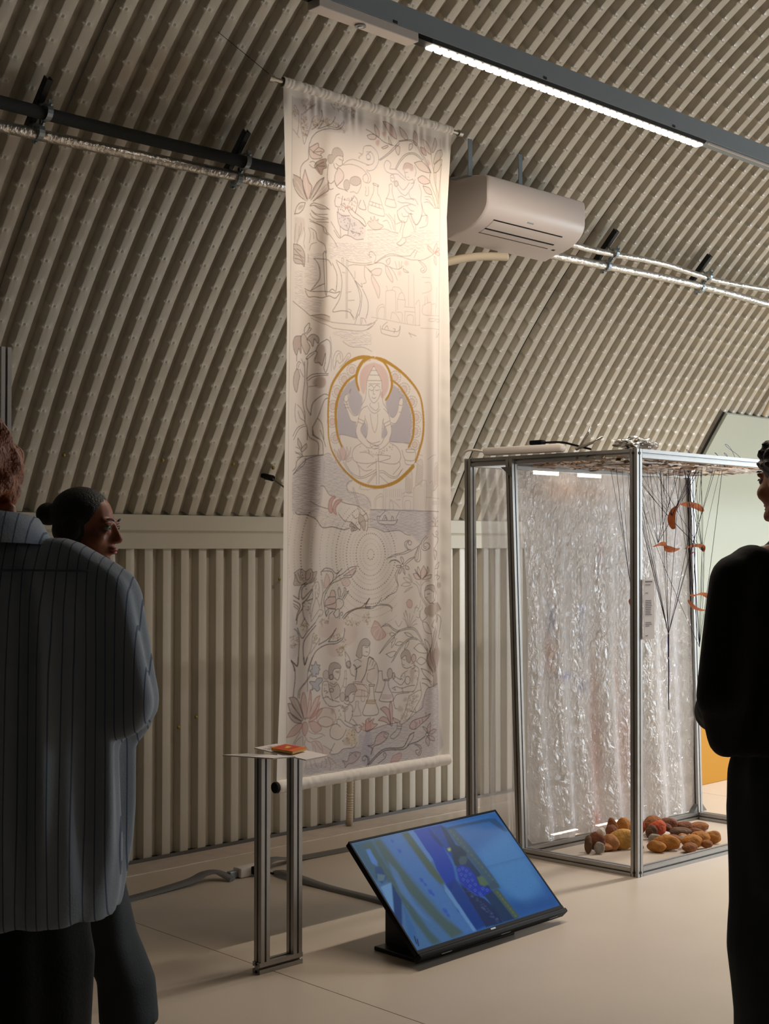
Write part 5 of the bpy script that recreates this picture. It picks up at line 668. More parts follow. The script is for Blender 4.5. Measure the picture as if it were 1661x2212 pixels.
(0,1,20,664,1961,26,-12,30,10,-30,7,-26,-5),(1,12,300,677,1930,27,1,19,19,-26,-5),(0,1,20,677,1930,27,1,19,19,-26,-5,-20,-15),(1,12,300,707,1915,16,16,4,19),(0,1,20,707,1915,16,16,4,19,-20,-35),(1,12,300,684,1991,19,-16,27,-6),(0,1,20,684,1991,19,-16,27,-6,-46,22),(1,4,550,695,2033,15,-13,17,12,-4,21,-20,-1),(0,5,24,695,2033,15,-13,17,12,-4,21,-20,-1,-8,-19),(0,1,20,703,2134,-13,-26,-16,-12),(0,1,20,702,2134,-12,-35,-13,-24),(0,1,20,705,2134,-5,-42,-10,-28),
(0,1,20,708,2134,5,-35,0,-21),(0,1,20,712,2134,11,-30,10,-16),(0,1,20,715,2134,18,-20,17,-9),(0,1,20,720,2135,23,-11,14,0),(0,1,20,684,2091,6,-25,10,21),(0,1,20,737,2077,13,-23,13,5),(0,1,20,740,2058,17,-13),(0,1,20,757,2070,16,-20,4,-24),(0,1,20,767,2073,23,-13,-3,-14),(0,1,20,750,2094,20,3,-3,-19),(0,1,20,631,2106,20,24,19,-21),(1,8,450,804,1987,10,-19,27,-6,21,10,-10,21,-24,-13),
(0,0,20,804,1987,10,-19,27,-6,21,10,-10,21,-24,-13,-24,7),(0,0,22,804,1989,0,19,7,12,10,8,13,12,21,-11),(0,0,22,817,2001,14,-2),(0,0,22,807,2018,10,-5),(0,0,22,855,1993,-3,21,10,17,7,-16,3,-24),(0,0,22,862,1972,7,19),(1,6,500,811,2056,37,-18,41,1,21,29,-31,14,-38,17,-37,-25),(0,0,22,841,2038,14,5),(0,0,22,811,2056,-7,18,13,20,-27,18,-17,-20,4,-21),(0,0,22,886,2087,24,20,-7,52,-7,28,14,6),(0,0,22,889,2039,21,29),(0,0,22,872,2081,14,20,-10,21),
(0,0,22,858,2109,-17,24,14,12),(1,8,300,891,2106,-2,9,-4,6,-6,2,-6,-2,-4,-7,-2,-9,2,-9,4,-6,6,-2,6,2,4,7),(1,4,550,519,2101,22,10,16,22,23,28,-26,17,-25,1,-19,-17,-13,-21,10,-22),(0,5,24,519,2101,22,10,16,22,23,28,-26,17,-25,1,-19,-17,-13,-21,10,-22,12,-18),(0,12,26,548,2128,-19,-8,-16,2),(0,12,26,548,2130,-26,13,-9,17),(0,12,26,551,2132,-6,21,-16,24),(0,12,26,554,2135,3,20,-3,23),(0,0,22,554,2130,19,-11,20,-1,25,17,26,10,26,-3,33,-6,37,4,30,27,24,34,23,37),(0,0,22,561,2126,32,-2,22,16,29,11,59,-9,34,5,26,22,24,30),(0,0,22,545,2235,41,-44,39,-30,32,-15),(0,0,22,551,2231,48,-41,52,-40),
(0,0,22,545,2235,6,-4),(0,0,22,609,2275,35,-46,40,-35,39,-15,34,6,40,26),(0,0,22,618,2269,46,-51,39,-28,27,-6,27,6),(1,12,300,599,2157,13,-4,19,8,-22,6),(0,0,20,599,2157,13,-4,19,8,-22,6,-10,-10),(1,12,300,631,2203,20,-11,26,6,-23,10),(0,0,20,631,2203,20,-11,26,6,-23,10,-23,-5),(1,12,300,684,2156,26,4,23,17,-30,-6),(0,0,20,684,2156,26,4,23,17,-30,-6,-19,-15),(1,12,300,737,2222,40,-17,44,40,-51,-3),(0,0,20,737,2222,40,-17,44,40,-51,-3,-33,-20),(1,12,300,753,2279,27,-17,34,18,-31,15),
(0,0,20,753,2279,27,-17,34,18,-31,15,-30,-16),(1,12,300,790,2116,27,6,21,44,-31,-11),(0,0,20,790,2116,27,6,21,44,-31,-11,-17,-39),(1,12,300,580,2239,38,-9,17,5,-26,20),(0,0,20,580,2239,38,-9,17,5,-26,20,-29,-16),(1,12,300,625,2172,-13,25,-2,18,21,-26),(0,0,20,625,2172,-13,25,-2,18,21,-26,-6,-17),(1,12,300,804,2188,23,20,4,35,-21,-31),(0,0,20,804,2188,23,20,4,35,-21,-31,-6,-24),(1,12,300,684,2224,13,-27,13,-4,-13,25),(0,0,20,684,2224,13,-27,13,-4,-13,25,-13,6),(1,6,400,851,2157,28,-11,3,60,21,48,-31,73,-48,-3,-3,-62,20,-46),
(0,0,24,869,2138,-18,42,-10,43,-20,39,6,36,24,28),(0,0,24,879,2158,-21,47,-14,42,7,40,17,40),(0,0,24,838,2166,3,38,-10,37),(0,0,24,882,2206,-20,34,-4,36,14,36),(0,6,24,862,1900,7,-14,31,-19),(0,6,24,864,1895,29,-4,7,-24),(0,6,24,865,1924,21,-4),(0,6,24,890,1905,-4,17,17,7,-17,14,-3,-19),(0,6,24,862,1814,21,12,-17,31,-11,-21),(0,6,24,862,1902,0,31,10,39,7,31),(1,6,450,912,1965,-2,7,-6,5,-8,1,-7,-2,-6,-5,-2,-6,2,-7,6,-4,8,-2,7,2,6,5),(0,0,30,83,2240,16,24,3,37,-6,45,-3,29),
(0,0,30,116,2226,-6,32,-25,-21),(0,0,30,141,2227,3,31,12,-30),(0,0,22,179,2230,-17,38,-6,32,0,59),(0,0,22,173,2292,-28,31,-26,28,-6,30),(0,0,22,179,2293,-29,30,-25,27,-6,34),(0,0,22,170,2353,1,41),(1,13,600,176,2258,12,3,10,-15,7,13,16,4,-7,8,7,7,-7,6,-2,13,-13,-3,3,13,-11,-5,-12,2,0,-13,-10,-10,10,-8),(0,0,22,176,2258,12,3,10,-15,7,13,16,4,-7,8,7,7,-7,6,-2,13,-13,-3,3,13,-11,-5,-12,2,0,-13,-10,-10,10,-8,-3,-15),(1,13,600,194,2326,14,-14,26,3,-6,14,-14,10,6,15,-15,8,-14,-12,-15,6,6,-15,-16,-17,16,-1),(0,0,22,194,2326,14,-14,26,3,-6,14,-14,10,6,15,-15,8,-14,-12,-15,6,6,-15,-16,-17,16,-1,12,3),(1,4,500,145,2466,-20,-45,5,-43,9,-16,11,31,3,52),(0,5,26,145,2466,-20,-45,5,-43,9,-16,11,31,3,52,-8,21),
(1,4,500,151,2462,11,-60,8,-49,6,42,-8,51),(0,5,26,151,2462,11,-60,8,-49,6,42,-8,51,-17,16),(1,4,500,220,2381,-26,11,-26,54,-9,19,35,-25,14,-27),(0,5,26,220,2381,-26,11,-26,54,-9,19,35,-25,14,-27,12,-32),(1,4,500,235,2430,-27,7,-46,37,32,-4,26,-19),(0,5,26,235,2430,-27,7,-46,37,32,-4,26,-19,15,-21),(1,4,500,60,2528,22,-27,26,-19,23,0,-9,21,-25,19),(0,5,26,60,2528,22,-27,26,-19,23,0,-9,21,-25,19,-37,6),(1,4,500,162,2478,35,1,32,28,-26,14,-24,-11),(0,5,26,162,2478,35,1,32,28,-26,14,-24,-11,-17,-32),(1,4,500,131,2484,14,-9,14,20,-14,32,-12,-12),(0,5,26,131,2484,14,-9,14,20,-14,32,-12,-12,-2,-31),
(1,4,500,220,2405,-18,22,-34,37,37,-17),(0,5,26,220,2405,-18,22,-34,37,37,-17,15,-42),(1,6,450,74,2378,28,2,20,30,14,53,-34,-31,-17,-36),(0,0,26,74,2378,28,2,20,30,14,53,-34,-31,-17,-36,-11,-18),(1,6,450,67,2400,18,3,23,30,25,36,-39,-16,-20,-30),(0,0,26,67,2400,18,3,23,30,25,36,-39,-16,-20,-30,-7,-23),(1,6,450,67,2435,15,4,46,36,-26,0,-22,-17),(0,0,26,67,2435,15,4,46,36,-26,0,-22,-17,-13,-23),(0,12,26,142,2457,-9,-57,6,-25),(0,12,26,151,2458,14,-45,5,-43),(0,12,26,133,2463,-20,-52,-11,-22),(0,12,26,128,2464,-26,-32,-23,-23),
(0,12,26,156,2463,29,-41,23,-29),(1,6,800,146,2464,-1,2,-1,1,-2,0,-2,0,-2,-2,0,-2,0,-2,2,-1,2,0,2,0,1,2),(1,6,800,158,2463,0,1,-1,1,-2,0,-2,-1,-1,-1,-1,-1,1,-1,1,0,2,-1,2,1,1,1),(0,5,22,122,2511,-23,31,-16,26),(0,5,22,128,2529,-26,19,-5,21),(0,5,22,133,2528,1,36),(0,5,22,142,2526,14,23,23,11,6,27),(0,5,22,145,2544,-3,21,20,24),(0,5,22,179,2554,29,1,21,19,6,31),(0,5,22,197,2558,29,33),(0,5,22,162,2511,23,13,41,4,20,11),(0,5,22,168,2537,23,9,41,-7),
(0,5,22,238,2575,29,16,18,9),(0,5,22,191,2566,12,36,35,8),(1,4,250,179,2556,29,-1,27,24,41,20,-9,18,-41,-4,-35,-30),(1,8,550,265,2281,8,-20,23,-5,24,10,6,14,-30,0,-12,13,1,24,-18,1),(0,0,20,265,2281,8,-20,23,-5,24,10,6,14,-30,0,-12,13,1,24,-18,1,-2,-37),(0,0,22,323,2282,-1,18,-2,11,-9,15,-18,-10),(0,0,22,299,2292,18,-1),(0,0,22,305,2296,12,1),(0,0,22,261,2327,-24,2,-6,35,6,27,18,25),(0,0,22,311,2341,12,21,-3,26,-23,10),(0,0,22,261,2417,6,7,30,5,29,-5),(0,0,22,273,2398,24,8,23,7),
(0,0,22,261,2327,9,40,15,39),(0,0,22,267,2340,23,11,18,-10),(0,0,22,270,2332,20,10,15,-10),(0,0,22,237,2391,21,-3,15,10),(1,8,300,267,2303,-2,8,-6,7,-7,1,-7,-2,-6,-7,-2,-9,2,-9,6,-6,7,-2,7,3,6,7),(0,1,22,267,2303,-2,8,-6,7,-7,1,-7,-2,-6,-7,-2,-9,2,-9,6,-6,7,-2,7,3,6,7,2,9),(1,4,300,289,2313,-1,5,-4,3,-5,1,-6,-1,-3,-4,-2,-5,2,-5,3,-4,6,-1,5,2,4,4),(0,0,22,289,2313,-1,5,-4,3,-5,1,-6,-1,-3,-4,-2,-5,2,-5,3,-4,6,-1,5,2,4,4,1,5),(1,4,300,289,2364,-1,4,-4,2,-5,1,-6,-2,-3,-3,-2,-4,2,-3,3,-3,6,-1,5,2,4,3),(0,0,22,289,2364,-1,4,-4,2,-5,1,-6,-2,-3,-3,-2,-4,2,-3,3,-3,6,-1,5,2,4,3,1,4),(1,4,180,303,2471,-7,18,-19,12,-25,3,-25,-7,-18,-16,-7,-19,7,-18,18,-12,25,-3,25,7,19,16),(0,5,22,303,2471,-7,18,-19,12,-25,3,-25,-7,-18,-16,-7,-19,7,-18,18,-12,25,-3,25,7,19,16,7,19),
(1,12,200,288,2487,-5,10,-15,6,-19,1,-19,-5,-14,-8,-5,-10,5,-10,14,-6,19,-1,19,5,15,8),(0,5,22,288,2487,-5,10,-15,6,-19,1,-19,-5,-14,-8,-5,-10,5,-10,14,-6,19,-1,19,5,15,8,5,10),(5,0,10,237,2332,24,-3,6,60,-24,-2),(1,6,250,267,2327,44,10,9,51,-35,11,-18,-41),(1,8,450,279,2431,18,9,-12,18,-9,-11),(0,1,22,350,2293,-1,22,-8,35,15,5,3,-42,-1,-20,-8,0),(0,1,22,338,2350,-12,19,-3,11),(0,1,22,356,2355,-6,18),(0,1,22,350,2322,13,3),(1,8,550,353,2373,13,-21,24,-6,21,13,3,19,-27,2,-18,16,-15,4),(0,0,20,353,2373,13,-21,24,-6,21,13,3,19,-27,2,-18,16,-15,4,-1,-27),(0,0,22,408,2382,-6,17,-3,13,-15,8,-15,-10),
(0,0,22,393,2387,12,1),(0,0,22,330,2484,27,23,33,14),(0,0,22,351,2489,42,19,15,6),(0,0,22,273,2517,12,-17,24,-2,18,13),(0,0,22,273,2517,3,27,36,16,30,-10,18,-27),(0,0,22,297,2572,-21,29,0,11,39,2,30,-15,54,1,19,-20),(0,0,22,405,2511,31,3,6,14,-18,16,-16,-15),(0,0,22,381,2426,15,17,-6,33,-12,19),(0,0,22,347,2417,19,10,12,-7),(0,0,22,326,2424,31,12,24,-10),(0,0,22,309,2498,0,-18,20,2),(0,0,22,393,2486,18,17,7,12),
(0,0,22,351,2457,3,32),(1,8,300,354,2395,-3,9,-5,6,-8,2,-7,-3,-6,-7,-2,-9,2,-9,6,-6,7,-2,8,3,5,7),(0,1,22,354,2395,-3,9,-5,6,-8,2,-7,-3,-6,-7,-2,-9,2,-9,6,-6,7,-2,8,3,5,7,3,9),(1,8,400,373,2404,-1,4,-4,4,-5,1,-6,-2,-4,-4,-1,-5,1,-5,4,-3,6,-1,5,1,4,4),(0,0,22,373,2404,-1,4,-4,4,-5,1,-6,-2,-4,-4,-1,-5,1,-5,4,-3,6,-1,5,1,4,4,1,6),(1,12,400,323,2417,34,19,-6,21,-39,19),(5,0,10,323,2417,34,19,-6,21,-39,19),(5,0,10,366,2523,36,10,16,24,-6,31,-31,4,-24,-32,-6,-14),(5,0,10,309,2564,33,-5,15,10,-30,17),(5,0,10,390,2443,12,1,-3,35,-9,-9),(1,10,400,366,2523,36,10,16,24,-6,31,-31,4,-24,-32),(1,6,300,342,2559,33,-1,0,29,-30,-6),
(1,6,450,390,2514,18,-2,7,20,-19,1),(1,6,450,335,2434,37,5,-21,16),(1,4,120,351,2533,-5,13,-13,8,-18,2,-18,-5,-13,-11,-5,-14,5,-13,13,-8,18,-2,18,5,13,11),(0,1,22,411,2377,19,-5,37,9,19,11),(0,1,22,408,2397,34,3,34,2),(0,1,22,442,2377,16,1,-2,12,6,18,-7,13,-13,-3,-3,-16,6,-13,-3,-12),(0,1,22,411,2418,14,1,-1,18,15,32,-3,7,-34,-1),(0,1,22,411,2420,0,16,-9,21),(0,1,22,417,2351,44,3,22,15,3,23),(1,4,550,467,2499,13,12,12,-24,0,52,-44,-4,-18,-13,25,-2,-10,-14,19,8),(0,5,24,467,2499,13,12,12,-24,0,52,-44,-4,-18,-13,25,-2,-10,-14,19,8,3,-15),(1,4,350,436,2624,-28,-7,-30,12,-12,21,-27,-5,12,12,3,16,15,-11,33,-3,28,-18),
(0,0,24,436,2624,-28,-7,-30,12,-12,21,-27,-5,12,12,3,16,15,-11,33,-3,28,-18,6,-17),(0,0,20,408,2621,7,17,-13,-11),(0,0,20,421,2623,4,3),(0,0,20,375,2629,6,-11,15,2),(1,3,300,276,2614,39,0,30,-15,73,-6,12,-46,62,-5,0,131,-225,2,-122,3,6,-38,75,-1),(3,3,10,276,2614,39,0,30,-15,73,-6,12,-46,62,-5,0,138,-225,6,-122,-4,6,-42,75,-1),(0,5,20,168,2626,12,30),(0,5,20,191,2627,6,18,12,14),(0,5,20,232,2633,-6,26),(0,5,20,244,2624,11,16,-8,23),(0,5,20,151,2629,-6,23),(0,5,20,261,2621,15,33,-3,21),
(0,5,20,264,2622,21,13,21,20),(0,0,26,470,2682,10,-19,-13,-22,-18,2,0,12,12,3,3,-8),(0,0,26,480,2683,6,-20,-6,-18,-19,-8),(1,8,500,412,2234,16,-41,19,-20,26,-1,19,17,-10,12,-35,-2,-3,42,-16,6),(0,0,20,412,2234,16,-41,19,-20,26,-1,19,17,-10,12,-35,-2,-3,42,-16,6,-16,-13),(0,0,22,486,2191,3,33,-16,18,-26,-6),(0,0,22,460,2204,19,3),(0,0,22,466,2223,13,3),(1,6,180,402,2262,77,-15,59,42,-33,64,-90,-21),(0,0,45,399,2271,16,19,-6,42),(0,0,45,409,2290,28,-12),(0,0,45,441,2341,25,-33,13,-46,8,-16,25,10),
(0,0,22,402,2257,19,-6,20,11),(0,0,22,486,2243,39,26,13,34),(0,0,22,499,2256,-13,20),(0,0,22,512,2263,-10,19),(0,0,22,525,2274,-10,13),(0,0,22,352,2217,25,29,0,33,-19,-11,-6,-23),(0,0,22,349,2217,6,21),(0,0,22,377,2279,9,28,19,11),(0,0,22,396,2345,51,8,32,26,-6,28),(0,0,22,396,2340,25,0,26,6),(0,0,22,538,2298,0,14),(0,0,22,479,2299,39,-7),
(0,0,22,479,2309,-6,27,26,16),(1,8,400,385,2270,-2,7,-5,5,-7,1,-7,-2,-5,-6,-2,-7,2,-7,5,-4,7,-2,7,2,5,6),(0,0,22,385,2270,-2,7,-5,5,-7,1,-7,-2,-5,-6,-2,-7,2,-7,5,-4,7,-2,7,2,5,6,2,7),(1,4,180,396,2340,51,6,36,33,-10,28,-64,-10),(0,0,26,486,2356,29,2,0,6,-29,-2,0,-6),(0,0,26,489,2363,-3,35,-32,54,-4,18,16,9,59,2,13,-17,-20,-44,-6,-55),(0,0,26,538,2305,20,1),(0,0,26,539,2308,-4,37,-13,37,3,7,30,3),(0,0,26,558,2309,3,28,7,10),(0,0,26,571,2341,23,1,0,5,-23,-2,0,-4),(0,0,26,574,2346,-3,21,-23,45,0,15,63,7,7,-21,-24,-40,-3,-26),(0,9,34,470,2418,55,4),
(0,9,34,468,2424,54,4),(0,9,34,470,2430,48,5),(0,5,20,555,2403,56,5),(0,5,20,555,2411,56,4),(0,5,20,558,2418,46,3),(1,3,300,466,2543,107,-15,71,-3,109,-32,64,-91,72,-21,10,160,-10,139,-423,5),(3,3,10,466,2543,107,-15,71,-3,109,-32,64,-91,72,-21,10,160,-10,139,-423,5),(1,8,500,667,2263,-3,-16,23,-20,23,8,10,29,-7,18,-16,-10,-7,-22),(0,0,20,667,2263,-3,-16,23,-20,23,8,10,29,-7,18,-16,-10,-7,-22,-23,13),(1,4,450,750,2266,-2,8,-5,5,-7,2,-6,-2,-5,-7,-2,-8,2,-8,5,-6,6,-2,7,3,5,6),(0,0,22,750,2266,-2,8,-5,5,-7,2,-6,-2,-5,-7,-2,-8,2,-8,5,-6,6,-2,7,3,5,6,2,9),(0,0,22,670,2259,0,21,7,16,20,8,26,-5),
(0,0,22,677,2266,10,3),(0,0,22,677,2287,7,3),(0,0,22,723,2285,17,3,3,15,-20,5),(0,0,22,700,2314,-30,14,-9,20),(0,0,22,733,2293,23,8,14,17,-7,37,-7,21),(0,0,22,618,2343,26,18,23,9,23,-20),(0,0,22,625,2330,32,16,13,-2),(0,0,22,612,2380,26,-5,32,9,40,-7,33,0),(0,0,22,615,2396,29,4,30,-1,62,4),(0,0,22,625,2450,-3,-21,22,-22,66,-2),(0,0,22,625,2450,6,12,13,5),(0,0,22,644,2525,-6,27,-36,24,23,10,32,-20,13,-34),
(0,0,22,644,2537,26,2),(0,0,22,644,2546,23,4),(0,0,22,625,2376,9,12),(0,0,22,618,2382,13,8),(0,0,22,670,2382,7,19),(0,0,22,756,2376,-13,20,-13,6),(0,0,22,777,2366,6,33),(1,6,350,615,2320,-2,10,-5,8,-7,2,-8,-3,-5,-8,-2,-11,2,-10,5,-7,8,-3,7,4,5,8),(0,0,22,615,2320,-2,10,-5,8,-7,2,-8,-3,-5,-8,-2,-11,2,-10,5,-7,8,-3,7,4,5,8,2,10),(1,6,350,629,2330,-1,6,-3,5,-3,1,-4,-2,-3,-4,-1,-7,1,-6,3,-5,4,-1,3,2,3,5),(0,0,22,629,2330,-1,6,-3,5,-3,1,-4,-2,-3,-4,-1,-7,1,-6,3,-5,4,-1,3,2,3,5,1,6),(1,12,250,716,2355,-2,8,-5,5,-7,2,-8,-3,-5,-6,-2,-8,2,-8,5,-6,8,-2,7,3,5,6),
(0,0,22,716,2355,-2,8,-5,5,-7,2,-8,-3,-5,-6,-2,-8,2,-8,5,-6,8,-2,7,3,5,6,2,9),(1,6,350,713,2315,30,-15,-7,54,-13,17),(1,12,250,710,2419,67,-20,6,28,-33,40,-50,52,-43,10,33,-53),(0,0,20,710,2419,67,-20,6,28,-33,40,-50,52,-43,10,33,-53,20,-57),(1,8,350,654,2452,23,14,-7,15,-26,-7),(1,8,350,687,2422,16,8,-13,11,-16,-6),(1,4,550,618,2500,39,17,-13,6,-19,-7),(0,0,20,618,2500,39,17,-13,6,-19,-7,-7,-16),(4,2,10,740,2433,30,3,-30,18),(4,2,10,713,2466,27,2,-27,17),(4,2,10,683,2499,23,1,-23,17),(5,0,10,670,2328,27,-10,-14,32,-13,1),
(5,0,10,743,2305,24,13,-7,37,-17,-1),(1,4,600,605,2432,10,24,0,73,-10,-7,-9,-65),(0,0,22,605,2432,10,24,0,73,-10,-7,-9,-65,9,-25),(1,4,600,548,2459,25,-7,26,21,6,51,-25,-39),(0,0,22,548,2459,25,-7,26,21,6,51,-25,-39,-32,-26),(1,4,600,537,2504,24,-13,28,13,16,25,-35,-17),(0,0,22,537,2504,24,-13,28,13,16,25,-35,-17,-33,-8),(1,4,600,466,2498,16,-8,3,16,28,-11,-9,18,28,7,-35,17,-31,4),(0,0,22,466,2498,16,-8,3,16,28,-11,-9,18,28,7,-35,17,-31,4,0,-43),(0,0,22,466,2541,47,-5,60,-10,71,-3),(0,0,22,753,2490,37,-15,7,-28,20,-48,24,-8,45,-11),(0,0,22,697,2521,56,-31),
(0,0,22,720,2481,30,9,-7,-17),(1,4,350,593,2562,-32,-10,-35,17,-16,30,-33,1,24,12,-7,26,19,-32,38,-7,35,-20),(0,0,26,593,2562,-32,-10,-35,17,-16,30,-33,1,24,12,-7,26,19,-32,38,-7,35,-20,7,-17),(1,4,350,713,2543,23,-21,74,-10,27,-10,-20,22,-27,14,-40,20,-27,-2),(0,0,26,713,2543,23,-21,74,-10,27,-10,-20,22,-27,14,-40,20,-27,-2,-10,-13),(0,0,20,570,2557,-3,14,16,10),(0,0,20,575,2560,6,5),(0,0,20,743,2525,10,19,-7,14),(0,0,20,756,2531,4,12),(0,0,20,773,2525,3,14),(0,0,20,790,2519,3,15),(0,0,20,810,2491,4,21),
(0,0,40,479,2675,50,-35,47,-18,94,5,27,-21,19,-26,25,-9),(0,0,40,488,2676,50,-33,45,-14,94,6,39,-17,47,-7,44,-17),(0,0,26,703,2621,30,-27,7,-21),(0,0,26,750,2619,30,14,3,24,-13,13,-17,-11,0,-12,13,1),(0,0,26,743,2620,30,17,2,17,-10,8),(0,0,26,535,2677,35,-15,10,-15,-10,-10,-6,9,6,7),(0,0,26,466,2640,13,13,-3,22),(1,4,280,820,2583,-27,-30,27,14),(0,0,22,820,2583,-27,-30,27,14,0,16),(1,4,280,817,2578,3,-18,17,-20,-3,35),(0,0,22,817,2578,3,-18,17,-20,-3,35,-17,3),(1,4,280,827,2584,24,-14,27,5,-31,13),
(0,0,22,827,2584,24,-14,27,5,-31,13,-20,-4),(1,4,280,827,2591,31,12,7,15,-28,-7),(0,0,22,827,2591,31,12,7,15,-28,-7,-10,-20),(1,4,280,820,2595,-10,18,17,23,7,-21),(0,0,22,820,2595,-10,18,17,23,7,-21,-14,-20),(1,12,500,826,2589,-1,3,-3,2,-3,1,-4,-2,-3,-2,-1,-4,1,-3,3,-2,4,-1,3,2,3,2),(0,0,22,826,2589,-1,3,-3,2,-3,1,-4,-2,-3,-2,-1,-4,1,-3,3,-2,4,-1,3,2,3,2,1,4),(1,4,450,605,2678,13,-20,20,-7,26,-2,3,15,-16,14,-20,2),(0,5,24,605,2678,13,-20,20,-7,26,-2,3,15,-16,14,-20,2,-26,-2),(1,6,450,817,2250,65,-20,-7,71,11,82,-42,6,7,-51,-34,-52),(0,0,26,817,2227,4,24,-4,35,34,52,4,52),(0,0,26,834,2228,4,47,27,59,-4,52),
(0,0,26,858,2229,-7,42,24,59,-3,52),(0,0,26,790,2353,34,7,17,24),(0,0,26,790,2371,20,6,21,16),(0,0,26,783,2310,34,11,34,26),(0,0,26,783,2310,21,29,37,31)]
make_banner()

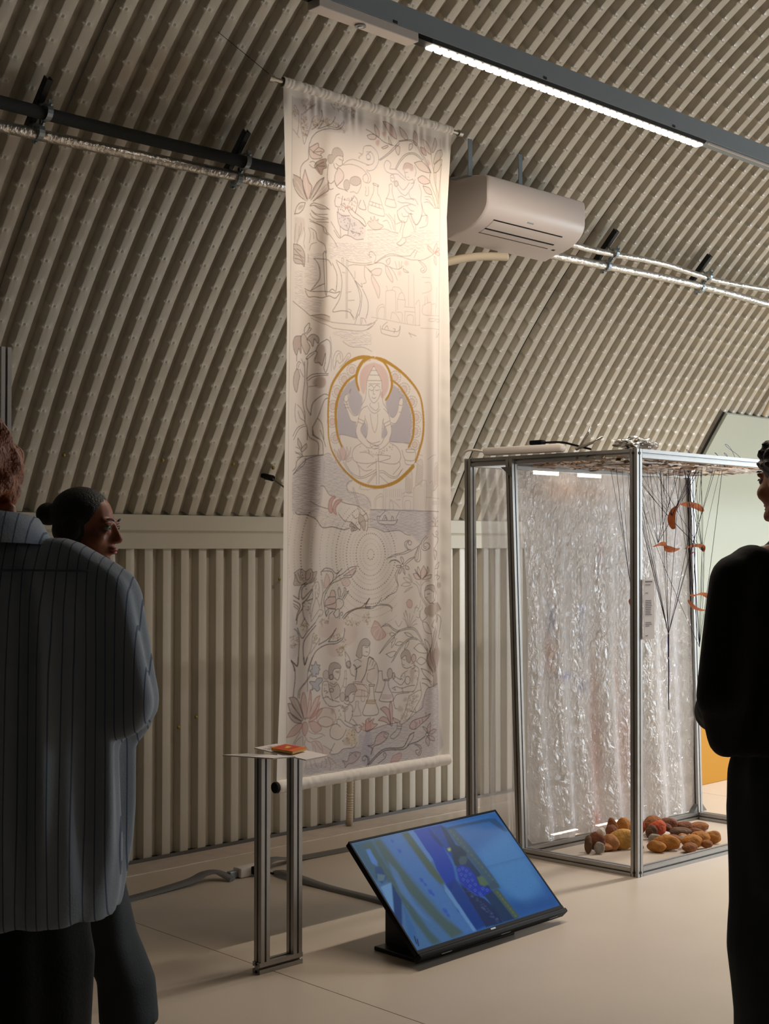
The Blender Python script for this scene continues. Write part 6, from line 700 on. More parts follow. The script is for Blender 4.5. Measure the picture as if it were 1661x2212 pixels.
# ------------------------------------------------------------------ the tilted screen on its floor stand
# patches of the film still: kind, r, g, b, opacity, softness, then x and y in thousandths of the picture
SCR = [
(0,52,112,184,100,0,-28,-79,1079,-44,1032,1049,-52,1032),(0,84,148,212,80,60,693,335,1054,170,1061,728,786,928,701,722),(0,34,84,156,70,40,992,523,1000,1000,687,993,671,828,968,906),(0,78,120,170,100,0,-12,-4,285,1,403,7,390,992,0,1000),
(0,60,96,110,80,20,0,0,124,10,94,396,2,365,-5,181),(0,74,100,100,95,18,62,33,122,16,119,405,120,600,132,878,157,996,97,999,81,777,79,474,71,248),(0,78,102,98,95,18,133,12,181,13,192,260,220,552,259,817,315,976,226,996,185,761,146,498,124,237),(0,90,140,214,90,6,60,83,84,83,82,210,67,247,48,213),
(0,76,126,196,80,14,187,22,308,15,324,274,346,540,352,768,381,988,318,991,268,709,222,369),(0,92,134,190,70,10,143,215,159,334,143,636,170,838,135,742,102,510),(0,80,100,84,95,10,323,5,367,8,376,204,385,410,392,527,357,537,338,423,329,218),(0,92,140,206,90,4,367,8,411,12,413,303,384,323),
(0,10,64,176,100,4,403,7,516,8,520,205,501,405,466,524,393,613,387,540,390,397,407,316),(0,14,56,140,90,10,387,540,466,524,471,712,468,980,390,992,383,723),(0,26,74,160,100,6,516,8,588,11,590,213,524,354,517,190),(0,22,52,110,80,8,500,21,519,116,523,221,501,200,488,92),
(0,30,60,100,100,4,588,11,609,56,603,231,625,387,639,583,637,699,687,993,578,994,573,764,510,452,542,316),(0,62,96,120,100,4,608,60,661,61,687,258,704,606,701,700,637,699,632,463,612,234),(0,70,98,96,100,4,637,699,680,700,699,990,657,988),(0,110,120,70,70,2,622,80,633,79,629,101,618,101),
(0,110,120,70,70,2,627,124,638,122,634,145,624,145),(0,110,120,70,70,2,633,167,644,166,640,189,629,189),(0,110,120,70,70,2,638,211,649,210,645,233,634,232),(0,110,120,70,70,2,642,254,653,253,649,276,638,276),
(0,110,120,70,70,2,647,298,659,297,654,319,644,319),(0,110,120,70,70,2,653,341,664,340,660,363,649,362),(0,110,120,70,70,2,657,386,668,385,664,407,654,407),(0,110,120,70,70,2,662,429,674,428,669,451,659,450),
(0,110,120,70,70,2,668,472,679,472,675,494,664,493),(0,110,120,70,70,2,672,515,683,515,679,537,668,536),(0,110,120,70,70,2,677,558,688,558,684,580,673,579),(0,110,120,70,70,2,682,601,693,601,689,623,679,622),
(0,110,120,70,70,2,687,644,699,644,694,666,684,665),(0,120,124,60,70,2,658,722,670,723,668,746,655,747),(0,120,124,60,70,2,660,756,672,757,670,780,656,781),(0,120,124,60,70,2,662,790,674,791,672,814,658,815),
(0,120,124,60,70,2,663,824,676,825,673,848,660,848),(0,120,124,60,70,2,667,857,679,858,677,881,663,881),(0,120,124,60,70,2,668,891,681,892,678,914,665,915),(0,120,124,60,70,2,670,924,682,926,680,948,667,949),
(0,120,124,60,70,2,672,958,684,960,682,982,668,983),(0,40,84,130,90,8,595,42,918,52,968,66,997,215,967,206,915,82,603,70),(0,60,130,210,60,8,620,34,941,27,944,44,614,47),(0,30,58,84,100,3,561,248,596,222,624,253,635,316,614,376,590,405,555,412,514,410,522,354),
(0,70,92,108,100,3,585,337,622,349,612,383,587,413,548,415,556,365),(0,190,206,40,90,3,535,240,557,238,550,262,531,268),(0,24,58,180,100,3,510,430,549,414,586,448,596,539,578,621,633,684,634,706,543,738,522,695,485,617,478,543),(0,30,50,96,100,3,472,555,491,626,519,701,558,751,583,853,578,994,458,990,461,865,465,725),
(1,84,122,206,70,3,513,447,526,441,529,455,514,466,513,447),(1,84,122,206,70,3,542,442,554,436,557,450,542,461,542,442),(1,84,122,206,70,3,556,469,568,463,571,477,556,488,556,469),(1,84,122,206,70,3,509,490,522,484,524,498,510,509,509,490),
(1,84,122,206,70,3,531,511,543,505,546,519,531,530,531,511),(1,84,122,206,70,3,564,508,576,502,579,516,564,527,564,508),(1,84,122,206,70,3,502,538,515,532,517,546,503,557,502,538),(1,84,122,206,70,3,524,560,536,554,539,568,524,579,524,560),
(1,84,122,206,70,3,554,563,566,557,569,571,554,582,554,563),(1,84,122,206,70,3,554,607,566,601,569,615,555,626,554,607),(1,84,122,206,70,3,516,608,529,602,532,616,517,627,516,608),(1,84,122,206,70,3,530,656,543,650,546,664,531,675,530,656),
(1,84,122,206,70,3,546,690,558,685,561,699,546,709,546,690),(1,84,122,206,70,3,582,660,594,654,597,668,582,679,582,660),(1,84,122,206,70,3,603,682,616,676,618,690,604,701,603,682),(1,84,122,206,70,3,546,712,558,706,561,720,546,731,546,712),
(1,80,102,150,50,3,499,705,509,699,509,712),(1,80,102,150,50,3,508,756,518,750,519,762),(1,80,102,150,50,3,505,826,515,820,515,833),(1,80,102,150,50,3,495,635,506,629,506,642),
(1,80,102,150,50,3,489,700,500,694,500,707),(1,80,102,150,50,3,540,977,550,971,550,983),(1,80,102,150,50,3,531,919,541,913,541,926),(1,80,102,150,50,3,508,834,519,828,519,841),
(1,80,102,150,50,3,532,863,542,857,542,870),(1,80,102,150,50,3,521,816,532,810,532,823),(1,80,102,150,50,3,508,842,518,836,518,849),(1,80,102,150,50,3,529,896,540,890,540,903),
(1,80,102,150,50,3,485,707,495,701,495,714),(1,80,102,150,50,3,532,930,542,924,542,936),(1,80,102,150,50,3,537,893,547,887,547,900),(1,80,102,150,50,3,538,894,548,887,548,900),
(1,80,102,150,50,3,516,773,526,767,526,780),(1,80,102,150,50,3,524,796,534,790,534,802),(1,80,102,150,50,3,520,919,530,913,530,926),(1,80,102,150,50,3,482,655,492,648,492,661),
(1,80,102,150,50,3,536,964,547,958,547,971),(1,80,102,150,50,3,513,836,523,830,523,843),(1,80,102,150,50,3,509,796,519,790,519,803),(1,80,102,150,50,3,506,748,516,741,516,754),
(1,80,102,150,50,3,530,845,541,839,541,852),(1,80,102,150,50,3,536,882,547,875,547,888),(1,80,102,150,50,3,549,947,559,941,559,954),(1,80,102,150,50,3,511,847,521,840,521,853),
(1,80,102,150,50,3,548,949,559,943,559,955),(1,80,102,150,50,3,537,948,547,942,547,955),(1,80,102,150,50,3,515,865,525,859,525,872),(1,80,102,150,50,3,534,922,544,916,544,929),
(1,80,102,150,50,3,485,703,495,697,495,710),(1,80,102,150,50,3,548,947,558,941,558,954),(1,80,102,150,50,3,499,661,509,654,509,667),(1,80,102,150,50,3,495,752,505,746,505,759),
(1,80,102,150,50,3,509,735,519,728,519,741),(1,80,102,150,50,3,518,915,528,908,529,921),(1,80,102,150,50,3,503,821,513,815,514,828),(1,80,102,150,50,3,519,871,529,865,530,878),
(1,80,102,150,50,3,550,956,560,950,560,963),(1,80,102,150,50,3,529,820,539,814,539,827),(1,80,102,150,50,3,487,712,497,706,497,719),(1,80,102,150,50,3,502,816,513,810,513,823),
(1,80,102,150,50,3,491,685,502,679,502,692),(1,80,102,150,50,3,506,825,517,819,517,832),(0,88,116,96,100,4,599,555,633,552,644,585,642,643,606,652,587,624),(0,60,88,110,100,4,647,645,685,621,701,678,661,694,633,684),
(0,40,84,190,75,8,259,430,278,445,269,479,252,469),(0,40,84,190,75,8,264,477,280,491,273,520,259,511),(0,40,84,190,75,8,265,540,288,559,278,600,258,588),(0,40,84,190,75,8,274,582,288,594,281,619,269,611),
(0,40,84,190,75,8,280,730,302,748,292,785,274,773),(0,40,84,190,75,8,359,762,378,778,369,811,352,800),(0,40,84,190,75,8,282,778,298,793,291,821,277,811),(0,40,84,190,75,8,239,138,258,152,249,187,233,177),
(0,40,84,190,75,8,236,41,249,53,243,78,230,71),(0,120,170,220,80,5,15,424,88,408,1,665,-1,637),(0,20,56,120,90,5,87,422,84,573,-5,798,-4,677),(0,60,110,170,80,8,77,611,60,823,31,973,2,868),
(0,30,70,130,80,8,49,255,88,254,79,363,33,403,21,343),(0,110,140,150,70,6,41,308,81,336,52,382,19,370),(1,16,30,50,90,5,32,886,19,948),(1,16,30,50,90,5,38,915,22,969),
(0,110,160,220,80,4,378,537,385,610,390,992,370,990,358,601)]
def make_tv():
    t = thing('tilted_screen', (3.90, 3.58, 0), 'large black-framed screen leaning back on a floor stand, showing a blue film still', 'television')
    b_, tl = .037, .777; u = V((cos(b_), sin(b_), 0)); nn = V((-sin(b_), cos(b_), 0)); v_ = nn*cos(tl)+V((0, 0, 1))*sin(tl); w_ = u.cross(v_)   # w_: out of the glass
    o0 = V((3.477, 3.424, .052)); Wd, Hd = .864, .492
    T = MX(((u.x, v_.x, w_.x, o0.x), (u.y, v_.y, w_.y, o0.y), (u.z, v_.z, w_.z, o0.z), (0, 0, 0, 1)))
    b = MB(); b.bbox((0, 0, -.022), (Wd, Hd, 0), .004, T); b.bbox((.10, .05, -.052), (Wd-.10, Hd-.12, -.02), .012, T); b.build('screen_case', M['black'], t, smooth=40)
    b = MB()
    for lo, hi in (((0, 0, -.001), (Wd, .014, .004)), ((0, Hd-.007, -.001), (Wd, Hd, .003)), ((0, 0, -.001), (.007, Hd, .003)), ((Wd-.007, 0, -.001), (Wd, Hd, .003))): b.box(lo, hi, T)
    bz = b.build('bezel', M['black'], t)
    b = MB(); b.box((Wd/2-.022, .004, .004), (Wd/2+.006, .010, .0048), T); b.build('maker_mark', M['steel'], bz)
    b = MB(); b.bbox((-.004, -.020, -.030), (Wd+.004, -.002, .010), .004, T); lip = b.build('lower_lip', M['black'], t, smooth=40)
    for x in (.12, .46, .76):
        b = MB(); b.box((x, -.0206, -.012), (x+.055, -.0196, -.006), T); b.build('lip_slot', M['grey'], lip)
    NU, NV = 420, 236; cv = Canvas(0, 0, 1000, 1000, NU, NV, (66, 128, 196))
    for row in SCR:
        a, s = row[4:6]; d = np.array(row[6:], float).reshape(-1, 2); rgb = lin(row[1:4])
        if row[0] == 0: cv.fill(d, rgb, float(a)/100, float(s)*.8+2)
        else: cv.stroke(d, float(s), rgb, float(a)/100)
    cv.a *= (1+.05*RNG.standard_normal((NU, NV, 1))).astype(np.float32)
    X, Y = np.meshgrid(np.linspace(.008, Wd-.008, NU), np.linspace(Hd-.008, .015, NV), indexing='ij')
    Tn = np.array(T); co = np.stack([X, Y, 0*X+.0012], 2).reshape(-1, 3) @ Tn[:3, :3].T + Tn[:3, 3]
    np_mesh('screen_picture', co, grid_faces(NU, NV), attr_mat('screen_glow', .25, emit=.52, spec=.05), t, True, col=cv.a.reshape(-1, 3))
    b = MB(); b.bbox((3.525, 3.47, 0), (4.06, 3.70, .016), .004); b.build('base_plate', M['blackm'], t)
    for x in (3.585, 4.0):
        b = MB(); b.prism([(3.69, .016), (3.70, .016), (3.70, .235), (3.645, .182), (3.515, .05), (3.515, .016)], (x, 0, 0), (x+.035, 0, 0), (0, 1, 0), (0, 0, 1)); b.build('support_arm', M['blackm'], t)
    b = MB(); b.box((3.62, 3.692, .016), (4.0, 3.70, .20)); b.build('back_plate', M['blackm'], t)
make_tv()
# ------------------------------------------------------------------ aluminium case with plastic sheets
def film(name, op, rough, bump, bs, tint=(225, 224, 226), tints=None, crinkle=0, gloss=.2):
    m = bpy.data.materials.new(name); m.use_nodes = True; nt = m.node_tree; N = nt.nodes; L_ = nt.links; b = N['Principled BSDF']; out = N['Material Output']
    tr = N.new('ShaderNodeBsdfTransparent'); tl = N.new('ShaderNodeBsdfTranslucent'); tl.inputs[0].default_value = (*lin(tint), 1)
    df = N.new('ShaderNodeBsdfDiffuse'); df.inputs[0].default_value = (*lin(tint), 1); gl = N.new('ShaderNodeBsdfGlossy'); gl.inputs['Roughness'].default_value = rough; gl.inputs[0].default_value = (.95, .95, .97, 1)
    N.remove(b); m0 = N.new('ShaderNodeMixShader'); m0.inputs[0].default_value = .45; m1 = N.new('ShaderNodeMixShader'); m1.inputs[0].default_value = gloss; m2 = N.new('ShaderNodeMixShader'); m2.inputs[0].default_value = op
    L_.new(df.outputs[0], m0.inputs[1]); L_.new(tl.outputs[0], m0.inputs[2]); L_.new(m0.outputs[0], m1.inputs[1]); L_.new(gl.outputs[0], m1.inputs[2])
    L_.new(tr.outputs[0], m2.inputs[1]); L_.new(m1.outputs[0], m2.inputs[2]); L_.new(m2.outputs[0], out.inputs[0])
    if tints:
        a = N.new('ShaderNodeAttribute'); a.attribute_name = 'print'; L_.new(a.outputs['Color'], df.inputs[0]); L_.new(a.outputs['Color'], tl.inputs[0])
    if crinkle:
        tc = N.new('ShaderNodeTexCoord'); mp_ = N.new('ShaderNodeMapping'); mp_.inputs['Scale'].default_value = (1.6, 1, 1)
        v1 = N.new('ShaderNodeTexNoise'); v1.noise_type = 'RIDGED_MULTIFRACTAL'; v1.inputs['Scale'].default_value = bs*.45; v1.inputs['Detail'].default_value = 4; v1.inputs['Distortion'].default_value = .8
        n1 = N.new('ShaderNodeTexNoise'); n1.inputs['Scale'].default_value = bs*.7; n1.inputs['Detail'].default_value = 5; n1.inputs['Distortion'].default_value = 1.5
        ad = N.new('ShaderNodeMath'); ad.operation = 'ADD'; bp = N.new('ShaderNodeBump'); bp.inputs['Strength'].default_value = bump; bp.inputs['Distance'].default_value = .03
        L_.new(tc.outputs['Object'], mp_.inputs[0]); L_.new(mp_.outputs[0], n1.inputs['Vector']); L_.new(mp_.outputs[0], v1.inputs['Vector'])
        L_.new(v1.outputs[0], ad.inputs[0]); L_.new(n1.outputs['Fac'], ad.inputs[1]); L_.new(ad.outputs[0], bp.inputs['Height']); L_.new(bp.outputs[0], gl.inputs['Normal'])
    return m
def make_case():
    t = thing('display_case', (5.8, 4.1, 0), 'tall aluminium-framed case hung with crinkled clear plastic, stones on its floor', 'display case')
    Nb, Lb, Bb, Rb = V((5.166, 3.69, 0)), V((5.116, 4.326, 0)), V((6.50, 4.235, 0)), V((6.53, 3.64, 0))
    Nt, Lt, Bt, Rt = V((5.160, 3.68, 1.945)), V((5.046, 4.33, 1.925)), V((6.445, 4.24, 1.925)), V((6.52, 3.64, 1.935)); Ft, Fb = V((5.03, 4.585, 1.935)), V((5.03, 4.575, 0)); Gt, Gb = V((6.43, 4.585, 1.93)), V((6.46, 4.575, 0))
    z = V((0, 0, 1)); ox = V((1, 0, 0))
    for a, b_ in ((Nb, Nt), (Lb, Lt), (Bb, Bt), (Rb, Rt), (Fb, Ft), (Gb, Gt)): bar(a, b_, 'post', t, ox)
    k = z*.020
    for a, b_ in ((Nb, Lb), (Lb, Bb), (Nb, Rb), (Bb, Rb)): d = (b_-a).normalized()*.021; bar(a+k+d, b_+k-d, 'base_beam', t)
    for a, b_ in ((Nt, Ft), (Nt, Rt), (Rt, Gt), (Ft, Gt)): d = (b_-a).normalized()*.021; bar(a-k+d, b_-k-d, 'top_beam', t)
    d = (Bt-Lt).normalized()*.021; bar(Lt+V((0, 0, -.03))+d, Bt+V((0, 0, -.03))-d, 'top_beam', t)
    for p, s in ((Lb, 1), (Bb, -1), (Bb, 1)):
        b = MB(); q = p+V((.02*s, 0, .04)); b.add([q+V((0, -.016, 0)), q+V((.045*s, -.016, 0)), q+V((0, -.016, .045)), q+V((0, .016, 0)), q+V((.045*s, .016, 0)), q+V((0, .016, .045))], [(0, 1, 2), (3, 5, 4), (0, 3, 4, 1), (1, 4, 5, 2), (2, 5, 3, 0)]); b.build('corner_bracket', M['alud'], t)
    b = MB(); q = Lt+V((-.02, 0, -.04)); b.add([q+V((0, -.016, 0)), q+V((-.001, -.016, -.05)), q+V((-.0, .05, 0)), q+V((.03, -.016, 0)), q+V((.03, -.016, -.05)), q+V((.03, .05, 0))], [(0, 1, 2), (3, 5, 4), (0, 3, 4, 1), (1, 4, 5, 2), (2, 5, 3, 0)]); b.build('corner_bracket', M['alud'], t)
    for p in (Nb+V((0, 0, .0)), Nt+V((0, 0, -.04))):
        for dx, dy in ((-.0205, 0), (0, -.0205)):
            b = MB(); c = p+V((dx, dy, .020)); e = V((dx, dy, 0)).normalized(); b.tube([c, c+e*.003], .0065, 10); b.build('screw_head', M['blackm'], t)
    # crinkled film between the two middle posts, a smoother film further back, a clear left side
    def sheet(name, P, fn, m, nu, nv, label, show_through=None):
        s, q = np.meshgrid(np.linspace(0, 1, nu), np.linspace(0, 1, nv), indexing='ij')
        a, b_, c, d_ = [np.array(p) for p in P]      # top-left, top-right, bottom-right, bottom-left
        co = (a*(1-s[..., None])+b_*s[..., None])*(1-q[..., None])+(d_*(1-s[..., None])+c*s[..., None])*q[..., None]
        dy, dx = fn(s, q); co[..., 1] += dy; co[..., 0] += dx
        col = None
        if show_through is not None: col = show_through(s, q).reshape(-1, 3)
        o = np_mesh(name, co.reshape(-1, 3), grid_faces(nu, nv), m, t, True, col=col); o['label'] = label; return o
    rn = RNG.uniform(0, 6, 40); fr = RNG.uniform(8, 190, 40); fz = RNG.uniform(-70, 70, 40)
    def crumple(s, q):
        d = sum(np.abs(np.sin(fr[i]*s*.8+fz[i]*q+rn[i]+1.2*np.sin(fr[39-i]*.3*q+rn[i])))*(1.1/(14+fr[i])) for i in range(40))*.035*(1-.45*q)
        d = d-d.mean()+.018*np.sin(s*46+2*np.sin(q*3))*q+.012*np.sin(s*21+1)*(.3+q)
        return d, .10*(1-s)**8*np.sin(np.clip(q*2.2, 0, 1)*pi/2)*(1-q*.6)
    def show_through(s, q):  # see-through shapes and reflections painted into the film's colour
        base = np.array(lin((238, 238, 241))); c = np.broadcast_to(base, s.shape+(3,)).copy()
        def blot(x, y, rx, ry, rgb, a):
            g = np.exp(-((s-x)/rx)**2-((q-y)/ry)**2)*a; c[:] = c+(np.array(lin(rgb))-c)*g[..., None]
        for x, y, rx, ry, rgb, a in ((.40, .78, .035, .16, (206, 140, 116), .7), (.39, .97, .03, .04, (206, 130, 104), .8), (.57, .78, .04, .15, (210, 150, 128), .6), (.53, .58, .018, .12, (210, 160, 130), .5), (.40, .62, .02, .12, (212, 166, 140), .5), (.14, .50, .03, .05, (206, 140, 112), .6), (.15, .40, .02, .04, (120, 136, 206), .6), (.22, .56, .06, .012, (120, 130, 210), .6), (.34, .38, .02, .02, (120, 130, 214), .5), (.33, .46, .015, .05, (140, 150, 206), .5), (.33, .59, .03, .02, (130, 140, 206), .5), (.45, .22, .015, .04, (190, 130, 150), .4), (.28, .05, .2, .03, (244, 206, 178), .6)): blot(x, y, rx, ry, rgb, a)
        return c
    sheet('crinkled_film', (Lt+V((.035, -.0, -.055)), Bt+V((-.03, 0, -.055)), Bb+V((-.03, .0, .045)), Lb+V((.03, .0, .045))), crumple, film('crinkled_film', .88, .13, 1.0, 30, (238, 238, 240), tints=True, crinkle=1, gloss=.32), 360, 420, 'crinkled clear plastic sheet with see-through shapes and reflections painted in as stains', show_through)
    sheet('back_film', (V((5.08, 4.56, 1.89)), V((6.41, 4.56, 1.89)), V((6.43, 4.555, .02)), V((5.10, 4.555, .02))), lambda s, q: (.016*np.sin(s*58+3*np.sin(q*2))*(.25+q)+.008*np.sin(s*131+1), .02*np.sin(q*5)*(1-s)), film('back_film', .66, .3, .1, 6), 260, 40, 'thin smooth plastic sheet hanging along the back')
    # roof: a net of foil and brown strips, strings hang from it
    nb = MB(); cols = []
    for i in range(520):
        x, y = random.uniform(5.1, 6.47), random.uniform(3.70, 4.30); L0 = random.uniform(.06, .22); a = random.gauss(0, .3) if i % 4 else random.gauss(pi/2, .3); zz = 1.905+random.uniform(-.02, .014); w = random.uniform(.004, .012)
        d = V((cos(a), sin(a), 0)); s = V((-sin(a), cos(a), 0)); vs = []
        for k in range(4):
            p = V((x, y, zz))+d*L0*(k/3-.5)+V((0, 0, random.uniform(-.006, .006))); p.x = min(6.5, max(5.09, p.x)); p.y = min(4.31, max(3.69, p.y)); tw = random.uniform(-.8, .8); e = s*cos(tw)+V((0, 0, 1))*sin(tw); vs += [p-e*w, p+e*w]
        nb.cur = 0 if i % 3 else 1; nb.add(vs, [(0, 2, 3, 1), (2, 4, 5, 3), (4, 6, 7, 5)])
    tag(nb.build('foil_net', [M['kraft'], M['foil']], t), kind='stuff')
    b = MB(); b.box((5.185, 3.70, 1.888), (6.47, 4.30, 1.892)); b.build('roof_film', film('roof_film', .35, .25, .2, 12), t)
    # paper label on the near post
    b = MB(); b.box((5.180, 3.655, 1.075), (5.262, 3.657, 1.348)); pl_ = b.build('label_sheet', M['paper'], t); pl_['label'] = 'narrow white printed sheet hung on the near post'
    b = MB()
    for zz, l_ in ((1.335, .055), (1.322, .040), (1.285, .022), *[(1.25-.008*i, .040+.012*random.random()) for i in range(9)], (1.15, .044), (1.142, .05), (1.134, .03), (1.09, .02)): b.box((5.192, 3.6542, zz), (5.192+l_, 3.6548, zz+(.006 if zz > 1.33 else .0032)))
    tag(b.build('printed_lines', M['ink'], pl_), kind='stuff')
    # short lit bars behind the film, at the top and on the floor
    for x, y, zz in ((5.43, 4.44, 1.865), (5.79, 4.44, 1.865), (5.63, 4.475, .0), (5.98, 4.455, .0)):
        tb = thing('led_bar', (x, y, zz), 'short glowing light bar behind the plastic, %s, %s of the two' % ('under the top beam' if zz > 1 else 'on the floor', 'nearer' if x in (5.43, 5.63) else 'farther'), 'light')
        b = MB(); b.bbox((x-.105, y-.012, zz), (x+.105, y+.012, zz+.016), .003); b.build('bar_body', M['white'], tb)
        b = MB(); b.box((x-.10, y-.0128, zz+(.004 if zz > 1 else .0165)), (x+.10, y+.010, zz+(.015 if zz > 1 else .0185))) if zz < 1 else b.box((x-.10, y-.016, zz-.002), (x+.10, y-.012, zz+.016)); b.build('diffuser', M['ledbar'], tb)
make_case()

# things on the roof of the case
zt_ = 1.947
t = thing('plug_board', (5.06, 4.30, zt_), 'white socket strip lying on top of the case, near its left corner', 'power strip')
b = MB(); b.bbox((-.028, -.225, 0), (.028, .225, .038), .012, MX.Translation((5.068, 4.27, zt_)) @ MX.Rotation(RD(7), 4, 'Z')); b.build('strip_body', M['white'], t, smooth=40)
b = MB(); b.tube(spline([(5.02, 4.49, zt_+.02), (5.0, 4.56, zt_+.03), (4.995, 4.60, zt_+.01), (5.0, 4.61, zt_-.03)], 6), .006, 8); b.build('cord', M['white'], t, smooth=True)
t = thing('plug_adapter', (5.10, 4.18, zt_+.04), 'black plug adapter with a lead, lying on the white socket strip', 'plug')
b = MB(); b.bbox((5.065, 4.16, zt_+.040), (5.105, 4.235, zt_+.062), .006); b.build('adapter_body', M['black'], t, smooth=40)
b = MB(); b.tube(spline([(5.10, 4.16, zt_+.05), (5.12, 4.08, zt_+.048), (5.12, 4.0, zt_+.03), (5.12, 3.93, zt_+.012), (5.11, 3.90, zt_+.006)], 6), .005, 8); b.build('lead', M['black'], t, smooth=True)
t = thing('clamp_tongs', (5.11, 3.95, zt_), 'pale spring clamp standing open on top of the case', 'clamp')
b = MB(); b.tube([(5.11, 3.965, zt_+.012), (5.14, 3.935, zt_+.085), (5.145, 3.925, zt_+.115)], [.008, .007, .005], 8); b.build('clamp_arm', M['foil'], t, smooth=True)
b = MB(); b.tube([(5.11, 3.985, zt_+.010), (5.12, 3.89, zt_+.038), (5.13, 3.845, zt_+.062)], [.008, .007, .006], 8); b.build('clamp_arm', M['foil'], t, smooth=True)
def crumpled(name, c, r, label, n=500):
    bm = bmesh.new(); bmesh.ops.create_icosphere(bm, subdivisions=4, radius=1)
    for v in bm.verts:
        p = v.co; k = 1+.32*sin(p.x*7+2*sin(p.y*5))*sin(p.y*9+1+p.z*4)+random.uniform(-.10, .10); v.co = V((c[0]+p.x*r[0]*k, c[1]+p.y*r[1]*k, max(c[2]-r[2]*.98, c[2]+p.z*r[2]*k)))
    me = bpy.data.meshes.new(name); bm.to_mesh(me); bm.free(); me.materials.append(M['foil']); return tag(link(name, me), label, 'foil')
crumpled('foil_heap', (5.27, 3.76, zt_+.029), (.13, .05, .030), 'crumpled silver foil heaped on top of the case, near its front corner')
b = MB()
for c, r in (((5.62, 3.75), .022), ((5.78, 3.80), .03), ((5.9, 3.72), .02), ((6.10, 3.76), .06), ((6.02, 3.74), .024)):
    a0 = random.uniform(0, 1); b.tube([(c[0]+r*1.4*cos(a), c[1]+r*.4*sin(a*1.3), zt_-.01+abs(r*1.3*sin(a/2+a0*.2))) for a in np.linspace(0, 5.6, 26)], .0011, 5)
tag(b.build('wire_tangle', M['navy'], None, smooth=True), 'loose tangle of thin dark thread ends looping up from the roof of the case', 'thread', kind='stuff')

# threads with hanging peels inside the case
def threads(name, knot, anchors, tail, label, r=.0011):
    t = thing(name, tuple(knot), label, 'hanging threads')
    b = MB()
    for i, a in enumerate(anchors):
        a = V(a); m_ = (a+V(knot))/2+V((random.uniform(-.01, .01), random.uniform(-.01, .01), -.012)); b.tube(spline([a, m_, knot], 6), r*random.uniform(.7, 1.3), 5)
    tag(b.build('thread_bundle', M['thread'], t), kind='stuff')
    if tail:
        b = MB(); P = [V(knot)+V((random.uniform(-.002, .002), 0, -tail*i/10)) for i in range(11)]; b.tube(P, [.0045-.0002*i for i in range(11)], 6); b.build('thread_tail', M['navy'], t, smooth=True)
        b = MB(); b.ball(V(knot)+V((0, 0, -.12)), (.007, .007, .006), 8, 6); b.build('knot', M['white'], t)
    return t
A_ = [(5.747, 4.17, 1.9), (5.907, 4.25, 1.9), (5.821, 4.099, 1.9), (5.987, 4.175, 1.9), (6.032, 4.131, 1.9), (5.783, 3.912, 1.9), (6.098, 4.067, 1.9), (5.984, 3.942, 1.9), (5.883, 3.815, 1.9), (5.865, 3.8, 1.9), (6.093, 3.837, 1.9)]
J = lambda k, n, s=.08: [(A_[(k+i) % 11][0]+random.uniform(-s, s), A_[(k+i) % 11][1]+random.uniform(-.03, .03), 1.9) for i in range(n)]
threads('thread_cluster', (5.808, 3.95, 1.059), J(0, 14, .14), .38, 'fan of dark threads drawn to one knot with a long blue tail')
threads('thread_cluster', (6.12, 3.95, 1.475), J(4, 9), 0, 'dark threads running down to the right-hand end of the middle peel')
threads('thread_cluster', (6.086, 3.95, .98), [(6.12+random.uniform(-.02, .02), 3.95, 1.475) for _ in range(5)]+J(6, 6), 0, 'long dark threads hanging past the right rear post of the case')
threads('thread_cluster', (5.845, 3.95, 1.655), J(2, 8, .1), 0, 'dark threads slanting down to the top curved peel')
threads('thread_cluster', (5.765, 3.98, 1.516), J(1, 7, .1), 0, 'dark threads holding the left-hand twisted peel')
threads('thread_cluster', (5.64, 4.05, 1.26), [(5.60+.05*i, 4.15, 1.9) for i in range(5)], 0, 'thin threads holding the peel half hidden behind the near post')
threads('thread_cluster', (5.95, 3.9, 1.26), J(5, 5, .05), 0, 'thin threads holding the two lowest peels beside the right rear post')
def peel(pts, w, label, m='peel', tw=0):
    P = spline([V(p) for p in pts], 6); n = len(P); vs = []
    for i, p in enumerate(P):
        tg = (P[min(i+1, n-1)]-P[max(i-1, 0)]).normalized(); s = V((0.55*sin(tw*i/n), -1, .45)).normalized(); s = (s-tg*s.dot(tg)).normalized(); nn = tg.cross(s)
        k = i/(n-1); ww = w*(.22+.78*abs(sin(pi*min(1, max(0, (k*2) % 1.0001))))**.7 if label.startswith('*') else .18+.82*sin(pi*k)**.6)
        for q, o in ((-1, 0), (-.5, .30), (0, .42), (.5, .30), (1, 0), (.5, .22), (0, .32), (-.5, .22)): vs.append(p+s*ww*q+nn*ww*o)
    b = MB(); b.add(vs, [(i*8+k, i*8+(k+1) % 8, (i+1)*8+(k+1) % 8, (i+1)*8+k) for i in range(n-1) for k in range(8)]+[tuple(range(8))[::-1], tuple(range((n-1)*8, n*8))])
    return tag(b.build('dried_peel', M[m], None, smooth=50), label.strip('*'), 'dried peel')
peel([(5.858, 3.95, 1.586), (5.841, 3.95, 1.623), (5.845, 3.95, 1.659), (5.873, 3.95, 1.699), (5.915, 3.95, 1.715), (5.964, 3.95, 1.718), (6.014, 3.95, 1.713), (6.071, 3.95, 1.705), (6.129, 3.95, 1.681)], .026, '*highest orange-brown peel, bent like a hook, hanging on threads in the case')
peel([(5.727, 3.98, 1.501), (5.765, 3.98, 1.512), (5.805, 3.98, 1.511), (5.846, 3.98, 1.493), (5.888, 3.98, 1.480), (5.951, 3.98, 1.487)], .026, '*bright orange twisted peel below the hooked one, left of its twin')
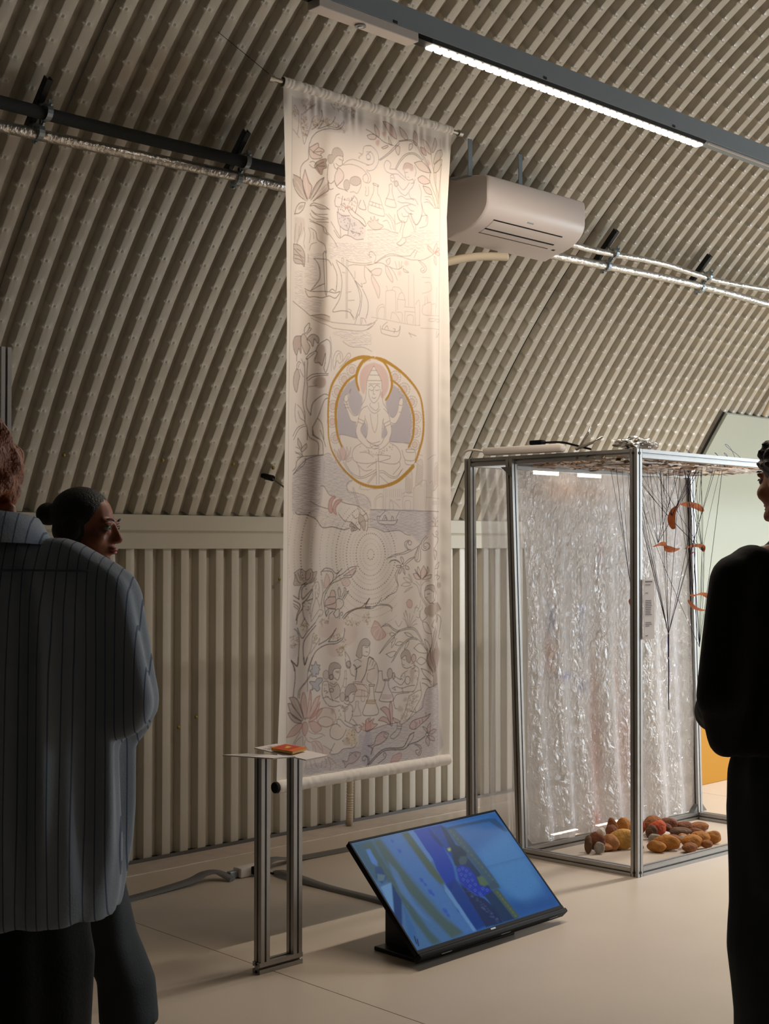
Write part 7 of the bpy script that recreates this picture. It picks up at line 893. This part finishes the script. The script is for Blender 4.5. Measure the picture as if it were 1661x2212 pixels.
peel([(5.956, 3.95, 1.489), (5.985, 3.95, 1.497), (6.026, 3.95, 1.503), (6.076, 3.95, 1.505), (6.12, 3.95, 1.497), (6.13, 3.95, 1.472)], .020, 'dull orange peel with curled pale end, right of its twin, before the rear post')
peel([(5.926, 3.9, 1.256), (5.961, 3.9, 1.250), (6.004, 3.9, 1.258), (6.054, 3.9, 1.255), (6.09, 3.9, 1.24), (6.133, 3.9, 1.223)], .016, 'upper of two thin brown peels beside the right rear post')
peel([(5.94, 3.92, 1.228), (5.968, 3.92, 1.205), (6.003, 3.92, 1.185), (6.06, 3.92, 1.172), (6.104, 3.92, 1.170)], .012, 'lower of two thin brown peels beside the right rear post')
peel([(5.648, 4.05, 1.251), (5.632, 4.05, 1.232), (5.645, 4.05, 1.204), (5.654, 4.05, 1.181)], .015, 'small curled orange peel half hidden behind the near post')
peel([(5.986, 3.94, 1.448), (6.004, 3.94, 1.464), (6.029, 3.94, 1.474)], .010, 'small red tuft hanging under the right-hand twin peel', 'red')

# ------------------------------------------------------------------ the stones
ST = dict(o=(178, 116, 46), d=(140, 84, 40), b=(122, 72, 44), r=(176, 70, 26), w=(214, 202, 186), g=(150, 140, 128), t=(176, 120, 74), k=(96, 66, 40), y=(190, 140, 66))
SM = {k: mat('stone_'+n, v, .8, bump=.8, bscale=60, var=.34, vscale=24) for (k, v), n in zip(ST.items(), ('ochre', 'brown', 'dark_brown', 'red', 'white', 'grey', 'tan', 'umber', 'sand'))}
STONES = [(5.631,4.17,.081,.023,.021,'d','brown stone at the back left of the pile against the film'),(5.71,4.16,.064,.034,.026,'o','spotted ochre stone at the back, left of the near post'),(5.861,4.16,.066,.018,.013,'r','small bright red-orange stone at the back, just right of the near post'),(5.975,4.17,.053,.045,.019,'d','long orange-brown stone topping the back of the pile'),(5.947,4.12,.022,.04,.027,'r','glossy red-orange stone in the middle of the back row'),(6.03,4.12,.018,.027,.019,'b','brown stone right of the glossy red-orange one'),(6.115,4.17,.023,.046,.019,'b','long dark brown stone in the back row, behind two others'),(6.168,4.10,.0,.038,.022,'b','dark brown rounded stone in front of the long dark one'),(6.225,4.06,.0,.046,.019,'d','rightmost brown stone of the back row'),(6.125,4.0,.0,.032,.016,'b','dull brown stone before the rightmost back one'),(6.046,4.045,.0,.051,.02,'k','long dark speckled stone lying across the middle right'),(5.865,4.10,.024,.026,.021,'k','dark brown stone just right of the near post, behind a grey one'),(5.845,4.06,.0,.026,.018,'g','grey-brown stone beside the near post'),(5.972,4.085,.011,.024,.007,'w','small white oblong stone in the middle of the pile'),(5.59,4.14,.065,.031,.018,'b','reddish brown stone behind the big two-tone one'),(5.515,4.15,.076,.018,.013,'w','white angular chip at the back left'),(5.441,4.12,.06,.035,.015,'b','jagged brown stone at the left of the pile'),(5.518,4.09,.049,.038,.011,'t','flat tan stone left of the big two-tone one'),(5.365,4.12,.043,.015,.023,'k','dark stone at the far left end'),(5.41,4.08,.02,.021,.018,'g','round grey pebble at the front left'),(5.473,4.10,.0,.028,.02,'t','orange tan stone between grey pebble and big stone'),(5.578,4.066,.0,.059,.043,'y','biggest stone, ochre with a grey top, left of the near post'),(5.60,3.985,.0,.018,.018,'k','small dark stone at the foot of the biggest one'),(5.575,3.965,.0,.015,.013,'w','small cream chip at the front beside the near post'),(5.642,3.91,.0,.036,.026,'o','ochre stone at the front, right of the near post'),(5.715,3.894,.0,.053,.033,'o','large ochre stone in the middle of the front row'),(5.928,4.02,.0,.032,.013,'b','low brown stone in the middle of the pile'),(5.995,3.995,.0,.019,.012,'t','small tan stone in the middle right'),(5.945,3.955,.0,.029,.013,'g','greyish flat stone right of the centre'),(5.865,3.945,.0,.021,.018,'d','small brown stone behind the front row'),(5.755,3.80,.0,.033,.02,'d','brown stone foremost in the front row'),(5.828,3.84,.0,.042,.031,'o','rounded ochre stone in the right of the front row'),(5.885,3.785,.0,.023,.02,'d','small brown stone at the right front'),(5.935,3.858,.0,.039,.031,'o','ochre stone behind the right front ones'),(6.01,3.826,.0,.031,.029,'o','rightmost ochre stone of the pile'),(6.055,4.10,.0,.016,.01,'b','tiny brown stone near the long speckled one')]
for i, (x, y, z0, rx, rz, c, lab) in enumerate(STONES):
    rx *= 1.18; rz *= 1.14; z1 = z0+2*rz; z0 = max(0, z0-.05) if z0 > .03 else 0; hz = (z1-z0)/2
    bm = bmesh.new(); bmesh.ops.create_icosphere(bm, subdivisions=3, radius=1); ry = min(rx*.72, .034); a = random.uniform(-.3, .3); p1, p2, p3 = [random.uniform(0, 6) for _ in range(3)]; ang = 1.6 if c in 'wtg' else 1
    for v in bm.verts:
        p = v.co.copy(); k = 1+.15*ang*sin(2.1*p.x+p1+p.y)*sin(2.6*p.y+p2)+.05*sin(5*p.z+p3+3*p.x)+.03*sin(8*p.y+p1)
        q = V((p.x*rx*1.05*k, p.y*ry*k, 0)); q.rotate(MX.Rotation(a-RD(40), 3, 'Z')); v.co = V((x+q.x, y+q.y, max(.0005, z0+hz+p.z*hz*k)))
    me = bpy.data.meshes.new('stone'); bm.to_mesh(me); bm.free(); me.materials.append(SM[c]); sm(me); o = link('stone', me)
    o.location = (x, y, 0); me.transform(MX.Translation((-x, -y, 0))); tag(o, lab, 'stone', 'stones heaped on the floor of the case')
# ------------------------------------------------------------------ people
SKIN = mat('skin_warm', (176, 112, 82), .5, var=.05, vscale=20); SKIN2 = mat('skin_tan', (138, 82, 58), .5, var=.05, vscale=20)
HAIRK = mat('black_hair', (12, 10, 10), .62, bump=.5, bscale=160); HAIRG = mat('ginger_hair', (158, 86, 40), .55, bump=.8, bscale=120, var=.3, vscale=50); HAIRB = mat('brown_hair', (44, 32, 26), .5, bump=.7, bscale=140)
TROUS = mat('black_trousers', (16, 17, 19), .85, bump=.15, bscale=200); JACK = mat('black_jacket', (13, 13, 15), .85, bump=.15, bscale=200); SLATE = mat('slate_trousers', (34, 40, 44), .85, bump=.15, bscale=200, var=.12, vscale=6); SHOE = mat('dark_shoe', (24, 20, 20), .4); REDSHOE = mat('red_shoe', (120, 34, 26), .5)
def shirt_mat():
    m = mat('striped_shirt', (176, 190, 208), .8, bump=.12, bscale=250); nt = m.node_tree; b = nt.nodes['Principled BSDF']
    tc = nt.nodes.new('ShaderNodeTexCoord'); sp = nt.nodes.new('ShaderNodeSeparateXYZ'); mu = nt.nodes.new('ShaderNodeMath'); mu.operation = 'MULTIPLY'; mu.inputs[1].default_value = 62
    fr = nt.nodes.new('ShaderNodeMath'); fr.operation = 'FRACT'; ls = nt.nodes.new('ShaderNodeMath'); ls.operation = 'LESS_THAN'; ls.inputs[1].default_value = .12
    mx = nt.nodes.new('ShaderNodeMix'); mx.data_type = 'RGBA'; mx.inputs[6].default_value = (*lin((166, 176, 188)), 1); mx.inputs[7].default_value = (*lin((92, 106, 132)), 1)
    nt.links.new(tc.outputs['Object'], sp.inputs[0]); nt.links.new(sp.outputs['X'], mu.inputs[0]); nt.links.new(mu.outputs[0], fr.inputs[0]); nt.links.new(fr.outputs[0], ls.inputs[0]); nt.links.new(ls.outputs[0], mx.inputs[0]); nt.links.new(mx.outputs[2], b.inputs['Base Color']); return m
SHIRT = shirt_mat(); SEAM = mat('shirt_seam', (96, 108, 130), .8)
EYEW = mat('eye_white', (150, 138, 130), .3); IRIS = mat('dark_iris', (26, 16, 12), .15); LIP = mat('lip', (150, 70, 60), .45); BROW = mat('brow_hair', (20, 15, 13), .7)

def remesh(mb, voxel, it=4, fac=.6, disp=None):
    me = bpy.data.meshes.new('tmp'); me.from_pydata(mb.v, [], mb.f); me.update(); o = bpy.data.objects.new('tmp', me); COL.objects.link(o)
    r = o.modifiers.new('r', 'REMESH'); r.mode = 'VOXEL'; r.voxel_size = voxel; s = o.modifiers.new('s', 'SMOOTH'); s.factor = fac; s.iterations = it
    dg = bpy.context.evaluated_depsgraph_get(); ev = o.evaluated_get(dg); m2 = bpy.data.meshes.new_from_object(ev)
    bpy.data.objects.remove(o); bpy.data.meshes.remove(me)
    if disp is not None:
        n = len(m2.vertices); co = np.empty(n*3, np.float32); m2.vertices.foreach_get('co', co); co = co.reshape(-1, 3)
        nr = np.empty(n*3, np.float32); m2.vertices.foreach_get('normal', nr); co += nr.reshape(-1, 3)*disp(co)[:, None]
        m2.vertices.foreach_set('co', co.ravel()); m2.update()
    sm(m2); return m2
def cap(b, p0, p1, r0, r1, n=14):                                    # tapered limb with round ends
    p0, p1 = V(p0), V(p1); d = (p1-p0); L_ = d.length; d.normalize(); pts = []; rs = []
    for k in range(5): a = pi/2*k/4; pts.append(p0-d*r0*cos(a)); rs.append(max(r0*sin(a), .0006))
    for k in range(1, 5): pts.append(p0.lerp(p1, k/5)); rs.append(r0+(r1-r0)*k/5)
    for k in range(5): a = pi/2*k/4; pts.append(p1+d*r1*sin(a)); rs.append(max(r1*cos(a), .0006))
    b.tube(pts, rs, n)
def rings(b, R, n=36):                                               # R: (cx, cy, z, rx, ry, power)
    vs = []
    for cx, cy, z, rx, ry, pw in R:
        for k in range(n):
            a = 2*pi*k/n; c, s = cos(a), sin(a); vs.append((cx+rx*math.copysign(abs(c)**pw, c), cy+ry*math.copysign(abs(s)**pw, s), z))
    m = len(R); b.add(vs, [(i*n+k, i*n+(k+1) % n, (i+1)*n+(k+1) % n, (i+1)*n+k) for i in range(m-1) for k in range(n)]+[tuple(range(n))[::-1], tuple(range((m-1)*n, m*n))])
def hand(b, wrist, d, palm_n, s=1.0, curl=.5):                       # palm, four fingers of unequal length and a thumb
    w, d, nn = V(wrist), V(d).normalized(), V(palm_n).normalized(); side = d.cross(nn).normalized()
    c = w+d*.045*s
    cap(b, w, w+d*.075*s, .024*s, .030*s, 10)
    for q in (-1.5, -.5, .5, 1.5):
        base = w+d*.080*s+side*q*.0185*s; L_ = (.074, .082, .078, .060)[int(q+1.5)]*s; dd = d; p = base; cap(b, w+d*.03*s+side*q*.013*s, base, .013*s, .0105*s, 8)
        for k, f in enumerate((.44, .32, .24)):
            dd = (dd+nn*curl*.55).normalized(); p2 = p+dd*L_*f; cap(b, p, p2, .0098*s-.0008*k, .0090*s-.0008*k, 8); p = p2
    p = w+d*.022*s+side*-.026*s; dd = (d*.7-side*.75+nn*.35).normalized(); p2 = p+dd*.042*s; cap(b, p-side*-.012*s, p2, .0135*s, .0115*s, 8); cap(b, p2, p2+(dd+d*.6+nn*.3).normalized()*.030*s, .0112*s, .009*s, 8)
def head(b, c, T):                                                   # T: 3x3 turn of the head; features look along +y
    def e(p, r): b.ball(V(c)+T @ V(p), r, 18, 12, T)
    def k(p, q, r0, r1): cap(b, V(c)+T @ V(p), V(c)+T @ V(q), r0, r1, 10)
    e((0, -.014, .028), (.074, .094, .086)); e((0, .030, -.025), (.060, .062, .082)); e((0, .040, -.078), (.042, .042, .032)); e((0, .074, -.100), (.017, .014, .014))
    k((0, .088, .012), (0, .110, -.034), .0075, .0115)
    for s in (-1, 1):
        e((s*.0105, .099, -.040), (.0085, .010, .0075)); e((s*.029, .080, .020), (.026, .012, .009)); e((s*.041, .058, -.030), (.024, .026, .024)); k((s*.070, -.055, -.045), (s*.040, .045, -.092), .016, .018)
        e((s*.074, -.012, -.008), (.009, .020, .031)); e((s*.079, -.020, -.002), (.006, .014, .020)); e((s*.031, .0845, -.010), (.016, .008, .004))
    e((0, .092, -.062), (.021, .010, .0055)); e((0, .090, -.073), (.018, .010, .0065))
def face_parts(t, c, T, par_skin):
    for s in (-1, 1):
        b = MB(); b.ball(V(c)+T @ V((s*.031, .0800, .002)), .0118, 14, 10); ey = b.build('eye', EYEW, t, smooth=True)
        b = MB(); b.ball(V(c)+T @ V((s*.031, .0880, .001)), (.0052, .0052, .0052), 12, 8); b.build('iris', IRIS, ey, smooth=True)
        b = MB(); b.tube([V(c)+T @ V((s*(.031+.0135*q), .0895-.004*q*q, .0085-.0035*q*q)) for q in (-1, -.5, 0, .5, 1)], [.001, .0019, .0022, .0022, .0014], 6); b.build('eyelash', BROW, t, smooth=True)
        b = MB(); b.tube([V(c)+T @ V((s*(.013+.036*q), .0945-.010*q*q, .023+.006*sin(q*2.4))) for q in (0, .25, .5, .75, 1)], [.0022, .0034, .0034, .0028, .0014], 6); b.build('eyebrow', BROW, t, smooth=True)
    b = MB(); b.tube([V(c)+T @ V((.020*q, .1005-.010*q*q, -.0625)) for q in (-1, -.5, 0, .5, 1)], [.001, .0042, .005, .0042, .001], 8); b.tube([V(c)+T @ V((.017*q, .098-.010*q*q, -.0725)) for q in (-1, -.5, 0, .5, 1)], [.001, .005, .006, .005, .001], 8)
    b.build('lips', LIP, t, smooth=True)
class Figure:
    def __init__(s, loc, face_deg, label):
        s.t = bpy.data.objects.new('person', None); COL.objects.link(s.t); s.t.location = loc; s.t.rotation_euler = (0, 0, RD(face_deg-90)); s.t.empty_display_size = .2
        tag(s.t, label, 'person')
    def add(s, name, me, m): me.materials.clear(); me.materials.append(m); return link(name, me, s.t)
def shoe(b, x, y, yaw, L_=.27):
    T = MX.Translation((x, y, 0)) @ MX.Rotation(yaw, 4, 'Z'); vs = []; R = [(-.075, .030, .07), (-.06, .036, .085), (0, .038, .09), (.06, .044, .065), (.12, .046, .05), (.165, .038, .036), (.19, .018, .024)]
    n = 12
    for yy, w, h in R:
        for k in range(n): a = pi*2*k/n; vs.append(T @ V((w*cos(a), yy, max(0, h*.5+h*.55*sin(a)))))
    b.add(vs, [(i*n+k, i*n+(k+1) % n, (i+1)*n+(k+1) % n, (i+1)*n+k) for i in range(len(R)-1) for k in range(n)]+[tuple(range(n))[::-1], tuple(range((len(R)-1)*n, len(R)*n))])
RZ = lambda d: MX.Rotation(RD(d), 3, 'Z'); RX = lambda d: MX.Rotation(RD(d), 3, 'X')

# --- man in the striped shirt, seen from behind at the left edge
P1 = Figure((1.100, 2.136, 0), 45.9, 'person in a pale blue striped shirt seen from behind at the left edge, arm bent')
T = RZ(8); hc = (-.012, .03, 1.605)
b = MB(); head(b, hc, T); cap(b, (0, .0, 1.54), (0, -.025, 1.42), .058, .064); rings(b, [(0, 0, .86, .15, .11, .9), (0, 0, 1.05, .15, .10, .9), (0, 0, 1.3, .18, .11, .9), (0, -.01, 1.41, .15, .07, .9), (0, -.015, 1.46, .06, .05, 1)])
for s in (-1, 1):
    sh, el = V((s*.205, -.01, 1.41)), V((s*.265, -.03, 1.245)); wr = V((s*.10, .21, 1.16))
    cap(b, (s*.08, -.01, 1.41), sh, .048, .046); cap(b, sh, el, .050, .040); cap(b, el, wr, .040, .028); hand(b, wr, (-s*.8, .55, .05), (0, -.35, .9), .95, .7)
    cap(b, (s*.09, 0, .88), (s*.10, .0, .48), .080, .055); cap(b, (s*.10, 0, .48), (s*.105, -.03, .09), .052, .038)
P1.add('body', remesh(b, .0075, 3), SKIN)
b = MB(); b.ball(V(hc)+V((0, -.025, .032)), (.084, .100, .090), 20, 14)
for i in range(64):
    a = random.uniform(0, 2*pi); q = random.uniform(-.75, 1); p = V((.080*cos(a)*sqrt(1-q*q*.9), -.030+.092*sin(a)*sqrt(1-q*q*.9), .028+.080*q))
    if p.y > .055 and p.z < .05: continue
    b.ball(V(hc)+p, random.uniform(.015, .024), 8, 6)
P1.add('hair', remesh(b, .006, 2), HAIRG)
def folds(amp, kx, kz, seed, zlo=-9):
    r = np.random.default_rng(seed); ph = r.uniform(0, 6, 8)
    def f(co):
        x, y, z = co[:, 0], co[:, 1], co[:, 2]; a = np.arctan2(y, x)
        d = np.sin(a*kx+ph[0]+1.4*np.sin(z*kz+ph[1]))+.6*np.sin(a*kx*1.9+ph[2]+2*np.sin(z*kz*.7+ph[3]))+.4*np.sin(z*kz*3+a*4+ph[4])
        return (amp*d*np.clip((1.50-z)/.18, 0.1, 1)*np.clip((z-zlo)/.16, .2, 1)).astype(np.float32)
    return f
b = MB(); rings(b, [(0, .0, .892, .252, .150, .85), (0, .0, .93, .258, .152, .85), (0, 0, 1.0, .266, .150, .85), (0, 0, 1.15, .262, .148, .85), (0, -.005, 1.30, .255, .142, .85), (0, -.012, 1.40, .240, .125, .85), (0, -.014, 1.455, .212, .108, .9), (0, -.012, 1.50, .160, .090, 1), (0, -.008, 1.528, .105, .075, 1)])
for s in (-1, 1):
    cap(b, (s*.15, -.012, 1.445), (s*.222, -.018, 1.405), .072, .072); cap(b, (s*.222, -.018, 1.405), (s*.266, -.032, 1.245), .072, .064); cap(b, (s*.266, -.032, 1.245), (s*.18, .10, 1.195), .064, .056); cap(b, (s*.18, .10, 1.195), (s*.105, .20, 1.165), .056, .046)
shirt = P1.add('shirt', remesh(b, .0085, 6, .6, folds(.0105, 15, 1.5, 5, .90)), SHIRT)
b = MB(); cz = [(.098, 1.505, 0), (.100, 1.53, .012), (.104, 1.560, .010), (.114, 1.559, .012), (.128, 1.535, .004), (.140, 1.508, -.010)]; n = 30; vs = []
for r, z, dy in cz:
    for k in range(n):
        a = 2*pi*k/n; rear = .5-.5*sin(a); vs.append((r*cos(a)*1.0, -.012+r*.92*sin(a), z-.030*(1-rear)*(1 if z > 1.52 else .6)))
b.add(vs, [(i*n+k, i*n+(k+1) % n, (i+1)*n+(k+1) % n, (i+1)*n+k) for i in range(5) for k in range(n)])
me = bpy.data.meshes.new('collar'); me.from_pydata(b.v, [], b.f); sm(me); co_ = P1.add('collar', me, SHIRT); so = co_.modifiers.new('thick', 'SOLIDIFY'); so.thickness = .003
co = np.array([v.co[:] for v in shirt.data.vertices]); Q = []
for x in np.linspace(-.215, .215, 24):
    k = co[(abs(co[:, 2]-1.462+.05*x*x) < .012) & (abs(co[:, 0]-x) < .014) & (co[:, 1] < 0)]
    if len(k): Q.append((x, k[:, 1].min()-.0006, 1.462-.05*x*x))
b = MB(); b.tube(Q, .0022, 6); me = bpy.data.meshes.new('yoke_seam'); me.from_pydata(b.v, [], b.f); sm(me); o = link('yoke_seam', me, shirt); me.materials.append(SEAM)
b = MB(); rings(b, [(0, 0, .60, .19, .125, .85), (0, 0, .80, .205, .135, .85), (0, 0, .92, .20, .13, .85), (0, 0, .98, .18, .12, .85)])
for s in (-1, 1): cap(b, (s*.105, 0, .82), (s*.115, .0, .48), .108, .085); cap(b, (s*.115, 0, .48), (s*.118, -.01, .06), .085, .072)
P1.add('trousers', remesh(b, .010, 6, .6, folds(.003, 9, 3, 8)), TROUS)
for s, nm in ((1, 0), (-1, 1)):
    b = MB(); shoe(b, s*.118, .01, -.15*s); me = bpy.data.meshes.new('shoe'); me.from_pydata(b.v, [], b.f); sm(me); P1.add('shoe', me, SHOE)

# --- woman behind him, in profile, walking to the right
P2 = Figure((2.25, 3.665, 0), 45.9-90-14, 'person with black hair in a low bun, in profile behind the striped shirt')
hc = (0, .02, 1.560); T = RZ(0) @ RX(-4)
b = MB(); head(b, hc, T); cap(b, (0, -.01, 1.48), (0, -.02, 1.36), .046, .052); rings(b, [(0, 0, .84, .15, .11, .9), (0, 0, .98, .125, .09, .9), (0, .01, 1.15, .145, .105, .9), (0, -.01, 1.32, .155, .085, .9), (0, -.015, 1.38, .10, .06, 1), (0, -.015, 1.41, .05, .05, 1)])
for s in (-1, 1):
    sh, el, wr = V((s*.165, -.015, 1.335)), V((s*.20, -.05, 1.06)), V((s*.19, -.07, .84)); cap(b, (s*.08, -.012, 1.35), sh, .05, .047); cap(b, sh, el, .043, .034); cap(b, el, wr, .033, .023); hand(b, wr, (0, .15, -1), (-s, 0, 0), .85, .35)
LEG = ((.085, .16, .19), (-.085, -.12, -.16))
for s, yk, ya in ((1, .16, .20), (-1, -.08, -.20)): cap(b, (s*.085, 0, .84), (s*.09, yk*.6, .46), .080, .052); cap(b, (s*.09, yk*.6, .46), (s*.09, ya, .08), .050, .034)
P2.add('body', remesh(b, .0055, 4), SKIN2); face_parts(P2.t, hc, T, SKIN2)
b = MB(); b.ball(V(hc)+V((0, -.022, .038)), (.081, .097, .086), 24, 16, T); b.ball(V(hc)+V((0, -.034, -.010)), (.089, .074, .060), 20, 12); b.ball(V(hc)+V((0, -.132, .040)), (.040, .038, .036), 16, 12); [b.ball(V(hc)+V((s_*.078, -.014, -.006)), (.016, .034, .040), 12, 8) for s_ in (-1, 1)]; cap(b, V(hc)+V((0, -.09, .04)), V(hc)+V((0, -.125, .04)), .036, .032)
P2.add('hair', remesh(b, .005, 4), HAIRK)
b = MB(); rings(b, [(0, 0, .86, .17, .125, .9), (0, 0, 1.0, .148, .108, .9), (0, .012, 1.17, .165, .125, .9), (0, -.008, 1.32, .175, .10, .9), (0, -.014, 1.385, .115, .072, 1), (0, -.014, 1.405, .075, .065, 1)])
for s in (-1, 1): cap(b, (s*.14, -.012, 1.335), (s*.172, -.015, 1.32), .058, .060); cap(b, (s*.172, -.015, 1.32), (s*.203, -.05, 1.06), .058, .050); cap(b, (s*.203, -.05, 1.06), (s*.193, -.068, .88), .048, .040)
P2.add('top', remesh(b, .009, 5, .6, folds(.003, 9, 3, 3)), JACK)
b = MB(); rings(b, [(0, 0, .74, .17, .125, .85), (0, 0, .88, .165, .12, .85), (0, 0, .99, .14, .10, .85)])
for s, yk, ya in ((1, .16, .20), (-1, -.08, -.20)): cap(b, (s*.085, .01, .80), (s*.09, yk*.6, .46), .110, .092); rings(b, [(s*.09, yk*.55, .50, .085, .095, 1), (s*.09, yk*.8, .35, .085, .085, 1), (s*.09, ya*.95, .22, .084, .084, 1), (s*.09, ya, .12, .086, .088, 1), (s*.09, ya, .096, .086, .088, 1)])
P2.add('trousers', remesh(b, .009, 4, .6, folds(.006, 7, 5, 4)), SLATE)
for s, ya in ((1, .20), (-1, -.20)):
    b = MB(); shoe(b, s*.09, ya-.01, 0); me = bpy.data.meshes.new('shoe'); me.from_pydata(b.v, [], b.f); sm(me); P2.add('shoe', me, REDSHOE)

# --- man in black at the right edge, three-quarter back view turned to the left
P3 = Figure((3.285, 1.825, 0), 45.9+22, 'person in a black jacket and dark trousers at the right edge, elbow bent')
hc = (-.004, .02, 1.672); T = RZ(2)
b = MB(); head(b, hc, T); cap(b, (0, .0, 1.59), (0, -.02, 1.46), .058, .066); rings(b, [(0, 0, .86, .15, .11, .9), (0, 0, 1.05, .15, .10, .9), (0, 0, 1.3, .18, .11, .9), (0, -.01, 1.44, .15, .08, .9), (0, -.015, 1.50, .07, .06, 1)])
for s in (-1, 1):
    sh, el, wr = V((s*.20, -.01, 1.43)), V((s*.275, -.03, 1.13)), V((s*.13, .20, 1.03)); cap(b, (s*.08, -.01, 1.45), sh, .06, .055); cap(b, sh, el, .050, .040); cap(b, el, wr, .040, .028); hand(b, wr, (-s*.8, .5, -.2), (0, -.4, .8), .95, .7)
    cap(b, (s*.09, 0, .88), (s*.11, .01, .49), .082, .056); cap(b, (s*.11, .01, .49), (s*.11, -.02, .09), .054, .038)
P3.add('body', remesh(b, .0075, 3), SKIN); face_parts(P3.t, hc, T, SKIN)
b = MB(); b.ball(V(hc)+V((0, -.020, .045)), (.083, .099, .086), 20, 14); b.ball(V(hc)+V((0, -.055, .0)), (.077, .062, .070), 16, 12)
for i in range(70):
    a = random.uniform(0, 2*pi); q = random.uniform(-.1, 1); r0 = sqrt(1-q*q*.95); p = V((.083*cos(a)*r0, -.018+.098*sin(a)*r0, .045+.084*q)); d = V((cos(a)*.6-.3, sin(a)*.6+.3, .35)).normalized()
    cap(b, V(hc)+p, V(hc)+p+d*random.uniform(.004, .012), .015, .009, 7)
P3.add('hair', remesh(b, .0055, 5), HAIRB)
b = MB(); rings(b, [(0, 0, .965, .205, .140, .85), (0, 0, 1.06, .205, .138, .85), (0, 0, 1.2, .208, .138, .85), (0, -.005, 1.32, .222, .138, .85), (0, -.012, 1.42, .212, .118, .85), (0, -.014, 1.47, .160, .094, .9), (0, -.012, 1.51, .095, .074, 1), (0, -.008, 1.535, .068, .064, 1)])
for s in (-1, 1):
    cap(b, (s*.16, -.012, 1.44), (s*.205, -.014, 1.40), .066, .070); cap(b, (s*.205, -.014, 1.41), (s*.262, -.03, 1.12), .072, .064); cap(b, (s*.262, -.03, 1.12), (s*.15, .17, 1.05), .064, .052); cap(b, (s*.262, -.03, 1.12), (s*.236, -.0, 1.01), .058, .045)
P3.add('jacket', remesh(b, .009, 5, .6, folds(.004, 9, 3, 9)), JACK)
b = MB(); rings(b, [(0, 0, .62, .19, .125, .85), (0, 0, .80, .20, .132, .85), (0, 0, .92, .195, .128, .85), (0, 0, 1.0, .17, .12, .85)])
for s in (-1, 1): cap(b, (s*.105, 0, .82), (s*.125, .01, .50), .102, .078); rings(b, [(s*.122, .01, .56, .080, .088, 1), (s*.126, .005, .47, .084, .088, 1), (s*.124, -.01, .30, .075, .085, 1), (s*.122, -.015, .08, .070, .082, 1), (s*.122, -.015, .045, .070, .082, 1)])
P3.add('trousers', remesh(b, .010, 4, .6, folds(.004, 8, 6, 6)), SLATE)
for s in (1, -1):
    b = MB(); shoe(b, s*.122, -.01, -.12*s); me = bpy.data.meshes.new('shoe'); me.from_pydata(b.v, [], b.f); sm(me); P3.add('shoe', me, SHOE)
